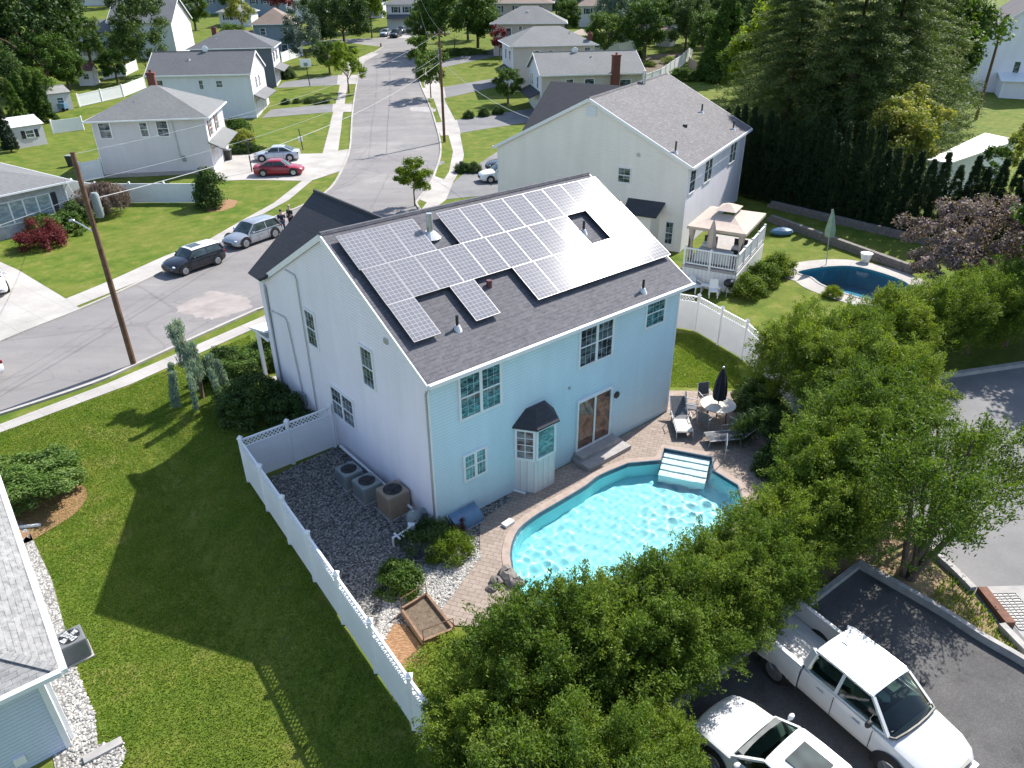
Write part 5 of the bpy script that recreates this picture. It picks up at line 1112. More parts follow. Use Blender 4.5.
# ------------------------------------------------------------------ yard equipment by the gable wall
def acunit(label,pos,w,d,h,mat,yaw=MYAW,group=None):
    t=thing('air_conditioner',label,'air conditioner',pos,yaw,group); x,y=w/2,d/2; mb=MB()
    mb.box(-x-.04,x+.04,-y-.04,y+.04,-.03,.05); mb.build('pad',CON,t)
    mb=MB(); mb.box(-x,x,-y,y,.05,h)
    o=mb.build('cabinet',MATS[mat],t); bv=o.modifiers.new('b','BEVEL'); bv.width=.04; bv.segments=3
    lv=MB()
    for k in range(9):
        q=-x+.08+(2*x-.16)*k/8; lv.box(q-.015,q+.015,-y-.012,-y+.002,.15,h-.12); lv.box(q-.015,q+.015,y-.002,y+.012,.15,h-.12)
    for k in range(9):
        q=-y+.08+(2*y-.16)*k/8; lv.box(x-.002,x+.012,q-.015,q+.015,.15,h-.12); lv.box(-x-.012,-x+.002,q-.015,q+.015,.15,h-.12)
    lv.build('louvre',MATS[mat],t)
    r=min(x,y)*.78; MB().cyl((0,0),r,h-.002,h+.006,24).build('fan_well',MATS['black'],t)
    fb=MB()
    for k in range(4):
        M=Matrix.Rotation(k*math.pi/2+.4,4,'Z'); fb.add([M@Vector(v) for v in ((.05,-.05,h+.012),(r*.9,-.09,h+.02),(r*.9,.12,h+.012),(.05,.05,h+.01))],[(0,1,2,3)])
    fb.cyl((0,0),.09,h,h+.03,10); fb.build('fan_blade',MATS['ac_light'] if mat=='ac_dark' else MATS['dark_metal'],t)
    gg=MB()
    for k in range(1,4): 
        pts=[(math.cos(a*math.pi/10)*r*k/3.05,math.sin(a*math.pi/10)*r*k/3.05,h+.035) for a in range(21)]; gg.tube(pts,.006,4)
    for k in range(6): a=k*math.pi/3; gg.tube([(0,0,h+.035),(math.cos(a)*r,math.sin(a)*r,h+.035)],.006,4)
    gg.build('fan_guard',MATS['dark_metal'],t)
    return t
acunit('grey green condenser farthest from the corner beside the gable wall',Vector((-6.0,22.1,0)),.75,.8,.65,'ac_grey')
acunit('grey green condenser between the other two beside the gable wall',Vector((-5.2,21.3,0)),.78,.85,.7,'ac_grey')
acunit('tan square condenser nearest the house corner on the gravel',Vector((-4.15,20.45,0)),.85,.85,.95,'ac_tan')
acunit('dark grey condenser beside the pale shingle roof at the left edge',G(77,655),.7,.7,.75,'ac_dark')
t=thing('pool_pump','grey pool filter and pump with white pipes at the house corner','pool pump',(-3.35,19.45,0),MYAW)
MB().tube([(0,0,.1),(0,0,.18),(0,0,.62),(0,0,.75),(0,0,.8)],[.2,.24,.24,.15,.05],16).build('filter_tank',MATS['ac_grey'],t,50)
MB().tube([(-.55,-.2,.25),(-.2,-.2,.25)],.13,12).build('pump_motor',MATS['dark_metal'],t,40); MB().tube([(-.2,-.2,.12),(-.2,-.2,.5)],.13,12).build('strainer',MATS['white_plastic'],t,40)
MB().tube([(.55,.1,0),(.55,.1,.5),(.45,.1,.55)],[.17,.17,.05],12).build('heater',MATS['ac_grey'],t,40)
for pts in ([(0,0,.8),(0,-.25,.5),(-.75,-.3,.4),(-1.0,-.3,.4)],[(-.7,-.3,.4),(-.7,-.5,.4)],[(-.85,-.15,.4),(-.85,-.5,.4)],[(-.45,-.3,.4),(-.5,-.6,.3),(-.5,-.6,.05)],[(-1.0,-.3,.4),(-1.0,-.3,.02)]): MB().tube(pts,.035,8).build('pipe',MATS['white_plastic'],t)
# window well cover
t=thing('window_well_cover','clear bubble window well cover at the foot of the blue wall','well cover',MO+Vector((math.cos(MYAW),math.sin(MYAW),0))*.95,MYAW)
mb=MB(); n=8
V=[]; 
for x in (-.55,.55):
    for k in range(n+1): a=math.pi/2*k/n; V.append((x*(1-.0*k),-.05-.55*math.sin(a)*1.0,.5*math.cos(a)+.03))
mb.add(V,[(k,k+1,k+n+2,k+n+1) for k in range(n)]+[tuple(range(n+1))+((),)[0:0],tuple(range(n+1,2*n+2))]); mb.build('bubble',MATS['blue_cover'],t,60)
mb=MB(); mb.tube([(-.58,-.03,.53),(-.58,-.62,.05),(.58,-.62,.05),(.58,-.03,.53),(-.58,-.03,.53)],.02,6); mb.build('rim',MATS['galv'],t)
# raised garden bed
gp=[G(*p,) for p in ((402,614),(427,599),(454,634),(424,646))]
t=thing('raised_bed','timber edged raised garden bed of bare soil beside the paver walk','garden bed',(gp[0].x,gp[0].y,0))
q=[p-gp[0] for p in gp]; mb=MB()
for i in range(4): 
    a,b=q[i],q[(i+1)%4]; mb.bar(a+Vector((0,0,.12)),b+Vector((0,0,.12)),.07,.24)
mb.build('frame',MATS['timber'],t); mb=MB(); mb.prism([(p.x,p.y) for p in q],-.02,.14); mb.build('soil',GR['soil'],t)
mb=MB()
for i,j in ((0,1),(3,2)): mb.tube([q[i],q[i]+Vector((0,0,.62)),q[j]+Vector((0,0,.62)),q[j]],.016,6)
mb.build('rail',MATS['pole_wood'],t)
# pool handrail
hb=G(586,452); t=thing('handrail','bent metal handrail standing by the pool steps','handrail',hb,R(50))
MB().tube([(0,0,0),(-.05,0,.45),(.1,0,.62),(.9,0,.92),(1.05,0,.85),(1.05,0,0)],.025,8).build('rail',MATS['metal_grey'],t)
hb=G(724,463)
t=thing('handrail','thin pale handrail at the shaded corner of the pool','handrail',hb,R(75)); MB().tube([(0,0,0),(0,0,.8),(.35,0,.95),(.7,0,.9),(.75,0,0)],.022,8).build('rail',MATS['alloy'],t)
# rocks by the pool
def rock(label,p,s,grp=None):
    mb=MB(); mb.ball((0,0,s*.3),s,9,6,(1.2,.9,.7)); mb.v=[(v[0]*random.uniform(.82,1.15),v[1]*random.uniform(.82,1.15),v[2]*random.uniform(.82,1.15)) for v in mb.v]
    o=mb.build('rock',MATS['stone'],None,0,p,random.uniform(0,6)); return tag(o,label,'rock',grp)
rock('large dark landscape rock between the pool edge and the trees',G(508,577),.32); rock('smaller rock beside the large one at the pool edge',G(497,583),.22); rock('flat rock under the tree tips by the paver walk',G(515,585),.26); rock('small dark stone at the end of the rock cluster',G(492,590),.16)
# ------------------------------------------------------------------ patio furniture
def lounger(label,p,yaw,fab):
    t=thing('chaise_lounge',label,'lounger',p,yaw,None); w=.33
    f=MB()
    for sg in (-1,1): f.tube([(-.1,sg*w,.32),(1.25,sg*w,.32),(1.3,sg*w,.0)],.022,6); f.tube([(-.1,sg*w,.32),(-.75,sg*w,.85)],.022,6); f.tube([(0,sg*w,.32),(-.05,sg*w,0)],.022,6); f.tube([(-.1,sg*(w+.05),.32),(.0,sg*(w+.05),.58),(.5,sg*(w+.05),.56),(.5,sg*(w+.05),.32)],.02,6)
    f.build('frame',MATS['metal_grey'],t)
    MB().box(-.1,1.27,-w+.02,w-.02,.31,.335).build('seat',MATS[fab],t)
    MB().slab([(-.1,-w+.02,.34),(-.1,w-.02,.34),(-.75,w-.02,.87),(-.75,-w+.02,.87)],.025).build('backrest',MATS[fab],t)
    return t
a=G(684,436); lounger('dark mesh chaise lounge in sun at the head of the pool steps',a+Vector((.0,1.0,0)),R(-92),'mesh_fabric')
MB().box(.25,1.2,-.3,.3,.336,.352).build('towel',MATS['beige_fabric'],bpy.data.objects['chaise_lounge'])
a=G(735,446); lounger('grey mesh chaise lounge in tree shade right of the steps',Vector((8.95,24.65,0)),R(188),'mesh_fabric')
tc=G(716,419)
t=thing('patio_table','round white patio table on the paver patio','table',tc)
MB().cyl((0,0),.72,.70,.735,36).build('tabletop',MATS['beige_fabric'],t,40); mb=MB()
for k in range(4): a=k*math.pi/2+.5; mb.tube([(math.cos(a)*.55,math.sin(a)*.55,0),(math.cos(a)*.5,math.sin(a)*.5,.7)],.025,6)
mb.build('leg_frame',MATS['dark_metal'],t)
t=thing('parasol','closed navy patio umbrella standing through the round white table','umbrella',(tc.x,tc.y,0))
MB().cyl((0,0),.022,.0,2.45,10).build('pole',MATS['dark_metal'],t); 
mb=MB(); n=16; secs=[]
for z,r in ((1.0,.23),(1.3,.25),(1.8,.2),(2.2,.11),(2.38,.04)): secs.append([(math.cos(2*math.pi*k/n)*r*(1+.18*(k%2)),math.sin(2*math.pi*k/n)*r*(1+.18*(k%2)),z) for k in range(n)])
loft(mb,secs); mb.build('canopy',MATS['navy_fabric'],t); MB().ball((0,0,2.45),.06,8,6).build('finial',MATS['alloy'],t)
def pchair(label,p,yaw):
    t=thing('patio_chair',label,'chair',p,yaw); f=MB()
    for sg in (-1,1): f.tube([(-.25,sg*.25,0),(-.22,sg*.25,.42),(-.32,sg*.25,.98)],.018,6); f.tube([(.25,sg*.25,0),(.22,sg*.25,.62),(-.25,sg*.25,.64)],.018,6)
    f.build('frame',MATS['metal_grey'],t); MB().box(-.22,.24,-.24,.24,.4,.425).build('seat',MATS['mesh_fabric'],t); MB().slab([(-.22,-.24,.44),(-.22,.24,.44),(-.33,.24,.98),(-.33,-.24,.98)],.02).build('backrest',MATS['mesh_fabric'],t)
for lab,dx,dy in (('patio chair left of the round table in sunlight',-1.0,.3),('patio chair behind the round table under the umbrella',-.25,1.05),('patio chair front left of the round table in shade',-.7,-.85),('patio chair front right of the round table in shade',.6,-.9)): pchair(lab,(tc.x+dx,tc.y+dy,.03),math.atan2(-dy,-dx))
# ------------------------------------------------------------------ deck, gazebo and things of the cream house
DY=R(-30); dA=Vector((10.2,41.75,0)); ex=Vector((math.cos(DY),math.sin(DY),0)); ey=Vector((-ex.y,ex.x,0))
t=thing('deck','white railed raised deck attached to the cream house','deck',dA,DY); dw,dd,dz=3.2,6.6,1.25
MB().box(0,dw,0,dd,dz-.15,dz).build('floor',MATS['coping_grey'],t)
sk=MB(); sk.box(.0,dw,-.03,-.001,0,dz-.151); sk.box(dw+.001,dw+.03,0,dd,0,dz-.151); sk.build('skirt',MATS['white_board'],t)
def rail(x0,y0,x1,y1):
    a,b=Vector((x0,y0,0)),Vector((x1,y1,0)); L=(b-a).length; mb=MB()
    mb.bar(a+Vector((0,0,dz+1.0)),b+Vector((0,0,dz+1.0)),.1,.07); mb.bar(a+Vector((0,0,dz+.12)),b+Vector((0,0,dz+.12)),.06,.06); n=int(L/.15)
    for k in range(1,n): p=a.lerp(b,k/n); mb.box(p.x-.018,p.x+.018,p.y-.018,p.y+.018,dz+.14,dz+.98)
    m=max(1,round(L/1.7))
    for k in range(m+1): p=a.lerp(b,k/m); mb.box(p.x-.06,p.x+.06,p.y-.06,p.y+.06,dz-.3,dz+1.12)
    return mb.build('railing',MATS['vinyl'],t)
rail(.06,.06,dw-.06,.06); rail(dw-.06,.06,dw-.06,dd-.06)
def dpos(x,y,z=0): return dA+ex*x+ey*y+Vector((0,0,z))
g0=dpos(1.5,3.3,dz); t=thing('gazebo','tan canopied gazebo with dark posts standing on the white railed deck','gazebo',g0,DY); hw,hd=1.55,2.2
for x in (-hw,hw):
    for y in (-hd,hd): MB().box(x-.05,x+.05,y-.05,y+.05,0,2.05).build('post',MATS['dark_metal'],t)
mb=MB(); hx,hy=hw+.2,hd+.2; n=4
def cz_(s): return 2.05+.85*(1-s)**1.0-.16*math.sin(math.pi*s)
rings=[]
for s in (1,.8,.6,.42,.28): rings.append([(sx*hx*s,sy*hy*s,cz_(s)) for sx,sy in ((-1,-1),(1,-1),(1,1),(-1,1))])
V=[p for r in rings for p in r]; mb.add(V,[(i*4+k,i*4+(k+1)%4,(i+1)*4+(k+1)%4,(i+1)*4+k) for i in range(4) for k in range(4)])
V=[(sx*hx,sy*hy,z) for z in (1.88,2.05) for sx,sy in ((-1,-1),(1,-1),(1,1),(-1,1))]; mb.add(V,[(k,(k+1)%4,(k+1)%4+4,k+4) for k in range(4)]); cn=mb.build('canopy',MATS['tan_fabric'],t)
mb=MB(); V=[(sx*hx*.36,sy*hy*.36,2.74) for sx,sy in ((-1,-1),(1,-1),(1,1),(-1,1))]+[(-.12,-.12,3.02),(.12,-.12,3.02),(.12,.12,3.02),(-.12,.12,3.02)]; mb.add(V,[(k,(k+1)%4,(k+1)%4+4,k+4) for k in range(4)]+[(4,5,6,7)]); mb.build('vent_cap',MATS['tan_fabric'],cn)
for x,y in ((-hw,-hd),(hw,-hd),(-hw,hd)): 
    mb=MB(); mb.tube([(x*.95,y*.97,.1),(x*.95,y*.97,1.0),(x*.95,y*.97,1.9)],[.2,.1,.22],8); mb.build('curtain',MATS['tan_fabric'],t)
p=dpos(1.35,.75,dz); t=thing('parasol','closed tan umbrella standing in the deck table by the railing','umbrella',p)
MB().cyl((0,0),.025,0,2.7,8).build('pole',MATS['dark_metal'],t); mb=MB(); secs=[]
for z,r in ((1.05,.22),(1.3,.24),(2.0,.17),(2.5,.07),(2.65,.02)): secs.append([(math.cos(2*math.pi*k/12)*r*(1+.2*(k%2)),math.sin(2*math.pi*k/12)*r*(1+.2*(k%2)),z) for k in range(12)])
loft(mb,secs); mb.build('canopy',MATS['tan_fabric'],t)
t=thing('deck_table','covered deck table under a pale cloth beside the closed tan umbrella','table',dpos(1.55,.95,dz),DY)
mb=MB(); loft(mb,[[(-1.0*k,-.45*k,z),(1.0*k,-.45*k,z),(1.0*k,.45*k,z),(-1.0*k,.45*k,z)] for k,z in ((1.08,.15),(1.02,.6),(1,.76),(.9,.8))]); mb.build('cover',MATS['ac_light'],t)
for lab,x,y in (('white cushioned sofa seat under the gazebo, left one',.6,3.2),('white cushioned sofa seat under the gazebo, right one',2.4,3.4)):
    t=thing('sofa',lab,'sofa',dpos(x,y,dz),DY); MB().box(-.4,.4,-.35,.35,.0,.3).build('base',MATS['dark_metal'],t); MB().box(-.38,.38,-.33,.33,.3,.44).build('cushion',MATS['white_plastic'],t); MB().box(-.4,.4,.3,.42,.3,.8).build('backrest',MATS['dark_metal'],t)
def wchair(label,p,yaw):
    t=thing('garden_chair',label,'chair',p,yaw); MB().box(-.25,.25,-.25,.25,.38,.42).build('seat',MATS['white_plastic'],t); MB().slab([(-.25,-.24,.43),(-.25,.24,.43),(-.36,.24,.95),(-.36,-.24,.95)],.03).build('backrest',MATS['white_plastic'],t); mb=MB()
    for x in (-.23,.23):
        for y in (-.23,.23): mb.box(x-.025,x+.025,y-.025,y+.025,0,.38)
    mb.bar((-.3,-.27,.62),(.25,-.27,.62),.05,.03); mb.bar((-.3,.27,.62),(.25,.27,.62),.05,.03); mb.build('leg_frame',MATS['white_plastic'],t)
wchair('white garden chair left in front of the deck skirt',dpos(1.2,-.9),R(-60)); wchair('white garden chair right in front of the deck skirt',dpos(2.3,-1.1),R(-100))
t=thing('bench','white garden bench between the garden chairs and the deck',"bench",dpos(2.0,-.55),DY); MB().box(-.6,.6,-.2,.2,.4,.45).build('seat',MATS['white_plastic'],t); MB().box(-.55,-.48,-.18,.18,0,.4).box(.48,.55,-.18,.18,0,.4).build('leg_frame',MATS['white_plastic'],t)
t=thing('grill','black round grill beside the deck corner','grill',dpos(2.95,-.45)); MB().ball((0,0,.75),.3,14,8,(1,1,.8)).build('bowl',MATS['black'],t,60); mb=MB()
for k in range(3): a=k*2.1; mb.tube([(math.cos(a)*.3,math.sin(a)*.3,0),(0,0,.7)],.02,5)
mb.build('leg_frame',MATS['metal_grey'],t)
t=thing('hot_tub','dark covered tub with a white rim left under the deck railing','tub',dpos(.55,-.75)); MB().cyl((0,0),.45,0,.55,16).build('shell',MATS['dark_metal'],t); MB().cyl((0,0),.5,.55,.62,16).build('lid',MATS['white_plastic'],t)
# steps down the far side of the deck, retaining walls, yard things
for lab,a,b in (('low upper stone retaining wall under the arborvitae row',(768,207),(926,245)),('low lower stone retaining wall behind the dark blue pool',(768,221),(912,274))):
    A=G(*a);B=G(*b); mb=MB(); n=22
    for lv in range(2):
        for k in range(n): p=A.lerp(B,(k+.5*(lv%2))/n); q_=A.lerp(B,(k+.97+.5*(lv%2))/n); mb.bar(p+Vector((0,0,.14+.27*lv)),q_+Vector((0,0,.14+.27*lv)),.34+random.uniform(-.04,.04),.26)
    tag(mb.build('retaining_wall',MATS['stone']),lab,'wall')
pp=G(826,265); t=thing('parasol','closed pale green umbrella on a leaning pole behind the dark blue pool','umbrella',pp); MB().tube([(0,0,0),(-.35,0,3.6)],.03,8).build('pole',MATS['alloy'],t); mb=MB(); loft(mb,[[(-.1-.07*(z-1)+math.cos(2*math.pi*k/10)*r*(1+.2*(k%2)),math.sin(2*math.pi*k/10)*r*(1+.2*(k%2)),z) for k in range(10)] for z,r in ((1.9,.25),(2.3,.28),(3.1,.14),(3.6,.03))]); plain('sage_fabric',(.28,.36,.24),.85); mb.build('canopy',MATS['sage_fabric'],t)
t=thing('planter','white planter pot at the edge of the dark blue pool','planter',G(865,262)); MB().tube([(0,0,0),(0,0,.6)],[.22,.38],14).build('pot',MATS['white_plastic'],t); 
t=thing('pool_slide','pale blue cover folded beside the lower stone wall','cover',G(781,235)); mb=MB(); mb.ball((0,0,.25),.6,10,6,(1.4,.8,.5)); mb.build('cover',MATS['blue_cover'],t)
# ------------------------------------------------------------------ sheds and far yard things
def shed(label,A,B,depth,h,hr,wall,roof,flat=False,win=True):
    a,b=G(*A),G(*B); d=b-a; yw=math.atan2(d.y,d.x); L=d.length; t=thing('shed',label,'shed',a,yw)
    gable_walls(t,L,depth,h,hr,[wall]*4); gable_roof(t,L,depth,h,hr,.15,.15,.15,MATS[roof],.08)
    window(t,fpos('F',L,depth),L*.4,h*.45,.8,.7,1,'window_glass',(2,2),shut='shutter' if win else None); door(t,fpos('R',L,depth),depth*.3,0,1.2,min(1.8,h-.15),'trim')
    return t
shed('white shed with a maroon roof in the far left yard',(80,86),(95,85.5),2.6,2.2,3.0,'white_siding','roof_maroon',win=False)
shed('grey walled shed with a pale roof beside the pointed evergreens',(51,113),(74,109),3.2,2.3,3.0,'grey_siding','roof_pale',win=False)
shed('white roofed shed with black shutters at the left lawn',(18,149),(48,144),3.2,2.2,2.9,'grey_siding','white_board')
t=thing('utility_cart','dark blue covered cart parked against the grey shed','cart',G(62,111)); MB().box(-.7,.7,-.4,.4,.3,1.0).build('body',MATS['blue_cover'],t); mb=MB()
for x in (-.5,.5):
    for y in (-.4,.4): mb.tube([(x,y-.06,.22),(x,y+.06,.22)],.22,12)
mb.build('wheels',MATS['rubber'],t)
t=thing('gazebo','small pale gazebo tent behind the greige hip roofed house','gazebo',G(581,47)+Vector((0,0,0))); mb=MB(); mb.add([(-2.2,-2.2,2.3),(2.2,-2.2,2.3),(2.2,2.2,2.3),(-2.2,2.2,2.3),(0,0,3.3)],[(0,1,4),(1,2,4),(2,3,4),(3,0,4)]); mb.build('canopy',MATS['tan_fabric'],t); mb=MB()
for x in (-2,2):
    for y in (-2,2): mb.box(x-.06,x+.06,y-.06,y+.06,0,2.3)
mb.build('post',MATS['dark_metal'],t)
shed('small white shed with a dark roof beyond the chimney house',(612,46),(624,47),3,2.2,3.4,'white_siding','roof_dark',win=False)
shed('timber roofed shed under the dark trees behind the white fence',(656,46),(669,47),3,2.6,3.3,'grey_siding','roof_brown',win=False)
for lab,A,L,hh,rr_ in (('pale blue gabled house half hidden behind the spruce at the top',(588,26),7,5,7.5),('pale gabled house between the trees at the top right of centre',(662,32),8,5,7.8)):
    ghouse('house',lab,G(*A),R(30),L,8,hh,rr_,['palegrey_siding','white_siding','white_siding','palegrey_siding'],'roof_grey')
# basketball hoop and yard posts
b=G(310,86); t=thing('basketball_hoop','freestanding basketball hoop with a white backboard by the asphalt driveway','basketball hoop',b,R(10)); MB().tube([(0,0,0),(-.2,0,3.2)],.07,8).build('pole',MATS['dark_metal'],t); MB().box(-1.0,.6,-.35,-.3,2.8,3.9).build('backboard',MATS['white_plastic'],t); MB().box(-.5,.1,-.37,-.352,2.95,3.35).box(-.45,.05,-.372,-.371,3.0,3.3).build('target_square',MATS['ac_grey'],t); MB().tube([(-.2+math.cos(a*.4)*.23,-.62+math.sin(a*.4)*.23,2.95) for a in range(17)],.02,5).build('hoop',MATS['terracotta'],t)
b=G(252,172); t=thing('lamp_post','dark lamp post beside the red sedan on the driveway','lamp post',b); MB().tube([(0,0,0),(0,0,2.5)],.06,8).build('pole',MATS['dark_metal'],t); MB().cyl((0,0),.12,2.5,2.85,8,.18).build('lantern',MATS['dark_metal'],t)
b=G(303,150); t=thing('yard_sign','small white yard flag on a dark stake in the lawn','sign',b); MB().tube([(0,0,0),(-.15,0,2.2)],.05,6).build('stake',MATS['dark_metal'],t); MB().box(-.35,.1,-.03,.03,.9,1.4).build('flag',MATS['white_plastic'],t)
b=G(374,47); t=thing('hydrant','small red hydrant on the far corner verge','hydrant',G(381,47)); MB().tube([(0,0,0),(0,0,.6),(0,0,.75)],[.14,.14,.04],10).build('barrel',MATS['maroon'],t)
for lab,px in (('grey bin beside the back door of the light grey house',(72,166)),('dark bin beside the garage door of the light grey house',(229,160))):
    t=thing('bin',lab,'bin',G(*px)); mb=MB(); loft(mb,[[(-k,-k,z),(k,-k,z),(k,k,z),(-k,k,z)] for k,z in ((.25,0),(.32,1.0))]); mb.build('tub',MATS['dark_metal'],t); MB().box(-.34,.34,-.36,.34,1.0,1.06).build('lid',MATS['ac_grey'],t)
# ------------------------------------------------------------------ people
def skin(name,verts,edges,rad,mat,parent):
    me=bpy.data.meshes.new(name); me.from_pydata(verts,edges,[]); me.materials.append(mat); o=link(name,me,parent)
    sk_=o.modifiers.new('s','SKIN'); sk_.use_smooth_shade=True
    for i,r in enumerate(rad): me.skin_vertices[0].data[i].radius=(r,r)
    me.skin_vertices[0].data[0].use_root=True
    o.modifiers.new('ss','SUBSURF').levels=1; o.modifiers['ss'].render_levels=1
    return o
def person(label,pos,yaw,top,legs,hairm,armbend):
    t=thing('person',label,'person',pos,yaw)
    V=[(0,0,.95),(0,0,1.2),(0,0,1.42),(0,0,1.53),(.02,0,1.66),(.03,0,1.74), (0,.1,.9),(.02,.11,.5),(0,.12,.08),(.14,.12,.04), (0,-.1,.9),(.03,-.11,.5),(.02,-.13,.08),(.16,-.13,.04), (0,.2,1.4),(.0,.26,1.12),(armbend,.2,.98),(armbend+.1,.17,.98), (0,-.2,1.4),(.02,-.26,1.12),(armbend*.6,-.22,.92),(armbend*.6+.08,-.21,.88)]
    E_=[(0,1),(1,2),(2,3),(3,4),(4,5),(0,6),(6,7),(7,8),(8,9),(0,10),(10,11),(11,12),(12,13),(2,14),(14,15),(15,16),(16,17),(2,18),(18,19),(19,20),(20,21)]
    rd=[.14,.14,.15,.055,.095,.07,.085,.06,.045,.035,.085,.06,.045,.035,.06,.045,.032,.03,.06,.045,.032,.03]
    b=skin('body',V,E_,rd,MATS['skin'],t)
    ix=[0,1,2,14,15,18,19]; m={v:i for i,v in enumerate(ix)}
    skin('shirt',[V[i] for i in ix],[(m[a],m[b_]) for a,b_ in E_ if a in m and b_ in m],[rd[i]+.022 for i in ix],MATS[top],b)
    ix=[0,6,7,8,10,11,12]; m={v:i for i,v in enumerate(ix)}
    skin('trousers',[V[i] for i in ix],[(m[a],m[b_]) for a,b_ in E_ if a in m and b_ in m],[rd[i]+.02 for i in ix],MATS[legs],b)
    MB().ball((.0,0,1.73),.118,12,8,(1,.9,.85)).build('hair',MATS[hairm],b,60)
    for sg in (-1,1): MB().ball((.1,sg*.035,1.69),.014,6,4).build('eye',MATS['black'],b); 
    for p in (V[9],V[13]): MB().ball((p[0]-.04,p[1],.04),.06,8,5,(1.9,.85,.75)).build('shoe',MATS['black'],b,60)
a=G(284,234); b=G(292,229)
person('person in a navy jacket and grey jeans standing beside the silver minivan',a,R(-60),'navy_cloth','denim','hair',.25)
person('person in black clothing with pale hair standing right of the navy jacketed one',b,R(-120),'dark_cloth','dark_cloth','hair_pale',.2)

tag(MB().tube([(0,0,.05),(.45,-.2,.04)],.05,8).build('drain_spout',MATS['white_plastic'],None,0,G(513,491)),'short white drain spout lying at the foot of the bay window','drain spout')
tag(MB().box(-.2,.2,-.12,.12,.03,.13).build('skimmer_lid',MATS['white_plastic'],None,0,G(508,525),R(45)),'small white skimmer lid on the pavers at the pool curve','skimmer lid')
# ------------------------------------------------------------------ trees and shrubs
# dense small trees of the row behind the pool (about 5 m): three crowns shared by all of them
def near_crown():
    cl=blob_clumps(125,1.75,1.75,1.65,2.55,.36,.7,-.9,.26)+blob_clumps(34,1.0,1.0,1.0,2.4,.5,.3,-.9)
    return plumes('crown_mesh',cl,7,60,.10,MATS['leaf_near'],.50,2.0,.34,.45,.10,.32)
NC=[near_crown() for i in range(4)]
NT=[trunk_mesh('trunk_mesh',2.6,.11,5,1.3) for i in range(2)]
row=[(-.75,10.9,.84,'leftmost tree of the leafy row, beside the end of the white fence'),(.45,12.0,.97,'leafy row tree with its tip just under the rocks by the pool'),(2.3,12.5,.97,'leafy row tree below the middle of the pool edge'),(3.9,13.3,.93,'leafy row tree behind the bend of the pool'),
 (5.4,14.3,.88,'leafy row tree level with the back end of the white sedan'),(6.8,15.3,.86,'leafy row tree behind the bed of the white pickup'),(7.9,16.9,.9,'leafy row tree at the corner of the car park behind the pickup cab'),(9.5,17.9,.97,'leafy row tree beside the shaded pool corner'),(10.4,19.4,1.07,'tall leafy row tree at the shaded patio end'),(11.8,20.8,1.1,'tall leafy row tree between the patio and the lane'),(13.0,22.6,1.12,'leafy row tree overlooking the lane'),(13.2,24.9,1.1,'leafy row tree behind the white fence corner'),
 (12.0,27.2,1.08,'leafy tree rising over the white fence beside the lawn'),(15.0,24.6,.95,'leafy tree filling the gap on the lane side of the row'),
 (15.2,28.6,1.0,'leafy tree before the dark blue pool, first of the far row'),(17.4,30.2,1.0,'leafy tree before the dark blue pool, second of the far row'),(19.8,31.3,1.02,'leafy tree of the far row where the purple tree begins'),(22.2,32.2,1.0,'leafy tree of the far row under the purple tree'),(24.6,33.0,1.05,'leafy tree of the far row at the right edge'),(27.2,34.0,1.1,'leafy tree of the far row mostly outside the right edge'),
 (1.6,9.2,.86,'bright leafy tree at the bottom of the picture in front of the row'),(3.0,10.2,.62,'small leafy tree beside the hood of the white sedan'),(.3,8.6,.9,'bright leafy tree cut by the bottom edge beside the fence end'),(2.6,8.3,.8,'leafy tree cut by the bottom edge left of the white sedan')]
for i,(x,y,s,lab) in enumerate(row):
    s*=(.9,.96,.97,.97,.95,.92,.9,.92)[i] if i<8 else .97
    tree('tree',lab,'tree',(x,y,0),NC[i%4],NT[i%2],(s*random.uniform(.95,1.05),s*random.uniform(.95,1.05),s*.98),None,'trees of the leafy row behind the pool')
# looser multi stemmed tree leaning over the lane
lc=plumes('crown_mesh',blob_clumps(60,2.1,1.8,1.7,3.4,.42,.4,-.8,.4),6,42,.12,MATS['leaf_near'],.75,2.4,.36,.3,.13,.5)
mb=MB()
for a,e in ((0,(1.6,.9,4.4)),(1,(.7,-.3,4.2)),(2,(-.6,.5,4.0)),(3,(2.3,-.2,3.6)),(4,(.3,1.2,4.3))):
    b=Vector((math.cos(a*1.3)*.15,math.sin(a*1.3)*.15,-.1)); e=Vector(e); mb.tube([b,b.lerp(e,.35)+Vector((0,0,.25)),b.lerp(e,.7)+Vector((0,0,.15)),e],[.11,.085,.06,.02],7)
    for k in (.5,.7,.85):
        p=b.lerp(e,k); d=Vector((random.uniform(-1,1),random.uniform(-1,1),.7)).normalized()*.9; mb.tube([p,p+d],[.035,.008],5)
lt=mb.mesh('trunk_mesh',MATS['bark'],50)
t=tree('tree','loose multi stemmed tree on the dry verge between the car park and the lane','tree',G(888,588),lc,lt,1.0,R(10)); t.children[1].location=(.9,.3,0)
t=tree('tree','slender loose tree leaning over the lane in front of the leafy row','tree',(13.9,18.6,0),lc,lt,.9,R(60)); t.children[1].location=(.5,.2,0)
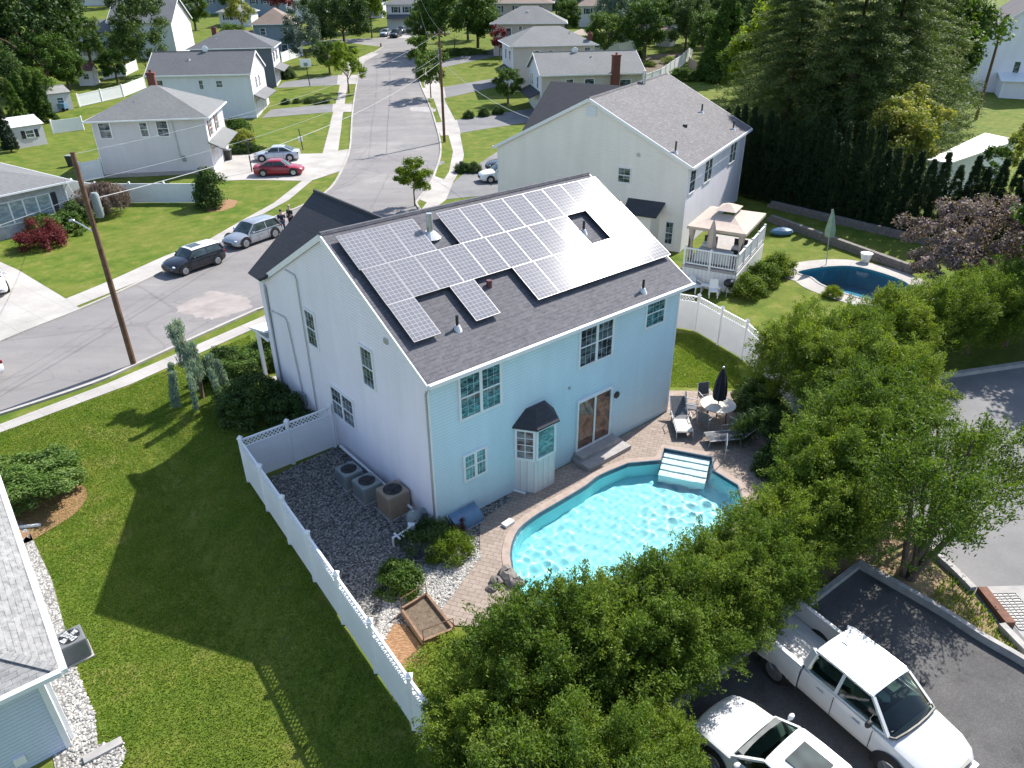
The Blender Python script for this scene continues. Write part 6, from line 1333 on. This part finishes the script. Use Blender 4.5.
# shrub meshes
def mound(name,mat,n,per,leaf,rx=1,ry=1,rz=.9,r=.3,**k): return leaves(name,[(x,y,max(z,.1),q) for x,y,z,q in blob_clumps(n,rx*.85,ry*.85,rz*.9,.15,r,.75,-.1,.12)]+blob_clumps(n//4,rx*.5,ry*.5,rz*.5,.3,r*1.3,.3,-.1),per,leaf,MATS[mat],**k)
M_dark=mound('shrub_mesh','leaf_dark',42,150,.10); M_near=mound('shrub_mesh','leaf_near',40,170,.09); M_mid=mound('shrub_mesh','leaf_mid',40,150,.11); M_lime=mound('shrub_mesh','leaf_lime',30,130,.10,up=.8,droop=.2,aspect=.3); M_red=mound('shrub_mesh','leaf_red',34,140,.10,aspect=.35); M_grass=mound('shrub_mesh','leaf_lime',26,150,.22,1,1,.6,.3,up=.2,aspect=.12); M_yel=mound('shrub_mesh','leaf_yellow',30,120,.11)
M_hedge=leaves('shrub_mesh',[(random.uniform(-1,1),random.uniform(-1,1),random.uniform(.6,1.0),.22) for _ in range(150)]+[(math.cos(a)*1.02,math.sin(a)*1.02,random.uniform(.2,.9),.2) for a in np.linspace(0,6.28,40)],210,.085,MATS['leaf_hedge'],up=.5,aspect=.4)
# front yard of the blue house
M_ball=leaves('shrub_mesh',blob_clumps(80,.93,.93,.93,.25,.2,.93,-.25,.04)+blob_clumps(16,.6,.6,.6,.3,.3,.4,-.2,.05),150,.075,MATS['leaf_dark'])
shrub('shrub','large dark clipped round shrub beside the gable wall in shade',G(254,414),M_ball,(1.5,1.5,1.45)); shrub('shrub','dark clipped shrub just outside the lattice fence corner',G(296,424),M_ball,(1.15,1.15,1.1)); shrub('shrub','small dark shrub against the gable wall',(-8.3,28.3,0),M_dark,(.7,.7,.9))
shrub('shrub','variegated pale flecked shrub beside the weeping cedar',G(246,374),M_hedge,(1.2,.9,1.05)); shrub('shrub','dark ball shrub between the weeping cedar and the porch',G(224,376),M_ball,(1.05,1.05,1.15)); shrub('shrub','upright dark shrub at the porch post',(-11.6,31.6,0),M_dark,(.8,.8,1.7))
# weeping cedar
mb=MB(); mb.tube([(0,0,-.1),(.05,.0,1.0),(-.1,.4,2.0),(-.45,1.0,2.9),(-.7,1.5,3.3)],[.1,.09,.08,.06,.03],8); wt_=mb.mesh('trunk_mesh',MATS['bark'],50)
cl=[]
for k in range(9):
    f=k/8; c=Vector((.0,.0,1.7)).lerp(Vector((-.75,1.5,3.3)),f)
    for j in range(4):
        a=random.uniform(0,6.28); q=Vector((math.cos(a),math.sin(a),0))*random.uniform(.1,.45)
        for z in range(3): cl.append((c.x+q.x,c.y+q.y,c.z-.22*z,.22))
for k in range(26):
    a=k*.9; q=random.uniform(.7,1.35)
    for z in range(7): cl.append((.45*math.cos(a)+math.cos(a)*q*(.55+.04*z),-.3+.4*math.sin(a)+math.sin(a)*q*.6,1.85-.26*z,.13))
wc_=leaves('crown_mesh',cl,60,.16,MATS['cedar'],up=.1,droop=.75,aspect=.22)
tree('weeping_cedar','blue green weeping cedar with a bent top on the front lawn','tree',G(203,398),wc_,wt_,.95,R(20))
# clipped hedge clump at the left edge
shrub('hedge','broad flat topped hedge clump in a mulch bed at the left edge',G(24,497),M_hedge,(1.85,1.35,1.1),R(20),cat='hedge')
MB().box(-.5,.5,-.04,.04,.0,.09).build('edging',MATS['trim']); e=bpy.data.objects['edging']; e.location=G(26,528)+Vector((0,0,.03)); e.rotation_euler.z=R(10); tag(e,'short white edging piece lying on the mulch below the hedge clump','edging')
# gravel yard planting
shrub('shrub','spiky ornamental grass clump in sun beside the paver walk',G(452,556),M_grass,(.95,.75,1.0)); shrub('shrub','dark green grass clump in the shade of the house corner',G(428,548),leaves('shrub_mesh',blob_clumps(24,.85,.85,.5,.2,.3,.7,0),140,.2,MATS['leaf_dark'],aspect=.14,up=.1),(1.0,.9,1.0)); shrub('shrub','bright green leafy bush in front of the raised bed',G(401,586),M_mid,(.8,.75,.85)); shrub('shrub','small maroon leaved plant at the well cover',G(459,532),M_red,(.35,.35,.45)); shrub('shrub','lime green spreading shrub inside the white fence by the raised bed',G(433,682),M_lime,(1.2,.9,.75))
shrub('shrub','second lime green shrub against the leafy row beside the raised bed',G(450,662),M_lime,(.9,.8,.7))
shrub('shrub','big dark spiky shrub in the shaded patio corner',(9.9,24.2,0),leaves('shrub_mesh',blob_clumps(30,.85,.85,.8,.2,.3,.7,0),150,.22,MATS['leaf_dark'],aspect=.12,up=0),(1.25,1.25,1.5)); shrub('shrub','dark shrub between the round table and the white fence',(10.3,27.0,0),M_dark,(1.0,1.0,1.2)); shrub('shrub','dark shrub nearest the shaded pool corner',(9.9,22.6,0),M_dark,(.9,.9,1.1)); shrub('shrub','green shrub tucked against the white fence behind the patio table',(10.9,28.5,0),M_mid,(.8,.8,.9))
# cream house bushes
for lab,x,y,s in (('rounded bright bush nearest the deck front corner',4.0,.1,1.15),('rounded bright bush halfway along the deck side',4.3,2.2,1.25),('rounded bright bush at the far end of the deck side',4.7,4.6,1.2)): shrub('shrub',lab,dpos(x,y),M_near,(s,s,s*1.05),None,'bushes along the deck')
shrub('shrub','small green bush by the driveway hedge left of the white hatchback',G(463,172),M_dark,(.85,.8,.9)); shrub('shrub','small round bush between the white hatchback and the walk',G(474,172),M_dark,(.8,.8,.9))
# ranch house planting
shrub('shrub','deep red rounded maple shrub by the stone front steps',G(43,246),M_red,(1.9,1.7,1.6)); shrub('shrub','green shrub under the picture window of the stone house',G(45,232),M_mid,(1.6,1.2,1.3)); shrub('shrub','green spreading shrub right of the red maple shrub',G(64,233),M_mid,(1.9,1.5,1.4)); shrub('shrub','dark green shrub at the corner of the stone house',G(78,224),M_dark,(1.6,1.5,1.6))
wm=leaves('crown_mesh',[(math.cos(a)*q,math.sin(a)*q,1.6-.5*q*q*.5-.2*z,.3) for a in np.linspace(0,6.28,15) for q in (.3,.8,1.25) for z in range(4)],60,.2,MATS['leaf_purple'],droop=.6,up=.1,aspect=.25)
tree('tree','dark purple weeping maple on the lawn in front of the white fence','tree',G(107,214),wm,trunk_mesh('trunk_mesh',1.5,.09,4,.6),1.35)
shrub('shrub','tall dark clipped bush on the lawn below the light grey house',G(213,206),mound('shrub_mesh','leaf_dark',46,160,.11,.95,.95,1.7,.3),(1.55,1.55,1.75)); sheet('mulch_bed',[(206,206),(215,203),(229,199),(238,201),(234,207),(222,211),(208,212)],.012,GR['mulch'])
shrub('shrub','yellow flowering shrub beside the light grey house',G(245,141),M_yel,(1.5,1.3,1.3)); shrub('shrub','round green shrub at the corner of the light grey house',G(240,136),M_mid,(1.7,1.6,2.0)); shrub('hedge','dark boxy hedge beside the pale silver sedan',G(245,153),M_dark,(2.2,.9,1.0),R(8),cat='hedge')
for i,(px,s) in enumerate((((286,104),.7),((297,103),.6),((309,103),.7),((318,104),.6),((326,103),.6))): shrub('shrub',['low dark bush at the left end of the driveway edging','second low bush along the driveway edging','middle low bush along the driveway edging','fourth low bush along the driveway edging','low bush at the right end of the driveway edging'][i],G(*px),M_dark,(s,s,s),None,'low bushes along the asphalt driveway')
shrub('hedge','clipped dark hedge across the street beside the far driveway',G(460,55),M_dark,(5.5,1.2,1.2),R(5),cat='hedge')
for i,px in enumerate(((469,118),(484,116),(498,114))): shrub('shrub',['round bush at the left of the white driveway edging','round bush in the middle of the white driveway edging','round bush at the right of the white driveway edging'][i],G(*px),M_dark,(.8,.8,.9),None,'round bushes along the driveway across the street')
shrub('shrub','low dark bush beside the blue grey house',G(288,78),M_dark,(1.6,1.3,1.4)); shrub('shrub','red leaved shrub before the dark slate house',G(268,74),M_red,(2.8,2.0,3.2)); shrub('shrub','flowering green shrub beyond the chimney house fence',G(668,63),M_lime,(2.5,1.6,1.1)); shrub('shrub','lime ground shrub left in the bed behind the chimney house fence',G(648,66),M_lime,(2.0,1.4,.9)); shrub('shrub','dark shrub inside the white fence behind the chimney house',G(682,80),M_mid,(2.2,1.8,1.8)); shrub('shrub','small shrub at the left of the bed behind the chimney house',G(640,58),M_mid,(1.2,1.2,1.6))
sheet('mulch_bed',[(634,66),(650,55),(690,52),(692,58),(668,72),(640,78)],.012,GR['soil'])
# street trees
def small_crown(mat,n=26,per=150,leaf=.22,rx=1.5,rz=1.7,cz=3.2,r=.5): return leaves('crown_mesh',blob_clumps(n,rx,rx,rz,cz,r,.4,-.7,.35),per,leaf,MATS[mat],up=.4)
YT=small_crown('leaf_lime',36,190,.2); tk=trunk_mesh('trunk_mesh',2.8,.08,5,1.0)
tree('tree','airy yellow green street tree on the left kerb strip','tree',G(349,93),small_crown('leaf_lime',44,130,.28,2.5,2.6,4.4,.6),trunk_mesh('trunk_mesh',3.6,.12,6,1.6),1.0)
tree('tree','little yellow green street tree beside the walk behind the blue house','tree',G(415,206),YT,tk,.82)
for i,(px,s) in enumerate((((431,98),1.15),((425,78),1.2))): tree('tree',['green street tree with a slim trunk at the right kerb','green street tree just beyond the slim trunked one'][i],'tree',G(*px),small_crown('leaf_mid',40,140,.26,1.9,2.2,3.4,.55),tk,s)
# big deciduous and conifers
def big(mat,n,per,leaf,rx,rz,cz,r=1.0,**k): return leaves('crown_mesh',blob_clumps(n,rx,rx,rz,cz,r,.55,-.75,.3),per,leaf,MATS[mat],up=.4,**k)
B1=big('leaf_dark',70,260,.42,6.0,5.6,7.5,1.5); B2=big('leaf_mid',60,240,.36,4.2,4.4,5.8,1.1); T1=trunk_mesh('trunk_mesh',6,.35,6,3.5)
for lab,px,me,s in (('huge dark broadleaf tree at the top left corner',(36,90),B1,(1.45,1.3,1.35)),('big dark tree behind the huge one at the left edge',(-12,82),B1,1.2),('big dark tree top behind the lawn at the top left',(66,52),B1,(.95,.95,1.05)),('lighter green tree in front of the huge dark tree',(53,97),B2,.85),('bright green tree cut by the left edge above the white shed',(-8,100),small_crown('leaf_lime'),2.0),
  ('dark pale flecked tall tree beside the white gabled house',(148,76),big('leaf_dark',70,200,.34,4.2,6.2,6.8,1.2),(1.0,1.0,1.05)),('round dark tree left of the street bend',(345,48),B1,(.9,.9,.85)),('grey green tree beside the blue grey house',(307,66),big('needle_blue',50,170,.3,3.0,4.6,5.0,1.0),1.0),('bright yellow green tree behind the round dark tree',(372,38),small_crown('leaf_lime'),2.2),
  ('big bright roadside tree behind the dark utility pole',(455,53),big('leaf_mid',90,260,.40,6.0,5.6,7.2,1.3),(1.25,1.1,1.15)),('dark tree at the foot of the dark utility pole',(424,50),B2,.75),('flowering maroon tree beside the pinkish house',(500,62),small_crown('leaf_red'),1.2),('maroon tree behind the brown hip roof',(281,30),small_crown('leaf_red'),2.6),
  ('small yellow tree between the far pale houses',(245,40),small_crown('leaf_yellow'),1.9),
  ('dark blue green spruce left of the white fence',(612,52),big('needle_blue',60,200,.3,3.2,6.0,6.2,1.0),1.0),('grey green tree behind the fence garden',(644,60),B2,.95),('tall pale green tree in the middle of the top edge',(650,40),B2,1.3),('dark hedge like tree behind the timber roofed shed',(685,52),B1,(.65,.65,.75)),('dark tree behind the top centre houses',(628,34),B1,.9),('dark tree at the top right of centre',(668,30),B1,1.0),
  ('tall green conifer hedge clump beside the pale top edge house',(571,24),big('leaf_lime',30,200,.35,2.2,4.2,4.4,1.0),1.0),('dark tree behind the conifer hedge clump',(556,22),B1,.8)):
    tree('tree',lab,'tree',G(*px),me,T1 if me in(B1,B2) else tk,s)
def rowfill(seed,lab,pts,s): 
    for i,px in enumerate(pts): tree('tree',lab[i],'tree',G(*px),B1 if (i+seed)%2 else B2,T1,s*random.uniform(.85,1.15),None,'trees along the top edge')
rowfill(0,['tree at the top edge behind the red roofed row house','tree at the top edge left of the white gabled house roof','tree at the top edge right of the white gabled house roof','tree at the top edge above the small tan roofed house','tree at the top edge behind the blue sided house','tree at the top edge left of the street end','tree at the top edge right of the street end house','tree at the top edge behind the stone front house','tree at the top edge behind the pale top edge house','tree at the top edge left of the tall pale green tree','tree at the top edge behind the spruce','tree at the top edge over the conical evergreen'],[(10,2),(108,8),(212,8),(238,6),(330,10),(364,20),(432,12),(470,14),(545,8),(600,10),(622,14),(690,16)],.95)
# conical evergreens
def cone(name,mat,h,r,n,per,leaf,rag=.12,droop=.35,aspect=.25,base=.3):
    cl=[]
    for k in range(n):
        f=random.random()**1.35; z=base+(h-base)*f; rr_=r*(1-f)**.72+.05; a=random.uniform(0,6.28); q=rr_*(.72+.28*random.random())*(1+random.uniform(-rag,rag)); cl.append((math.cos(a)*q,math.sin(a)*q,z,.12*r+.16*(1-f)*r*.6+.06))
    return leaves(name,cl,per,leaf,MATS[mat],up=.35,droop=droop,aspect=aspect)
AV=[cone('crown_mesh','arbor',4.9,.62,420,48,.12,.03,.0,.3) for _ in range(2)]; at=trunk_mesh('trunk_mesh',1.0,.06,0,.3)
ap=[Vector((18.0,63.5,0)),Vector((22.6,57.2,0)),Vector((25.8,53.0,0)),Vector((28.3,50.0,0)),Vector((33.5,47.5,0)),Vector((39,46,0))]
k=0
for i in range(len(ap)-1):
    d=ap[i+1]-ap[i]; n=max(1,round(d.length/.78))
    for j in range(n):
        p=ap[i].lerp(ap[i+1],j/n)+Vector((random.uniform(-.12,.12),random.uniform(-.12,.12),0))
        tree('arborvitae','dark narrow arborvitae in the tall hedge row above the stone retaining walls','tree',p,AV[k%2],at,(random.uniform(.95,1.15),random.uniform(.95,1.15),random.uniform(.92,1.1)*(1.32 if p.x<26 else 1.12)),None,'arborvitae in the tall hedge row'); k+=1
GV=cone('crown_mesh','leaf_mid',5.5,1.1,150,70,.24,.1,.05,.3)
for i,(px,s) in enumerate((((12,152),1.1),((22,130),1.0),((30,124),1.05),((40,121),1.1),((48,122),.95))): tree('arborvitae',['dark pointed evergreen at the left end beside the white roofed shed','pointed evergreen behind the white roofed shed, left of four','pointed evergreen behind the white roofed shed, second of four','pointed evergreen behind the white roofed shed, third of four','pointed evergreen behind the white roofed shed, right of four'][i],'tree',G(*px),AV[0] if i==0 else GV,at,s*1.05,None,'pointed evergreens around the white roofed shed')
tree('tree','tall dense conical evergreen at the top right of the chimney house','tree',G(722,80),cone('crown_mesh','leaf_mid',12.5,4.0,330,120,.4,.06,.1,.4,.2),T1,1.0)
tree('tree','small bright round tree beside the tall conical evergreen','tree',G(731,72),small_crown('leaf_mid'),tk,1.7)
CF_=[]
for q in range(2):
    cl=[]
    for z in np.arange(1.2,17.5,.85):
        f=z/18; nb=11 if f<.7 else 7; a0=random.uniform(0,6)
        for b in range(nb):
            a=a0+b*6.28/nb+random.uniform(-.25,.25); Lb=5.4*(1-f)**.75*random.uniform(.55,1.15)+.3
            for s_ in np.linspace(.35,1,4): cl.append((math.cos(a)*Lb*s_,math.sin(a)*Lb*s_,z-.28*Lb*s_*s_+.25*s_,.48+.34*(1-f)))
    CF_.append(leaves('crown_mesh',cl,95,.26,MATS['needle'],up=.5,droop=.25,aspect=.2,flat=.6))
ct=trunk_mesh('trunk_mesh',16,.3,0,1)
for i,(x,y,s) in enumerate(((23.8,66.5,.85),(27.6,64.0,1.0),(32.2,67.5,1.05),(27,78,1.0),(37.2,76,1.0),(42.5,83,1.0),(33,84,1.0),(47.5,92,1.0))): tree('spruce',['tall dark spruce above the left part of the arborvitae row','tall dark spruce above the middle of the arborvitae row','tall dark spruce beside the yellow green tree','dark spruce behind the leftmost tall spruce','tall dark spruce between the yellow green tree and the white house','tall dark spruce just left of the tall white house','dark spruce filling the gap at the top right','dark spruce in front of the tall white house roof'][i],'tree',(x,y,0),CF_[i%2],ct,(s*1.35,s*1.35,s),None,'tall spruces behind the arborvitae row')
tree('tree','bright maple behind the tall spruces at the top','tree',(34,98,.2),big('leaf_lime',70,240,.40,5,5.5,7.5,1.2),T1,1.1); tree('tree','leafy tree before the tall white house at the right','tree',(48.0,93,0),B2,T1,1.5)
tree('tree','yellow green flowering tree behind the arborvitae row','tree',(30.3,60.5,0),big('leaf_yellow',80,260,.24,3.5,3.1,5.0,.75),trunk_mesh('trunk_mesh',3.5,.15,6,1.8),1.0)
tree('tree','sparse yellow green tree in front of the white flat roof','tree',(42.5,60,0),leaves('crown_mesh',blob_clumps(40,2.6,2.6,2.2,3.6,.5,.4,-.6,.35),90,.24,MATS['leaf_yellow'],up=.4),tk,1.15); tree('tree','small sparse tree before the left wall of the white flat roofed outbuilding','tree',(37.5,58.0,0),leaves('crown_mesh',blob_clumps(26,1.0,1.0,2.0,2.6,.35,.3,-.8,.35),90,.2,MATS['leaf_mid']),tk,1.0)
tree('tree','purple leaved plum tree over the far side of the dark blue pool','tree',(25.3,38.9,0),leaves('crown_mesh',blob_clumps(110,3.6,3.2,2.3,3.0,.5,.4,-.7,.3),190,.17,MATS['leaf_purple'],up=.4),trunk_mesh('trunk_mesh',2.6,.14,7,2.0),1.08)
shrub('shrub','spiky green tuft at the near edge of the dark blue pool',G(832,297),M_grass,(.6,.6,.8))
# thin grass on the near lawn and fringes
def blades(name,polys,dens,h,mat,label):
    V=[]
    for poly in polys:
        P2=np.array([(p.x,p.y) for p in poly]); lo=P2.min(0); hi=P2.max(0); n=int((hi-lo).prod()*dens); q=RNG.random((n,2))*(hi-lo)+lo
        ins=np.zeros(n,bool); m=len(P2)
        for i in range(m):
            a,b=P2[i],P2[(i+1)%m]; c=(a[1]>q[:,1])!=(b[1]>q[:,1]); xx=(b[0]-a[0])*(q[:,1]-a[1])/(b[1]-a[1]+1e-12)+a[0]; ins^=c&(q[:,0]<xx)
        q=q[ins]; n=len(q); a=RNG.random(n)*6.28; hh=h*(.5+RNG.random(n)); w=.011+.012*RNG.random(n); d=np.stack([np.cos(a),np.sin(a),0*a],1); l=np.stack([-np.sin(a),np.cos(a),0*a],1)*(.5*hh)[:,None]*RNG.normal(size=(n,1)); b0=np.column_stack([q,dip(q[:,0],q[:,1])]); tip=b0+l+np.stack([0*a,0*a,hh],1)
        V.append(np.stack([b0-d*w[:,None],b0+d*w[:,None],tip+d*w[:,None]*.25,tip-d*w[:,None]*.25],1).reshape(-1,3))
    o=link(name,quads('grass_mesh',np.concatenate(V),MATS[mat])); return tag(o,label,'grass',None,'stuff')
lawn=[G(*p) for p in ((-20,440),(130,386),(250,335),(262,400))]+[Vector((-9.9,22.4,0)),Vector((-2.4,11.5,0)),Vector((-1,9.4,0)),Vector((-10.6,9.0,0))]+[G(127,757),G(97,737),G(87,692),G(75,657),G(54,582),G(32,536),G(-20,470)]
blades('grass',[lawn],1000,.034,'grass_blade','short mown grass of the side lawn')
blades('grass',[[Vector((7.4,35.2,0)),Vector((9.5,34.6,0)),Vector((10.9,31.8,0)),Vector((10.4,28.9,0)),Vector((7.1,29.1,0))]],900,.05,'grass_blade','grass of the small sunny lawn behind the patio')
blades('verge_grass',[[G(*p) for p in ((930,600),(1023,660),(1023,652),(1000,628),(972,592),(950,572))]],260,.12,'grass_blade','weedy grass tufts on the dry verge')

# more of the planting that closes the view along the top edge
for lab,px,me,s_ in (('dark tree left of the conical evergreen at the top',(700,44),B1,.85),('dark tree right of the conical evergreen at the top',(752,52),B1,.95),('tall dark tree over the conical evergreen at the top',(728,30),B1,1.1),('broad tree filling the gap before the spruces at the top',(770,62),B1,.9),('dark tree beside the timber roofed shed',(702,62),B2,.8),
  ('round tree behind the tan roofed far house',(232,14),B2,.9),('round tree behind the white gabled house at the far left',(196,30),B2,.8),('dark tree beside the brown hip roofed house',(322,40),B2,1.0),('tree shading the far driveway at the street bend',(358,32),B2,.8),('tree right of the street end house',(440,30),B2,.9),('tree between the pinkish house and the long stone front house',(478,48),B2,.9),
  ('tree behind the greige hip roofed house',(604,60),B2,.75),('dark tree beside the small gazebo tent',(566,36),B2,.7),('dark evergreen mass behind the small white shed',(632,48),B1,.7),('bushy tree left of the maroon roofed shed',(70,92),B2,.6),('dark tree behind the maroon roofed shed',(92,66),B2,.8),('dark shrubby tree beside the screened porch',(126,70),B2,.62)):
    tree('tree',lab,'tree',G(*px),me,T1,s_)
for lab,A,yw,L,W,he,hr,wl,rf in (('white house far left at the top edge beside the lawn',(120,4),0,12,9,4.6,7,'white_siding','roof_grey'),('pale house at the top edge over the dark slate roof',(205,14),3,9,8,4.4,6.6,'bluegrey_siding','roof_brown'),('grey roofed house at the top edge left of the street end',(345,18),-4,10,8,4.6,6.8,'palegrey_siding','roof_grey'),('pale house behind the long stone front house',(520,10),-2,14,9,4.8,7,'white_siding','roof_light'),('white house at the top edge behind the spruce',(592,16),-4,9,9,4.6,7,'white_siding','roof_grey')):
    hhouse('house',lab,G(*A),R(yw),L,W,he,hr,[wl]*4,rf,.5,[('F',L*.2,he-1.6,1,1.1,1,{'shut':'shutter','grid':(2,2)}),('F',L*.7,he-1.6,1,1.1,1,{'shut':'shutter','grid':(2,2)})])

tree('tree','large tree mostly outside the right edge shading the lane','tree',(29.3,33.6,0),B2,T1,.92)

for lab,px,me,s_ in (('tree in the back yard left of the grey roofed shed',(40,112),B2,.55),('small tree behind the light grey house chimney',(118,84),B2,.5),('tree between the white gabled house and the brown roof',(238,60),B2,.6),('dark bushy tree at the corner of the asphalt driveway',(330,74),B2,.5),('tree on the lawn right of the street beyond the round bushes',(508,104),B2,.45),('tree on the far right verge of the street bend',(468,40),B2,.8),('dark tree in the yard behind the cream house',(742,100),B2,.8),('leafy tree at the corner of the cream house yard',(752,118),B2,.7),('tree at the far left edge behind the dark evergreen',(2,118),B1,.7)): tree('tree',lab,'tree',G(*px),me,T1,s_)
for lab,A,yw,L,W,he,hr,wl,rf in (('low grey roofed house at the top left beyond the lawn',(150,10),2,12,9,3.2,5.4,'palegrey_siding','roof_brown'),('brick toned house at the top edge left of the maroon tree',(268,12),0,9,9,4.6,6.8,'pink_siding','roof_brown'),('white house with grey roof right of the maroon tree top',(318,14),-4,9,9,4.6,6.8,'white_siding','roof_light'),('pale house behind the big roadside tree at the top',(452,14),-3,12,9,4.6,7,'palegrey_siding','roof_light'),('white house at the top edge right of the tall pale green tree',(640,14),-4,10,9,5,7.4,'white_siding','roof_grey'),('pale house over the conical evergreen at the top edge',(700,16),-4,11,9,5,7.4,'palegrey_siding','roof_grey')):
    hhouse('house',lab,G(*A),R(yw),L,W,he,hr,[wl]*4,rf,.5,[('F',L*.2,he-1.6,1,1.1,1,{'shut':'shutter','grid':(2,2)}),('F',L*.7,he-1.6,1,1.1,1,{'shut':'shutter','grid':(2,2)})])
# ------------------------------------------------------------------ light, sky, camera
AZ,EL=48.0,44.4
sd=Vector((math.cos(R(EL))*math.cos(R(AZ)),math.cos(R(EL))*math.sin(R(AZ)),math.sin(R(EL))))
w=bpy.data.worlds.new('World'); S.world=w; w.use_nodes=True; nt=w.node_tree; bg=nt.nodes['Background']
sky=nt.nodes.new('ShaderNodeTexSky'); sky.sky_type='NISHITA'; sky.sun_disc=False; sky.sun_elevation=R(EL); sky.sun_rotation=R(90-AZ); sky.air_density=1.0; sky.dust_density=.9; sky.ozone_density=1.0
nt.links.new(sky.outputs[0],bg.inputs[0]); bg.inputs[1].default_value=.13
l=bpy.data.lights.new('sun','SUN'); l.energy=4.6; l.angle=R(.5); l.cycles.is_caustics_light=True; l.color=(1,.955,.88); lo=link('sun',l); lo.rotation_euler=(-sd).to_track_quat('-Z','Y').to_euler(); lo.location=(0,0,60)
cam=bpy.data.cameras.new('camera'); cam.sensor_width=36; cam.lens=CF/1024*36; cam.clip_start=.1; cam.clip_end=4000
co=link('camera',cam); co.matrix_world=Matrix.Translation((0,0,CH))@Matrix.Rotation(math.pi/2-CP,4,'X')@Matrix.Rotation(CR,4,'Z'); S.camera=co
S.view_settings.view_transform='Standard'; S.view_settings.look='None'; S.view_settings.gamma=1; S.view_settings.exposure=0.9; S.view_settings.use_curve_mapping=False
S.render.engine='CYCLES'; S.render.resolution_x=1024; S.render.resolution_y=768
S.cycles.max_bounces=8; S.cycles.transparent_max_bounces=12; S.cycles.diffuse_bounces=3; S.cycles.caustics_reflective=False; S.cycles.caustics_refractive=True
